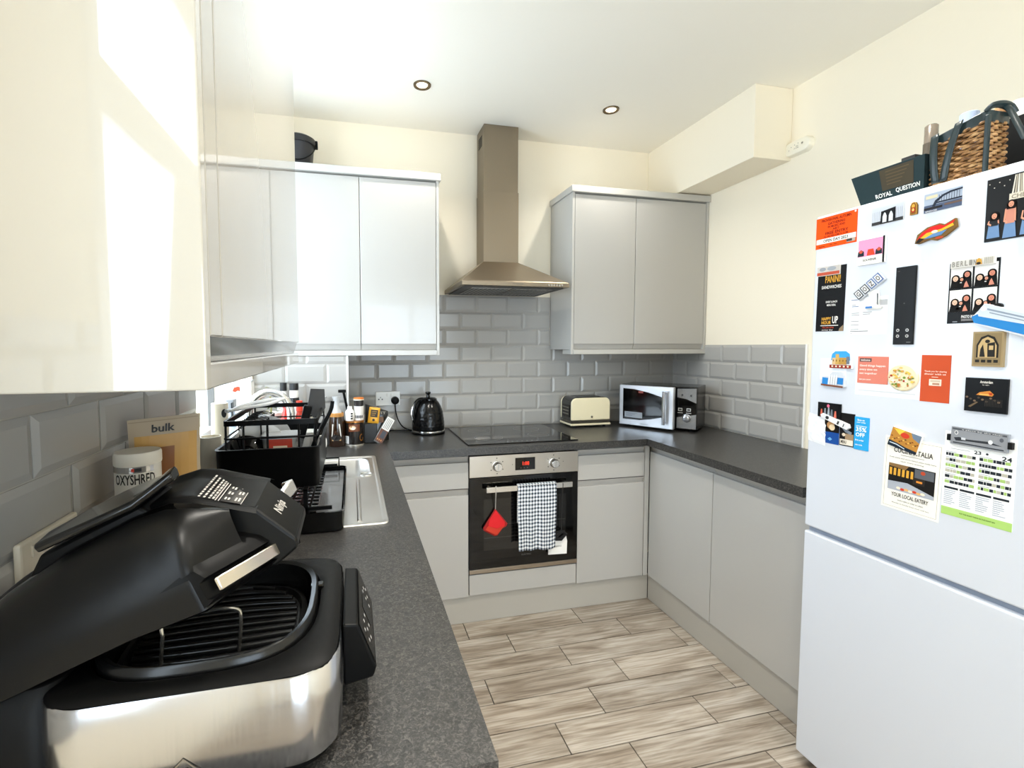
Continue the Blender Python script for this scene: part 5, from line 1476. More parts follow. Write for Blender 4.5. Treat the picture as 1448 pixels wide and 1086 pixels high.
def rec(s, tt):
    q = abs(tt)/WL
    cap = lambda a, z: min(z, hf(min(a, 0.288), tt) - 0.0015) if abs(tt) > TN and a < 0.288 else z
    z1 = bn(tt)+0.040
    h1, h2 = (hf(min(s-0.040, 0.288), tt), hf(min(s-0.012, 0.288), tt)) if abs(tt) > TN else (0.05, 0.05)
    top = [(s-0.040, h1-0.004), (s-0.012, min(z1, h2+0.002)), (s+0.005, bn(tt)+0.026), (s+0.012, bn(tt)+0.014)]
    low = [(s+0.004, bn(tt)+0.010), (s+0.004, bn(tt)-0.010), (s+0.011, bn(tt)-0.013), (s-0.006, bn(tt)-0.020), (s-0.04, bn(tt)-0.010)]
    return [LP(a, tt, z) for a, z in top+low]
mb.loft([rec(s, tt) for s, tt in rim_pts(-0.1315, 0.1315, 36)], BLACK)
mb.build('grab_bar_recess', lid, smooth=40)
# raised vent cover on the back of the lid
mb = MB()
rows = [(0.098, 0.1255, -0.050), (0.115, 0.126, 0.010), (0.145, 0.1265, 0.046), (0.175, 0.127, 0.050), (0.205, 0.128, 0.034), (0.225, 0.1335, 0.000), (0.243, 0.1385, -0.040), (0.258, 0.1415, -0.060)]
mb.loft([[LP(s, -0.078, z), LP(s, tf, z+0.004), LP(s, tf+0.003, z), LP(s, tf, z-0.010), LP(s, -0.078, z-0.011), LP(s, -0.081, z-0.004)] for s, z, tf in rows], M('090909', 0.14, 0, 0.3, spec=0.3))
vc = mb.build('vent_cover', lid, bevel=0.002, smooth=30)
mb = MB(); mb.loft([[LP(0.05, -0.070, 0.07), LP(0.05, 0.05, 0.07), LP(0.225, 0.05, 0.09), LP(0.225, -0.070, 0.09)], [LP(0.09, -0.066, 0.110), LP(0.09, 0.02, 0.110), LP(0.205, 0.02, 0.118), LP(0.205, -0.066, 0.118)]], BLACK); mb.build('vent_neck', lid, bevel=0.004, smooth=0)
# ------------------------------------------------------------------ fridge freezer
FX, FY0, FY1, FZ = 1.465, 0.650, 1.246, 1.838
t = thing('fridge_freezer', 'tall white fridge freezer covered with magnets at the right edge', 'fridge', (1.8, 0.95, 0.0))
MB().box((FX+0.062, FY0+0.002, 0.0365), (XR-0.03, FY1-0.002, FZ), M('e3e6ea', 0.35)).build('cabinet', t, bevel=0.004, smooth=0)
MB().box((FX, FY0, 0.828), (FX+0.058, FY1, FZ), FRIDGE).build('fridge_door', t, bevel=0.006, seg=3, smooth=0)
MB().box((FX, FY0, 0.038), (FX+0.058, FY1, 0.811), FRIDGE).build('freezer_door', t, bevel=0.006, seg=3, smooth=0)
MB().box((FX+0.018, FY0+0.004, 0.811), (FX+0.056, FY1-0.004, 0.828), M('8b95a6', 0.5)).build('grip_gap', t, smooth=0)
MB().box((FX+0.058, FY0+0.006, 0.05), (FX+0.062, FY1-0.006, FZ-0.006), M('b9bdc4', 0.6)).build('door_seal', t, smooth=0)
for x in (FX+0.10, XR-0.10):
    for y in (FY0+0.06, FY1-0.06): MB().cyl((x, y, 0.0003), (x, y, 0.037), 0.016, BLACK, 14).build('foot', t)

# ------------------------------------------------------------------ papers and magnets on the fridge door
def FM(y0, z1, y1, z0, th, rot=0.0, back=0.0):
    """rectangle y0 (left as seen) .. y1, top z1 .. bottom z0, on the door; returns Flat for its face and corner list"""
    cy_, cz_ = (y0+y1)/2, (z0+z1)/2
    def R_(y, z):
        dy, dz = y-cy_, z-cz_
        a = rad(rot)   # clockwise as seen is positive
        return cy_ + dy*cos(a) + dz*sin(a)*-1, cz_ + dy*sin(a) + dz*cos(a)
    q = [R_(y0, z1), R_(y1, z1), R_(y1, z0), R_(y0, z0)]
    x = FX + 0.0003; th += back
    return Flat(*[(x-th, a, b) for a, b in q]), [(x, a, b) for a, b in q]
def slab(name, label, cat, rectv, th, base, rot=0.0, back=0.0, group=None, draw=None, rough=0.45, poly=None, edge=None):
    F, q = FM(*rectv, th, rot, back)
    mb = MB()
    if poly:
        mb.prism([F(a, b, 0) for a, b in poly], ((th+back)*0.999, 0, 0), edge or base)
        mb.shape(F, poly, base, 0.0001)
    else:
        mb.prism(q, (-(th+back), 0, 0), base)
    if draw: draw(mb, F)
    o = mb.build(name, smooth=0)
    return tag(o, label, cat, group)
K = lambda h, r=0.5: M(h, r, spec=0.1)
def lines(mb, F, s0, t0, s1, t1, n_, mat, wmin=0.5, h=0.0003, seed=1, fill=0.5):
    rn = random.Random(seed); d = (t1-t0)/n_
    for k in range(n_):
        w_ = s0 + (s1-s0)*rn.uniform(wmin, 1.0); mb.rect(F, s0, t0+d*k, w_, t0+d*k+d*fill, mat, h)
def face(mb, F, cs, ct, r, skin, hair, h, asp=1.0):
    mb.ell(F, cs, ct, r*1.42, r*1.6*asp, hair, h, 16); mb.rect(F, cs-r*1.42, ct, cs+r*1.42, ct+r*1.9*asp, hair, h); mb.ell(F, cs, ct+r*0.12*asp, r*0.88, r*1.12*asp, skin, h+0.0002, 16)
    mb.rect(F, cs-r*0.45, ct-r*0.1*asp, cs-r*0.15, ct+0.02*asp*r, K('3a221a'), h+0.0004); mb.rect(F, cs+r*0.15, ct-r*0.1*asp, cs+r*0.45, ct+0.02*asp*r, K('3a221a'), h+0.0004)
    mb.rect(F, cs-r*0.3, ct+r*0.55*asp, cs+r*0.3, ct+r*0.72*asp, K('8e3a32'), h+0.0004)

def d_orange(mb, F):
    k = K('7a1a0c')
    mb.text(F, 'PROVISIONAL AUTUMN', 0.14, 0.06, 0.86, 0.15, k); mb.text(F, 'GATHERING', 0.30, 0.19, 0.72, 0.27, k); mb.text(F, 'IN MUSIC AND', 0.30, 0.30, 0.72, 0.37, k)
    mb.text(F, 'ART', 0.42, 0.40, 0.58, 0.46, k); mb.text(F, 'FREE ENTRY', 0.24, 0.49, 0.80, 0.58, k); mb.text(F, 'ALL ARE WELCOME TO COME', 0.20, 0.61, 0.80, 0.66, k)
    mb.rect(F, 0.02, 0.69, 0.98, 0.85, K('f6f2ea'), 0.0003); mb.text(F, 'OPEN DAY 2023', 0.20, 0.72, 0.80, 0.82, K('2d333c'), 0.0006)
    mb.text(F, 'register', 0.06, 0.91, 0.25, 0.96, k); mb.rect(F, 0.36, 0.91, 0.42, 0.93, k); mb.rect(F, 0.46, 0.91, 0.54, 0.93, k)
    mb.rect(F, 0.77, 0.84, 0.97, 0.95, K('b9a79a'), 0.0008); mb.rect(F, 0.77, 0.86, 0.90, 0.93, K('4a4340'), 0.0010); mb.ell(F, 0.95, 0.045, 0.022, 0.03, K('f4f0ea'), 0.0005)
slab('flyer', 'orange flyer with a white band at the top left corner of the fridge door', 'flyer', (1.2445, 1.830, 1.117, 1.7335), 0.0008, K('f4520f'), draw=d_orange)
def d_bridge(mb, F):
    mb.rect(F, 0.0, 0.0, 1.0, 1.0, K('c9cfda'), 0.0002); mb.rect(F, 0.0, 0.82, 1.0, 1.0, K('3a3a3c'), 0.0004)
    for k in range(18): mb.rect(F, 0.02+0.055*k, 0.25, 0.028+0.055*k, 0.85, K('8d929c'), 0.0004)
    k = K('1d1d20')
    mb.shape(F, [(0.30, 0.28), (0.76, 0.18), (0.77, 0.95), (0.28, 0.95)], k, 0.0006)
    for c in (0.42, 0.62): mb.shape(F, [(c-0.065, 0.92), (c-0.065, 0.58), (c-0.03, 0.42), (c, 0.36), (c+0.03, 0.42), (c+0.065, 0.58), (c+0.065, 0.92)], K('d4d8df'), 0.0008)
slab('photo_magnet', 'small photo magnet of a dark stone bridge tower with two arches', 'magnet', (1.075, 1.8165, 0.9955, 1.7675), 0.003, K('e8e8e8'), draw=d_bridge)
def d_oval(mb, F):
    mb.shape(F, [(0.08, 0.97), (0.08, 0.3), (0.3, 0.06), (0.7, 0.06), (0.92, 0.3), (0.92, 0.97)], K('8a5a1c', 0.3), 0.0004)
    mb.ell(F, 0.5, 0.32, 0.22, 0.16, K('e0a83c', 0.3), 0.0008); mb.ell(F, 0.5, 0.62, 0.3, 0.22, K('b3301e'), 0.0008); mb.ell(F, 0.5, 0.62, 0.16, 0.12, K('e7c46a', 0.3), 0.0011)
slab('icon_magnet', 'tiny arched gold magnet between the two bridge photos', 'magnet', (0.979, 1.806, 0.963, 1.773), 0.005, K('d3a64a', 0.3), draw=d_oval, poly=[(0, 1), (0, 0.3), (0.2, 0.05), (0.5, 0), (0.8, 0.05), (1, 0.3), (1, 1)], edge=K('6b4a1c'))
def d_arch(mb, F):
    mb.rect(F, 0, 0, 1, 1, K('aab6c9'), 0.0002); mb.rect(F, 0, 0.62, 1, 1, K('54607a'), 0.0003); mb.rect(F, 0.04, 0.12, 0.36, 0.28, K('d8cfae'), 0.0004)
    k = K('2b3140')
    mb.shape(F, [(0.22, 0.72), (0.30, 0.42), (0.50, 0.20), (0.70, 0.10), (1.0, 0.08), (1.0, 0.16), (0.72, 0.20), (0.52, 0.30), (0.36, 0.52), (0.30, 0.74)], k, 0.0005)
    mb.rect(F, 0.30, 0.52, 1.0, 0.60, k, 0.0006)
    for q in range(9): mb.rect(F, 0.40+0.065*q, 0.18, 0.412+0.065*q, 0.56, k, 0.0005)
    mb.rect(F, 0.0, 0.74, 0.5, 0.86, K('2d2a2c'), 0.0005); mb.rect(F, 0.55, 0.7, 1.0, 0.8, K('6d5a52'), 0.0005); mb.text(F, 'BRIDGE', 0.05, 0.90, 0.36, 0.97, K('d8d8d8'), 0.0007)
slab('photo_magnet', 'small photo magnet of a steel arch bridge under the wicker basket', 'magnet', (0.948, 1.817, 0.8685, 1.769), 0.003, K('e4e4e4'), draw=d_arch)
def d_land(mb, F):
    mb.shape(F, [(0.05, 0.80), (0.18, 0.45), (0.40, 0.22), (0.62, 0.18), (0.72, 0.28), (0.97, 0.06), (0.92, 0.25), (0.66, 0.42), (0.30, 0.52)], K('d8201a', 0.35), 0.0010)
    mb.shape(F, [(0.10, 0.78), (0.30, 0.50), (0.66, 0.42), (0.92, 0.22), (0.95, 0.36), (0.60, 0.58), (0.20, 0.78)], K('edb52e', 0.35), 0.0012)
    mb.shape(F, [(0.22, 0.80), (0.45, 0.60), (0.80, 0.50), (0.66, 0.74), (0.40, 0.80)], K('5f88b8', 0.35), 0.0014)
    mb.shape(F, [(0.03, 0.95), (0.12, 0.70), (0.26, 0.78), (0.12, 0.96)], K('2b2420'), 0.0014); mb.ell(F, 0.5, 0.5, 0.08, 0.08, K('f2e4cc'), 0.0016); mb.ell(F, 0.62, 0.86, 0.10, 0.06, K('c44a2a'), 0.0016)
slab('souvenir_magnet', 'red, yellow and blue landscape shaped souvenir magnet below the arch bridge photo', 'magnet', (0.962, 1.740, 0.874, 1.692), 0.008, K('7a5a2a', 0.35), draw=d_land, poly=[(0, 0.96), (0.06, 0.5), (0.30, 0.20), (0.60, 0.10), (0.72, 0.22), (0.96, 0.0), (1.0, 0.45), (0.74, 0.82), (0.52, 0.98), (0.36, 0.86), (0.08, 1.0)])
def d_group(mb, F):
    wh = K('d9d2c2')
    for q in range(7): mb.shape(F, [(0.45+0.05*q, 0.34), (0.50+0.03*q, 0.02), (0.52+0.03*q, 0.02), (0.48+0.055*q, 0.34)], K('b5ad9c' if q % 2 else 'e4ddcf'), 0.0003+0.0001*q)
    mb.rect(F, 0.42, 0.30, 0.98, 0.40, wh, 0.0012); mb.text(F, 'CHEERS', 0.46, 0.32, 0.9, 0.385, K('8f8676'), 0.0014)
    jean, skin, hair = K('6f8fb8'), K('d99a80'), K('1a1210')
    for c, tp, ht, top in ((0.17, 0.62, 0.95, '2a2c30'), (0.46, 0.48, 0.98, 'cf8d7a'), (0.76, 0.55, 0.97, '1f2125'), (0.95, 0.56, 0.97, 'ded8cc')):
        mb.shape(F, [(c-0.09, 0.74), (c+0.09, 0.74), (c+0.12, ht), (c-0.12, ht)], jean, 0.0016); mb.shape(F, [(c-0.09, tp+0.04), (c+0.09, tp+0.04), (c+0.08, 0.76), (c-0.08, 0.76)], K(top), 0.0018)
        mb.shape(F, [(c-0.095, tp+0.05), (c-0.07, tp+0.05), (c-0.085, 0.70), (c-0.04, 0.73), (c-0.05, 0.755), (c-0.115, 0.72)], skin, 0.0020); mb.shape(F, [(c+0.095, tp+0.05), (c+0.07, tp+0.05), (c+0.075, 0.72), (c+0.105, 0.74)], skin, 0.0020)
        face(mb, F, c+0.01, tp-0.02, 0.055, skin, hair, 0.0022, 0.75)
    for q in range(5): mb.ell(F, 0.05+0.09*q, 0.08+0.07*(q % 2), 0.012, 0.008, K('d8d2c4'), 0.0006, 8)
slab('photo_print', 'large dark group photograph of people in jeans at the right edge of the fridge', 'photograph', (0.8225, 1.812, 0.726, 1.668), 0.003, K('1a1918', 0.3), draw=d_group)
def d_pink(mb, F):
    mb.rect(F, 0.03, 0.03, 0.93, 0.68, K('f29ac0'), 0.0003); mb.rect(F, 0.93, 0.0, 1.0, 1.0, K('1c1c1e'), 0.0003)
    mb.shape(F, [(0.36, 0.66), (0.40, 0.42), (0.60, 0.42), (0.66, 0.66)], K('d4452f'), 0.0006)
    for c in (0.14, 0.80):
        mb.shape(F, [(c-0.13, 0.66), (c-0.11, 0.48), (c, 0.40), (c+0.11, 0.48), (c+0.12, 0.66)], K('24303a'), 0.0006); mb.ell(F, c, 0.48, 0.07, 0.06, K('c9553f'), 0.0009)
    mb.text(F, 'SOUVENIR', 0.22, 0.78, 0.72, 0.87, K('2f2f31'), 0.0004)
slab('card_magnet', 'square pink and white magnet with red shapes below the orange flyer', 'magnet', (1.108, 1.734, 1.035, 1.660), 0.007, K('f5f3ee'), draw=d_pink)
def d_tall(mb, F):
    am, wh = K('d9a23c'), K('e6e4df')
    mb.text(F, 'PANINI!', 0.28, 0.14, 0.82, 0.25, am); mb.text(F, 'SANDWICHES', 0.16, 0.29, 0.86, 0.34, wh)
    mb.text(F, 'EVERY LUNCH', 0.34, 0.53, 0.74, 0.56, wh); mb.text(F, 'MENU DEAL', 0.38, 0.58, 0.70, 0.61, wh)
    mb.text(F, 'HAPPY', 0.22, 0.78, 0.56, 0.83, am); mb.text(F, 'HOUR', 0.22, 0.84, 0.56, 0.89, am); mb.text(F, 'UP', 0.60, 0.77, 0.80, 0.88, wh)
    mb.rect(F, 0.18, 0.905, 0.82, 0.915, wh); mb.text(F, 'FROM 5PM', 0.26, 0.93, 0.66, 0.955, K('a8402a')); mb.text(F, 'every day', 0.24, 0.97, 0.64, 0.99, wh)
    mb.shape(F, [(0.86, 0.96), (1.0, 0.90), (1.0, 1.0), (0.84, 1.0)], K('8d7a63'), 0.0004)
slab('flyer', 'tall black menu flyer with yellow lettering at the left edge of the fridge', 'flyer', (1.2325, 1.673, 1.1435, 1.470), 0.0009, K('0f0f10', 0.4), rot=0.6, draw=d_tall)
def d_tp(mb, F):
    mb.rect(F, 0.0, 0.0, 1.0, 0.62, K('c2bdb8'), 0.0003); mb.ell(F, 0.25, 0.3, 0.15, 0.2, K('8f959e'), 0.0005); mb.ell(F, 0.65, 0.3, 0.2, 0.22, K('9aa0a8'), 0.0005); mb.rect(F, 0.0, 0.62, 1.0, 0.95, K('b9533c'), 0.0004)
slab('photo_magnet', 'small pale and red photo magnet holding the top of the black flyer', 'magnet', (1.2315, 1.6745, 1.160, 1.6455), 0.004, K('e6e2da'), rot=0.6, back=0.0012, draw=d_tp)
def d_rec(mb, F):
    g, bl = K('9a9da3'), K('6a7fa8')
    for tt, s0, s1, m in ((0.04, 0.02, 0.26, bl), (0.18, 0.05, 0.16, g), (0.22, 0.05, 0.24, bl), (0.40, 0.05, 0.26, g), (0.45, 0.05, 0.27, g), (0.39, 0.36, 0.60, g), (0.44, 0.36, 0.56, g), (0.62, 0.04, 0.26, g), (0.72, 0.04, 0.26, g), (0.84, 0.04, 0.26, g), (0.89, 0.03, 0.52, K('6f7176')), (0.95, 0.04, 0.08, g)):
        mb.rect(F, s0, tt, s1, tt+0.018, m)
    for tt in (0.30, 0.54, 0.66, 0.78): mb.rect(F, 0.02, tt, 0.96, tt+0.006, K('dcdde0'))
    mb.rect(F, 0.80, 0.10, 0.99, 0.24, K('b9babd'))
slab('receipt', 'white printed receipt under the rotated letter-block magnet', 'paper', (1.127, 1.566, 1.024, 1.4565), 0.0006, K('eceef1', 0.6), draw=d_rec)
def d_let(mb, F):
    for k, ch in enumerate('GOZO'):
        a = 0.02+0.25*k
        mb.rect(F, a, 0.1, a+0.21, 0.92, K('2b3138' if k < 2 else '3c5f9c'), 0.0010); mb.rect(F, a+0.025, 0.18, a+0.185, 0.84, K('d9dbdd'), 0.0014); mb.text(F, ch, a+0.05, 0.28, a+0.16, 0.74, K('4d4a46'), 0.0018)
slab('letter_magnet', 'slanting letter-block magnet of four framed letters on the white receipt', 'magnet', (1.117, 1.6115, 1.030, 1.5805), 0.006, K('c9ced6', 0.3), rot=-39, back=0.001, draw=d_let)
def d_stat(mb, F):
    mb.shape(F, [(0.15, 0.88), (0.25, 0.35), (0.5, 0.2), (0.72, 0.24), (0.75, 0.5), (0.70, 0.78), (0.9, 0.9), (0.6, 0.92)], K('eeeeec'), 0.0010); mb.rect(F, 0.02, 0.86, 0.45, 0.96, K('4a7fc0'), 0.0013); mb.shape(F, [(0.72, 0.24), (0.80, 0.26), (0.82, 0.80), (0.76, 0.80)], K('50535a'), 0.0013)
slab('statue_magnet', 'white carved statue magnet below the slanting letter blocks', 'magnet', (1.079, 1.588, 1.037, 1.530), 0.006, K('dcdcd9', 0.4), back=0.001, draw=d_stat, poly=[(0.05, 1.0), (0.2, 0.35), (0.1, 0.2), (0.5, 0.05), (0.75, 0.1), (0.80, 0.4), (0.76, 0.8), (1.0, 0.9), (0.95, 1.0)])
def d_rem(mb, F):
    g = K('cfcfcf')
    for a, b in ((0.24, 0.815), (0.72, 0.815), (0.24, 0.89), (0.72, 0.89)): mb.ell(F, a, b, 0.085, 0.02, g, 0.0003, 14); mb.ell(F, a, b, 0.045, 0.010, K('171717'), 0.0006, 12)
    mb.rect(F, 0.08, 0.05, 0.2, 0.055, K('5a5a5a')); mb.ell(F, 0.5, 0.47, 0.04, 0.008, K('4d4d4d')); mb.rect(F, 0.70, 0.965, 0.92, 0.975, K('6f6f6f'))
slab('remote_control', 'long slim black remote with four white icons stuck in the middle of the fridge door', 'remote control', (1.0035, 1.638, 0.957, 1.4275), 0.006, K('121212', 0.25), draw=d_rem)
def d_booth(mb, F):
    skins = ('e8bfa6', 'd08a74', 'dd9f86')
    for i, (a, b) in enumerate(((0.03, 0.06), (0.52, 0.06), (0.03, 0.45), (0.52, 0.45))):
        mb.rect(F, a, b, a+0.45, b+0.365, K('eeecea'), 0.0003)
        for c, hgt, w_, sk in ((0.11, 0.20, 0.062, 0), (0.24, 0.22, 0.038, 2), (0.345, 0.145, 0.062, 1)):
            hgt += 0.02*(i % 2); c += 0.01*(i//2)
            mb.shape(F, [(a+max(c-0.12, 0), b+0.365), (a+max(c-0.09, 0), b+hgt+0.06), (a+min(c+0.09, 0.45), b+hgt+0.06), (a+min(c+0.11, 0.45), b+0.365)], K('161514'), 0.0006)
            face(mb, F, a+c, b+hgt, w_, K(skins[sk]), K('120f0e'), 0.0008, 0.62)
        mb.shape(F, [(a+0.29, b+0.355), (a+0.31, b+0.29), (a+0.34, b+0.25), (a+0.36, b+0.28), (a+0.40, b+0.35)], K('cf8b78'), 0.0016)
    mb.text(F, 'PHOTO BOOTH', 0.30, 0.87, 0.66, 0.92, K('ededed'), 0.0004); mb.rect(F, 0.30, 0.935, 0.66, 0.941, K('c8c8c8')); mb.rect(F, 0.30, 0.955, 0.66, 0.961, K('c8c8c8')); mb.rect(F, 0.12, 0.965, 0.22, 0.98, K('8a8f98'))
slab('photo_strip', 'black photo booth sheet of four portraits of three people', 'photograph', (0.8865, 1.629, 0.7915, 1.4795), 0.0012, K('0d0d0d', 0.3), draw=d_booth)
def d_bar(mb, F):
    for k, ch in enumerate('BERLIN'): mb.text(F, ch, 0.04+0.10*k, 0.18, 0.11+0.10*k, 0.85, K('8d8a84', 0.3), 0.0012)
    mb.shape(F, [(0.58, 0.9), (0.60, 0.3), (0.66, 0.1), (0.72, 0.3), (0.74, 0.9)], K('c9973a', 0.3), 0.0012); mb.ell(F, 0.66, 0.75, 0.05, 0.16, K('2e2b28'), 0.0015)
    for k in range(5): mb.rect(F, 0.77+0.042*k, 0.12, 0.80+0.042*k, 0.9, K('b9b5ab', 0.3), 0.0012)
slab('bar_magnet', 'pale metal lettered bar magnet across the top of the photo booth sheet', 'magnet', (0.881, 1.6345, 0.7985, 1.6155), 0.006, K('d6d4cf', 0.3), back=0.0016, draw=d_bar)
def d_ship(mb, F):
    mb.shape(F, [(0.0, 0.35), (0.10, 0.28), (1.0, 0.66), (1.0, 0.95), (0.30, 0.62), (0.05, 0.52)], K('2a7fc4', 0.35), 0.0012)
    mb.shape(F, [(0.10, 0.22), (0.20, 0.02), (0.28, 0.04), (1.0, 0.42), (1.0, 0.66), (0.12, 0.34)], K('c9d2dd', 0.25), 0.0014)
    mb.shape(F, [(0.26, 0.13), (1.0, 0.48), (1.0, 0.52), (0.26, 0.18)], K('8794a4', 0.25), 0.0017); mb.shape(F, [(0.30, 0.24), (1.0, 0.57), (1.0, 0.60), (0.30, 0.27)], K('8794a4', 0.25), 0.0017)
    mb.ell(F, 0.20, 0.14, 0.05, 0.07, K('e4e9ee', 0.2), 0.0018)
slab('boat_magnet', 'blue and silver boat shaped magnet overlapping the corner of the photo booth sheet', 'magnet', (0.832, 1.523, 0.722, 1.438), 0.010, K('dfe4ea', 0.3), back=0.0016, draw=d_ship, poly=[(0.0, 0.36), (0.10, 0.2), (0.2, 0.0), (0.3, 0.04), (1.0, 0.38), (1.0, 1.0), (0.30, 0.66), (0.05, 0.54)])
mb = MB(); mb.lathe([(0.0075, 0.0), (0.0075, 0.006), (0.005, 0.008), (0.001, 0.008)], (FX-0.0004, 0.7885, 1.5155), K('141414', 0.3), 18, '-X')
tag(mb.build('button_magnet', smooth=40), 'tiny round black button magnet at the right edge of the photo booth sheet', 'magnet')
def d_br(mb, F):
    k, li = K('2a2723', 0.4), K('c3a878', 0.4)
    mb.rect(F, 0.06, 0.05, 0.94, 0.95, K('8d7a58', 0.4), 0.0004)
    mb.shape(F, [(0.14, 0.74), (0.14, 0.38), (0.28, 0.16), (0.5, 0.09), (0.72, 0.16), (0.86, 0.38), (0.86, 0.74)], k, 0.0008); mb.shape(F, [(0.20, 0.74), (0.20, 0.40), (0.32, 0.22), (0.5, 0.15), (0.68, 0.22), (0.80, 0.40), (0.80, 0.74)], li, 0.0011)
    mb.shape(F, [(0.26, 0.72), (0.28, 0.5), (0.36, 0.36), (0.44, 0.72)], k, 0.0014); mb.shape(F, [(0.52, 0.72), (0.50, 0.34), (0.74, 0.30), (0.76, 0.72)], k, 0.0014); mb.rect(F, 0.56, 0.40, 0.70, 0.52, li, 0.0017); mb.ell(F, 0.5, 0.28, 0.08, 0.05, k, 0.0014)
    for q in range(4): mb.rect(F, 0.12+0.20*q, 0.80, 0.26+0.20*q, 0.88, k, 0.0010)
slab('relief_magnet', 'square bronze relief magnet of an arched doorway', 'magnet', (0.829, 1.4575, 0.7735, 1.3745), 0.008, K('a08c68', 0.35), draw=d_br)
def d_night(mb, F):
    am = K('c9803a')
    mb.text(F, 'Amsterdam', 0.36, 0.07, 0.66, 0.15, K('e6e2da')); mb.text(F, 'by night', 0.42, 0.18, 0.58, 0.22, K('b9b5ad'))
    mb.shape(F, [(0.28, 0.50), (0.36, 0.42), (0.60, 0.36), (0.70, 0.46), (0.66, 0.52)], am, 0.0004); mb.rect(F, 0.36, 0.46, 0.60, 0.50, K('e8b060'), 0.0007); mb.rect(F, 0.58, 0.42, 0.66, 0.48, K('b53a22'), 0.0007)
    for q in range(9): mb.ell(F, 0.06+0.095*q, 0.58+0.05*(q % 3), 0.035, 0.03, K('4a3f36' if q % 2 else '776351'), 0.0004, 8)
    for q in range(12): mb.rect(F, 0.50+0.035*q, 0.60, 0.512+0.035*q, 0.82, K('3a3733'), 0.0005)
    mb.shape(F, [(0.10, 0.86), (0.30, 0.70), (0.34, 0.72), (0.16, 0.88)], K('6b5a46'), 0.0006)
slab('photo_magnet', 'black night-time photo magnet with glowing lights below the bronze magnet', 'magnet', (0.8395, 1.347, 0.7625, 1.266), 0.006, K('0f0f10', 0.3), draw=d_night)
def d_cas(mb, F):
    mb.shape(F, [(0.06, 0.55), (0.10, 0.22), (0.25, 0.06), (0.75, 0.05), (0.92, 0.20), (0.95, 0.55)], K('3f9fdc'), 0.0008)
    st = K('c9a45c'); mb.rect(F, 0.12, 0.42, 0.30, 0.78, K('d8b98a'), 0.0010); mb.rect(F, 0.28, 0.22, 0.44, 0.78, st, 0.0012); mb.rect(F, 0.42, 0.40, 0.80, 0.78, K('b98f48'), 0.0011); mb.rect(F, 0.78, 0.34, 0.92, 0.74, K('6b7482'), 0.0012)
    for q in range(5): mb.rect(F, 0.16+0.15*q, 0.52, 0.20+0.15*q, 0.62, K('6e4f28'), 0.0014)
    mb.rect(F, 0.0, 0.80, 1.0, 0.98, K('8e2c1c'), 0.0010)
    for q in range(5): mb.ell(F, 0.14+0.18*q, 0.88, 0.05, 0.05, K('e7d9c2'), 0.0013, 10)
slab('castle_magnet', 'small dome shaped castle magnet with blue sky and a red base', 'magnet', (1.176, 1.411, 1.1105, 1.3545), 0.007, K('dfe3e8', 0.35), back=0.001, draw=d_cas, poly=[(0, 1), (0.02, 0.5), (0.08, 0.18), (0.25, 0.0), (0.75, 0.0), (0.92, 0.15), (0.98, 0.5), (1, 1)])
slab('note', 'blank translucent white note behind the castle magnet', 'paper', (1.212, 1.385, 1.130, 1.318), 0.0006, K('e9ecf1', 0.6))
def d_palm(mb, F):
    bl = K('2f7fc4'); mb.rect(F, 0.04, 0.5, 0.30, 0.88, bl, 0.0010); mb.rect(F, 0.62, 0.42, 0.94, 0.80, bl, 0.0010)
    for q in range(4): mb.shape(F, [(0.30+0.10*q, 0.86), (0.31+0.10*q, 0.40), (0.35+0.10*q, 0.24), (0.39+0.10*q, 0.40), (0.385+0.10*q, 0.86)], K('dfe3ea'), 0.0012); mb.rect(F, 0.40+0.10*q, 0.40, 0.41+0.10*q, 0.86, K('2d3138'), 0.0014)
    mb.rect(F, 0.0, 0.88, 0.95, 0.98, K('7a4a34'), 0.0012)
slab('arcade_magnet', 'low blue and white arcade shaped magnet under the castle magnet', 'magnet', (1.200, 1.350, 1.127, 1.296), 0.007, K('c9ced6', 0.35), rot=3, back=0.001, draw=d_palm, poly=[(0, 1), (0.02, 0.45), (0.28, 0.40), (0.45, 0.12), (0.80, 0.10), (0.92, 0.3), (1.0, 0.88), (0.95, 0.96)])
slab('paper_sheet', 'white paper strip behind the salmon card and the round magnet', 'paper', (1.102, 1.398, 0.937, 1.280), 0.0005, K('eaedf2', 0.6), draw=lambda mb, F: mb.rect(F, 0.06, 0.87, 0.94, 0.90, K('cfd3d9')))
def d_sal(mb, F):
    w_ = K('f6e6de'); mb.rect(F, 0.06, 0.07, 0.46, 0.20, K('5b4a4c'), 0.0003); mb.text(F, 'welcome', 0.10, 0.10, 0.42, 0.17, w_, 0.0006)
    mb.text(F, 'Good things happen', 0.07, 0.30, 0.92, 0.40, w_); mb.text(F, 'every time we', 0.07, 0.45, 0.66, 0.54, w_); mb.text(F, 'eat together', 0.07, 0.59, 0.66, 0.68, w_); mb.text(F, 'see you soon', 0.07, 0.84, 0.46, 0.90, w_)
slab('card', 'salmon pink card with white lettering and a dark pill, left of the round magnet', 'card', (1.096, 1.3935, 1.0145, 1.315), 0.0012, K('d67f6e', 0.5), back=0.0008, draw=d_sal)
mb = MB(); cyR, czR = 0.976, 1.338
mb.lathe([(0.0365, 0.0), (0.037, 0.004), (0.034, 0.007), (0.001, 0.0075)], (FX+0.0002, cyR, czR), K('e6d9b8', 0.35), 36, '-X')
FR = Flat((FX-0.0075, cyR+0.035, czR+0.035), (FX-0.0075, cyR-0.035, czR+0.035), (FX-0.0075, cyR-0.035, czR-0.035), (FX-0.0075, cyR+0.035, czR-0.035))
rn = random.Random(5)
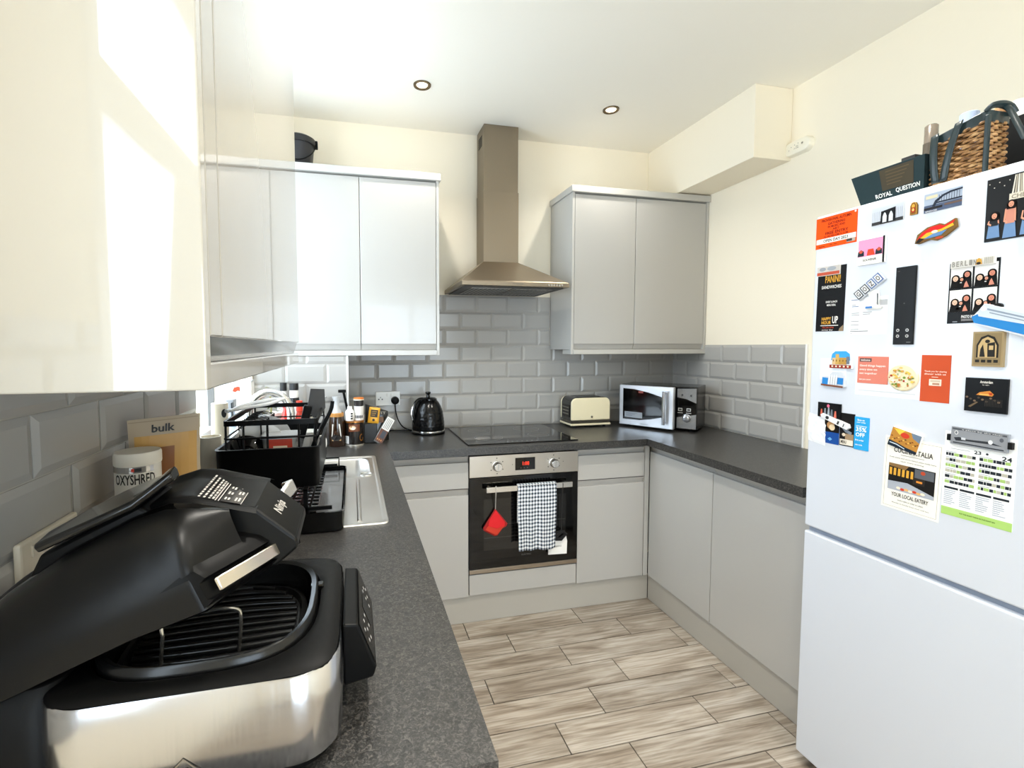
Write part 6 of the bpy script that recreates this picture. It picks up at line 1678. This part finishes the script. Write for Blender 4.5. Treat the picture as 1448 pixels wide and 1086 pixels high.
for k in range(70):
    a, r_ = rn.uniform(0, 2*PI), 0.46*math.sqrt(rn.random())
    c = rn.choice(['c9a24a', 'a8402a', '6f8f3a', 'f0e6d0', 'b9763a', 'e0c058', 'd9cdb6', 'f4efe2'])
    mb.ell(FR, 0.5+r_*cos(a)*0.9, 0.5+r_*sin(a)*0.9, rn.uniform(0.025, 0.07), rn.uniform(0.02, 0.05), K(c, 0.4), 0.0002+0.00003*k, 9)
tag(mb.build('food_magnet', smooth=40), 'round magnet like a plate of colourful food between the salmon and red cards', 'magnet')
def d_red(mb, F):
    w_ = K('f3d9cc'); mb.text(F, 'Thank you for sharing', 0.12, 0.33, 0.88, 0.37, w_); mb.text(F, 'dinner with us', 0.12, 0.385, 0.86, 0.42, w_); mb.rect(F, 0.38, 0.46, 0.60, 0.472, w_)
    mb.rect(F, 0.30, 0.51, 0.72, 0.65, K('f0dccb'), 0.0003); mb.rect(F, 0.34, 0.53, 0.68, 0.57, K('c9b9a4'), 0.0006); mb.rect(F, 0.42, 0.59, 0.66, 0.63, K('b58a72'), 0.0006)
slab('card', 'tall brick red card with a small white label, right of the round food magnet', 'card', (0.936, 1.400, 0.873, 1.278), 0.0012, K('c4512f', 0.5), draw=d_red)
def d_dan(mb, F):
    for q, (c, h_, col) in enumerate(((0.18, 0.45, 'c0604a'), (0.34, 0.38, '7d848c'), (0.50, 0.30, '98a0a8'), (0.64, 0.42, '6b727b'), (0.80, 0.50, 'cc6a58'))): mb.shape(F, [(c-0.06, 0.95), (c-0.03, h_), (c+0.03, h_), (c+0.06, 0.95)], K(col), 0.0004)
    mb.ell(F, 0.48, 0.20, 0.06, 0.11, K('e06a8a'), 0.0006)
slab('photo_magnet', 'small black photo magnet of performers at the lower left of the fridge', 'magnet', (1.210, 1.2445, 1.139, 1.198), 0.004, K('131314', 0.3), back=0.0022, draw=d_dan)
mb = MB()
def crum(u, v):
    r_ = random.Random(int(u*9)*31+int(v*9)); return Vector((FX+0.0002-0.005*r_.random()*min(1, 4*v*(1-v)+0.2), 1.243-0.058*u, 1.205-0.090*v-0.01*u))
mb.grid(crum, 8, 9, K('e8eaee', 0.6))
tag(mb.build('crumpled_paper', smooth=0, solid=0.0005), 'crumpled white paper at the lower left edge of the fridge door', 'paper')
def d_bf(mb, F):
    mb.rect(F, 0.0, 0.0, 1.0, 0.55, K('191512'), 0.0003); mb.ell(F, 0.42, 0.28, 0.26, 0.16, K('b98a5c'), 0.0005); mb.ell(F, 0.52, 0.36, 0.20, 0.12, K('e2cba8'), 0.0007); mb.ell(F, 0.4, 0.82, 0.16, 0.07, K('6aa8d8'), 0.0005, 4)
slab('flyer', 'dark blue card with a food picture under the black performer magnet', 'flyer', (1.189, 1.198, 1.143, 1.1165), 0.0009, K('1d4a94', 0.45), back=0.0004, draw=d_bf)
def d_dk(mb, F):
    mb.rect(F, 0.05, 0.80, 0.95, 0.97, K('e0d8c9'), 0.0004); mb.text(F, 'MENU', 0.12, 0.83, 0.5, 0.93, K('241f1a'), 0.0007); mb.rect(F, 0.40, 0.62, 0.97, 0.80, K('9c8468'), 0.0004); mb.shape(F, [(0.05, 0.42), (0.55, 0.50), (0.85, 0.56), (0.80, 0.64), (0.40, 0.58)], K('7d8590'), 0.0006); mb.ell(F, 0.3, 0.66, 0.12, 0.05, K('d8c8b0'), 0.0006)
slab('flyer', 'black card with a white hand and menu panel, between the blue cards', 'flyer', (1.141, 1.219, 1.0975, 1.1185), 0.0009, K('151313', 0.45), back=0.0010, draw=d_dk)
t_ = slab('pen_magnet', 'grey and white capsule shaped magnet across the black card', 'magnet', (1.200, 1.200, 1.105, 1.182), 0.006, K('d9dadd', 0.3), rot=18, back=0.004, draw=lambda mb, F: (mb.ell(F, 0.25, 0.5, 0.06, 0.3, K('2b2d31'), 0.0005, 10), mb.rect(F, 0.60, 0.2, 0.66, 0.8, K('3a3c40'), 0.0005), mb.rect(F, 0.80, 0.2, 0.83, 0.8, K('3a3c40'), 0.0005)), poly=[(0, 0.5), (0.06, 0.1), (0.94, 0.0), (1, 0.5), (0.94, 1.0), (0.06, 0.9)])
def d_off(mb, F):
    w_ = K('eef6fb'); mb.text(F, 'Save on', 0.20, 0.06, 0.70, 0.12, w_); mb.text(F, 'your order', 0.16, 0.14, 0.78, 0.19, w_); mb.rect(F, 0.12, 0.27, 0.86, 0.285, w_)
    mb.text(F, '35%', 0.12, 0.31, 0.84, 0.44, w_); mb.text(F, 'OFF', 0.12, 0.48, 0.74, 0.60, w_); mb.text(F, 'first order', 0.10, 0.68, 0.70, 0.73, w_); mb.text(F, 'use code', 0.10, 0.82, 0.60, 0.87, w_)
slab('flyer', 'sky blue discount card reading 35% OFF', 'flyer', (1.0975, 1.2135, 1.0565, 1.1155), 0.0009, K('2f9fdb', 0.45), back=0.0014, draw=d_off)
def d_menu(mb, F):
    k, g = K('4a4640'), K('8f8b83')
    for a, b, c, d in ((0.04, 0.03, 0.96, 0.034), (0.04, 0.966, 0.96, 0.97), (0.04, 0.03, 0.046, 0.97), (0.954, 0.03, 0.96, 0.97)): mb.rect(F, a, b, c, d, K('aaa59b'), 0.0003)
    mb.text(F, 'CUCINA ITALIA', 0.17, 0.14, 0.84, 0.21, k); mb.rect(F, 0.30, 0.235, 0.70, 0.242, g)
    mb.text(F, 'fresh pasta and stone baked pizza made here', 0.10, 0.275, 0.90, 0.295, g); mb.text(F, 'open every evening', 0.30, 0.315, 0.70, 0.335, g)
    mb.rect(F, 0.10, 0.37, 0.90, 0.735, K('1d1b1a'), 0.0003)
    for q in range(6): mb.rect(F, 0.12+0.075*q, 0.43, 0.165+0.075*q, 0.53, K('d8a23c'), 0.0006)
    mb.shape(F, [(0.10, 0.37), (0.46, 0.37), (0.40, 0.43), (0.10, 0.41)], K('8a6a44'), 0.0005); mb.rect(F, 0.56, 0.38, 0.88, 0.50, K('5d6168'), 0.0005); mb.ell(F, 0.70, 0.42, 0.04, 0.025, K('b54a30'), 0.0008)
    mb.rect(F, 0.54, 0.50, 0.74, 0.59, K('2f2a26'), 0.0007); mb.rect(F, 0.60, 0.535, 0.70, 0.56, K('e8923a'), 0.0010)
    mb.shape(F, [(0.10, 0.62), (0.45, 0.60), (0.90, 0.69), (0.90, 0.735), (0.10, 0.735)], K('a8adb8'), 0.0007)
    for q in range(7): mb.ell(F, 0.30+0.07*q, 0.695+0.008*(q % 2), 0.04, 0.018, K(('e8dcc6', 'c9402a', 'e0b070')[q % 3]), 0.0010, 10)
    mb.text(F, 'YOUR LOCAL EATERY', 0.18, 0.765, 0.82, 0.82, k); mb.text(F, 'book a table or order to collect', 0.30, 0.85, 0.74, 0.87, g); mb.text(F, 'Monday to Sunday from noon until late', 0.20, 0.90, 0.84, 0.918, g)
slab('menu', 'cream restaurant menu leaflet with a dark kitchen photo, hanging left of the timetable', 'leaflet', (1.0145, 1.172, 0.8785, 0.9695), 0.0008, K('efece4', 0.6), rot=1.2, draw=d_menu)
def d_piz(mb, F):
    mb.rect(F, 0.0, 0.0, 1.0, 1.0, K('b9823a'), 0.0004); mb.shape(F, [(0.65, 0.0), (1.0, 0.0), (1.0, 0.4), (0.75, 0.25)], K('6f7f93'), 0.0006)
    mb.shape(F, [(0.05, 0.05), (0.45, 0.0), (0.30, 0.30)], K('f0c24a'), 0.0007); mb.ell(F, 0.48, 0.25, 0.15, 0.14, K('c9402a'), 0.0008)
    for q in range(16): mb.ell(F, 0.06+0.06*q, 0.45+0.06*((q*3) % 4), 0.035, 0.03, K(('7a3f20', 'e0b25a', '4a2c1a')[q % 3]), 0.0009, 8)
    mb.shape(F, [(0.0, 0.70), (0.3, 0.74), (0.6, 0.82), (1.0, 0.86), (1.0, 1.0), (0.0, 1.0)], K('1f2a36'), 0.0011); mb.shape(F, [(0.05, 0.80), (0.3, 0.80), (0.6, 0.90), (0.6, 0.94), (0.3, 0.85), (0.05, 0.85)], K('c9d2da'), 0.0013)
slab('photo_magnet', 'tilted colourful painted magnet holding up the cream menu', 'magnet', (0.9975, 1.1935, 0.927, 1.1405), 0.006, K('e8e4da', 0.4), rot=13, back=0.0012, draw=d_piz)
def d_chart(mb, F):
    dk, gr, g = K('2b3036'), K('a3c172'), K('9aa0a8')
    mb.rect(F, 0.0, 0.905, 1.0, 1.0, K('a8cc72'), 0.0003); mb.text(F, 'PUT THE RIGHT THING IN THE RIGHT BIN', 0.28, 0.94, 0.78, 0.955, K('4f6e28'), 0.0006)
    mb.rect(F, 0.10, 0.20, 0.38, 0.206, g); mb.text(F, '23', 0.44, 0.185, 0.54, 0.225, dk); mb.ell(F, 0.62, 0.205, 0.02, 0.012, dk); mb.text(F, '24', 0.82, 0.20, 0.95, 0.25, dk)
    rn = random.Random(2)
    for c in (0.03, 0.52):
        for r_ in range(6):
            t0_ = 0.255 + r_*0.066; mb.rect(F, c, t0_-0.014, c+0.16, t0_-0.008, g)
            x = c
            while x < c+0.42:
                w_ = rn.choice((0.035, 0.07, 0.05)); m_ = rn.choice((dk, gr, dk, K('b9b6a8')))
                mb.rect(F, x, t0_, min(x+w_, c+0.44), t0_+0.034, m_, 0.0004); x += w_ + 0.006
    for k in range(4):
        a = 0.03+0.235*k; mb.rect(F, a, 0.660, a+0.21, 0.685, dk, 0.0004); lines(mb, F, a, 0.70, a+0.19, 0.88, 8, K('b4bac6'), 0.5, 0.0004, k)
slab('timetable', 'white collection timetable with green and dark blocks and a green strip along its foot', 'paper', (0.8765, 1.210, 0.743, 0.9965), 0.0008, K('f1f2f2', 0.6), draw=d_chart)
def d_rul(mb, F):
    k = K('35383d'); mb.rect(F, 0.02, 0.06, 0.98, 0.16, K('54575d'), 0.0004); mb.text(F, 'a place by the river', 0.20, 0.08, 0.92, 0.15, K('d0d0d0'), 0.0007)
    mb.ell(F, 0.10, 0.32, 0.035, 0.12, K('dcdcdc'), 0.0005); mb.ell(F, 0.10, 0.32, 0.022, 0.08, K('70747b'), 0.0008)
    mb.shape(F, [(0.06, 0.62), (0.16, 0.55), (0.30, 0.62), (0.70, 0.55), (0.92, 0.70), (0.70, 0.68), (0.30, 0.72), (0.10, 0.78)], k, 0.0005); mb.rect(F, 0.20, 0.55, 0.28, 0.68, K('c8ccd2'), 0.0008); mb.ell(F, 0.72, 0.56, 0.04, 0.12, K('d8dade'), 0.0008); mb.rect(F, 0.05, 0.86, 0.95, 0.92, k, 0.0005)
    mb.ell(F, 0.90, 0.36, 0.035, 0.11, K('5a5e66'), 0.0006)
t = thing('magnetic_clip', 'grey metal clip magnet with black ends holding up the timetable', 'clip', (FX-0.006, 0.808, 1.20))
F, q = FM(0.861, 1.222, 0.756, 1.1785, 0.006, 1.5, 0.0014)
mb = MB(); mb.prism(q, (-0.0074, 0, 0), K('8d9096', 0.3)); d_rul(mb, F); mb.build('plate', t, smooth=0)
for a, b in ((0.8685, 0.8615), (0.7555, 0.7475)):
    F, q = FM(a, 1.203, b, 1.187, 0.008, 0, 0.0014); mb = MB(); mb.prism(q, (-0.0094, 0, 0), K('141414', 0.4)); mb.build('end_stop', t, smooth=0, bevel=0.001)

# ------------------------------------------------------------------ things on top of the fridge
DT = K('233438', 0.45)
t = thing('flat_box', 'flat dark teal box with white lettering lying on the fridge top beside the basket', 'box', (1.58, 1.06, FZ))
X = Matrix.Translation((1.478, 0.962, FZ+0.0005))
mb = MB(X); mb.prism([(0, 0, 0), (0, 0.158, 0), (0, 0.190, 0.090), (0, 0, 0.092)], (0.24, 0, 0), DT); mb.build('carton', t, bevel=0.001, smooth=0)
F = Flat(X @ Vector((-0.0004, 0.188, 0.09)), X @ Vector((-0.0004, 0.0, 0.092)), X @ Vector((-0.0004, 0.0, 0.0)), X @ Vector((-0.0004, 0.158, 0.0)))
mb = MB(); mb.rect(F, 0.40, 0.06, 0.86, 0.72, K('453f32', 0.5), 0.0002)
for k in range(5): mb.rect(F, 0.48, 0.14+0.10*k, 0.80-0.03*k, 0.17+0.10*k, K('5c4f3a', 0.5), 0.0004)
mb.text(F, 'ROYAL', 0.28, 0.78, 0.54, 0.92, K('e4e6e4', 0.5), 0.0004); mb.text(F, 'QUESTION', 0.60, 0.74, 0.95, 0.90, K('e4e6e4', 0.5), 0.0004); mb.build('lettering', t, smooth=0)

# wicker basket with leather straps
t = thing('wicker_basket', 'wicker hamper basket with dark teal leather straps on top of the fridge', 'basket', (1.545, 0.91, FZ))
BX0_, BX1_, BY0_, BY1_, BH = 1.487, 1.572, 0.845, 0.962, 0.150
def bz(y, f): # the top slopes up towards the near end
    return FZ + 0.002 + f*(BH - 0.028*(y-BY0_)/(BY1_-BY0_))
mb = MB()
rows = 17
per = rrect(BX0_+0.004, BY0_+0.004, BX1_-0.004, BY1_-0.004, 0.012, 0, 3)
def per_pts(m):
    segs = [(per[i], per[(i+1) % len(per)]) for i in range(len(per))]
    L = [(b-a).length for a, b in segs]; tot = sum(L); out = []
    for k in range(m):
        d = tot*k/m
        for (a, b), l in zip(segs, L):
            if d <= l:
                p = a + (b-a)*(d/max(l, 1e-9)); nn = Vector(((b-a).y, -(b-a).x, 0)).normalized(); out.append((p, nn)); break
            d -= l
    return out
PP = per_pts(96)
for r_ in range(rows):
    f = 0.03 + 0.80*r_/(rows-1)
    pts = [Vector((p.x, p.y, bz(p.y, f))) + nn*0.0034*sin(2*PI*k/8 + PI*(r_ % 2)) for k, (p, nn) in enumerate(PP)]
    mb.tube(pts, 0.0034, WICKER, 6, closed=True)
wk = mb.build('wicker_weave', t, smooth=60)
mb = MB()
for k in range(0, 96, 4):
    p, nn = PP[k]; mb.cyl((p.x, p.y, FZ+0.001), (p.x, p.y, bz(p.y, 0.86)), 0.0026, M('5a3d22', 0.6), 6)
mb.build('stakes', t); 
MB().box((BX0_+0.008, BY0_+0.008, FZ+0.0006), (BX1_-0.008, BY1_-0.008, FZ+0.010), M('3a2a1a', 0.7)).build('base', t, smooth=0)
LE = M('1c2d31', 0.35)
mb = MB(); pa = [Vector((p.x, p.y, 0)) for p in per]
mb.loft([[Vector((p.x, p.y, bz(p.y, 0.82))) + (Vector((p.x, p.y, 0))-Vector((1.530, 0.903, 0))).normalized()*0.005 for p in per], [Vector((p.x, p.y, bz(p.y, 1.0))) + (Vector((p.x, p.y, 0))-Vector((1.530, 0.903, 0))).normalized()*0.006 for p in per]], LE, False, True); mb.build('leather_rim', t, bevel=0.002, smooth=40)
for c, lean in ((0.948, 0.006), (0.905, 0.020)):
    def st(u, v):
        y = c - 0.009 + 0.016*u + (lean*(v-0.5)) ; f = 1.02 - 0.98*v
        return Vector((BX0_ - 0.0065 - 0.010*sin(PI*v)*(0.6 if v < 0.9 else 0.2), y - 0.012*v + (0.02 if lean > 0.01 else 0.0)*v, bz(y, f)))
    mb = MB(); mb.grid(st, 3, 14, LE); mb.build('strap', t, smooth=60, solid=0.0025)
MB().box((BX0_-0.006, BY0_-0.007, FZ+0.001), (BX0_+0.004, BY0_+0.001, bz(BY0_, 0.9)), LE).build('corner_trim', t, bevel=0.002, smooth=0)
mb = MB(); mb.tube(spline([(1.492, 0.850, bz(0.85, 0.98)), (1.496, 0.842, bz(0.85, 1.05)), (1.520, 0.838, bz(0.85, 1.08)), (1.548, 0.838, bz(0.85, 1.06)), (1.560, 0.836, bz(0.85, 0.96))]), 0.009, LE, 10, flat=0.5); mb.build('carry_handle', t)
mb = MB(); mb.tube(spline([(1.535, 0.836, bz(0.85, 1.06)), (1.530, 0.826, bz(0.85, 0.95)), (1.530, 0.812, bz(0.85, 0.70)), (1.535, 0.800, bz(0.85, 0.45))]), 0.008, LE, 8, flat=0.4); mb.build('loose_strap', t)
t = thing('leather_pouch', 'black leather pouch beside the near end of the wicker basket', 'pouch', (1.60, 0.74, FZ))
mb = MB(); mb.loft([rrect(1.545, 0.690, 1.66, 0.790, 0.02, FZ+0.0006, 4), rrect(1.54, 0.686, 1.665, 0.796, 0.025, FZ+0.06, 4), rrect(1.56, 0.70, 1.65, 0.785, 0.02, FZ+0.135, 4)], M('16191c', 0.4)); mb.build('pouch_body', t, bevel=0.004, smooth=40)
MB().box((1.536, 0.71, FZ+0.05), (1.546, 0.785, FZ+0.095), M('20282c', 0.4)).build('front_pocket', t, bevel=0.004, smooth=0)
def shelf_bottle(name, label, x, y, r, h, m, capm=None, cat='bottle', caph=0.03):
    t = thing(name, label, cat, (x, y, FZ))
    mb = MB(); mb.lathe([(0.001, 0.0006), (r, 0.0006), (r, h*0.80), (r*0.92, h-caph), (0.001, h-caph)], (x, y, FZ), m, 28); mb.build('body', t, smooth=50)
    mb = MB(); mb.lathe([(0.001, h-caph), (r*0.9, h-caph), (r*0.9, h-0.004), (r*0.7, h), (0.001, h)], (x, y, FZ), capm or m, 28); mb.build('cap', t, smooth=50)
    return t
shelf_bottle('drinks_bottle', 'bottle with a smoky brown domed cap behind the teal box', 1.80, 1.158, 0.0185, 0.285, M('5d564d', 0.2, 0.3), M('857b70', 0.2, 0.4), caph=0.07)
t = thing('carton', 'white and black carton behind the teal box on the fridge top', 'carton', (1.80, 1.205, FZ))
MB().box((1.78, 1.186, FZ+0.0006), (1.84, 1.226, FZ+0.205), M('1a1a1b', 0.4)).build('box', t, bevel=0.001, smooth=0)
MB().box((1.778, 1.184, FZ+0.165), (1.842, 1.228, FZ+0.19), M('d8d2c4', 0.5)).build('band', t, smooth=0)
t = thing('paper_roll', 'short white roll behind the left end of the teal box', 'roll', (1.80, 1.250, FZ))
MB().lathe([(0.012, 0.0006), (0.020, 0.0006), (0.020, 0.175), (0.012, 0.175)], (1.80, 1.252, FZ), WHITE, 24).build('roll_body', t)
shelf_bottle('spray_can', 'pale blue capped can behind the wicker basket', 1.82, 1.075, 0.024, 0.287, M('8fa3c4', 0.4), M('a9b9d8', 0.4), 'can')
shelf_bottle('rattan_vase', 'tan woven tube standing behind the basket', 1.80, 0.992, 0.0155, 0.262, WICKER, WICKER, 'vase', 0.02)
shelf_bottle('lotion_bottle', 'white ribbed bottle rightmost on top of the fridge', 1.80, 0.955, 0.0155, 0.262, M('ecebe6', 0.35), M('f2f1ec', 0.35), caph=0.05)
t = thing('storage_bag', 'black fabric bag at the back of the fridge top beneath the white bottle', 'bag', (1.77, 0.93, FZ))
mb = MB(); mb.loft([rrect(1.71, 0.855, 1.775, 1.00, 0.02, FZ+0.0006, 4), rrect(1.70, 0.85, 1.778, 1.005, 0.025, FZ+0.10, 4), rrect(1.715, 0.865, 1.77, 0.985, 0.02, FZ+0.19, 4)], M('0f1011', 0.7, spec=0.1)); mb.build('bag_body', t, smooth=40)
# ------------------------------------------------------------------ daylight and camera
w = bpy.data.worlds.new('overcast_sky'); SC.world = w; w.use_nodes = True
bg = w.node_tree.nodes['Background']
bg.inputs['Color'].default_value = (0.82, 0.905, 1.0, 1); bg.inputs['Strength'].default_value = 13.0
def portal(x, y0, y1, z0, z1):
    ld = bpy.data.lights.new('sky_portal', 'AREA'); ld.shape = 'RECTANGLE'
    ld.size = z1 - z0; ld.size_y = y1 - y0
    lo = bpy.data.objects.new('sky_portal', ld); COL.objects.link(lo)
    lo.location = (x, (y0+y1)/2, (z0+z1)/2); lo.rotation_euler = (0, rad(-90), 0)
    ld.cycles.is_portal = True
SKY = 9.4
bg.inputs['Strength'].default_value = SKY
ld = bpy.data.lights.new('window_boost_lamp', 'AREA'); ld.shape = 'RECTANGLE'  # extra area lamp outside the glass, added to boost the sink window's daylight
ld.size = WIN_Z1-WIN_Z0-0.04; ld.size_y = WIN_Y1-WIN_Y0-0.04; ld.energy = 11; ld.color = (0.84, 0.91, 1.0)
lo = bpy.data.objects.new('window_boost_lamp', ld); COL.objects.link(lo)
lo.location = (XL-0.165, (WIN_Y0+WIN_Y1)/2, (WIN_Z0+WIN_Z1)/2); lo.rotation_euler = (0, rad(-90), 0)
portal(XL-0.17, WIN_Y0, WIN_Y1, WIN_Z0, WIN_Z1)
ld = bpy.data.lights.new('sky_portal', 'AREA'); ld.shape = 'RECTANGLE'
ld.size = RX1_-RX0_; ld.size_y = RZ1_; ld.cycles.is_portal = True
lo = bpy.data.objects.new('sky_portal', ld); COL.objects.link(lo)
lo.location = ((RX0_+RX1_)/2, YR-0.17, RZ1_/2); lo.rotation_euler = (rad(90), 0, 0)
portal(XL-0.09, DR_Y0, DR_Y1, DR_Z0, DR_Z1)

fpx, yaw, pitch, roll, cx, cy = 665.6047, .2284, -.0573, -.0016, 653.4202, 528.112
fw = Vector((sin(yaw)*cos(pitch), cos(yaw)*cos(pitch), sin(pitch)))
r = Vector((cos(yaw), -sin(yaw), 0)); u = r.cross(fw)
r2 = r*cos(roll) + u*sin(roll); u2 = -r*sin(roll) + u*cos(roll)
cd = bpy.data.cameras.new('camera'); co = bpy.data.objects.new('camera', cd); COL.objects.link(co)
mw = Matrix((r2, u2, -fw)).transposed().to_4x4(); mw.translation = (0, 0, 1.4242)
co.matrix_world = mw
cd.sensor_fit = 'HORIZONTAL'; cd.sensor_width = 36.0; cd.lens = fpx*36.0/1448
cd.shift_x = (724-cx)/1448; cd.shift_y = (cy-543)/1448
cd.clip_start = 0.02
SC.camera = co
vs = SC.view_settings
vs.view_transform = 'Standard'; vs.look = 'None'; vs.gamma = 1.0; vs.use_curve_mapping = False
vs.exposure = 0.1
SC.cycles.use_denoising = True
SC.cycles.max_bounces = 14; SC.cycles.diffuse_bounces = 10; SC.cycles.glossy_bounces = 5
SC.cycles.transparent_max_bounces = 12; SC.cycles.transmission_bounces = 6
SC.cycles.caustics_reflective = False; SC.cycles.caustics_refractive = False
SC.cycles.sample_clamp_indirect = 8.0
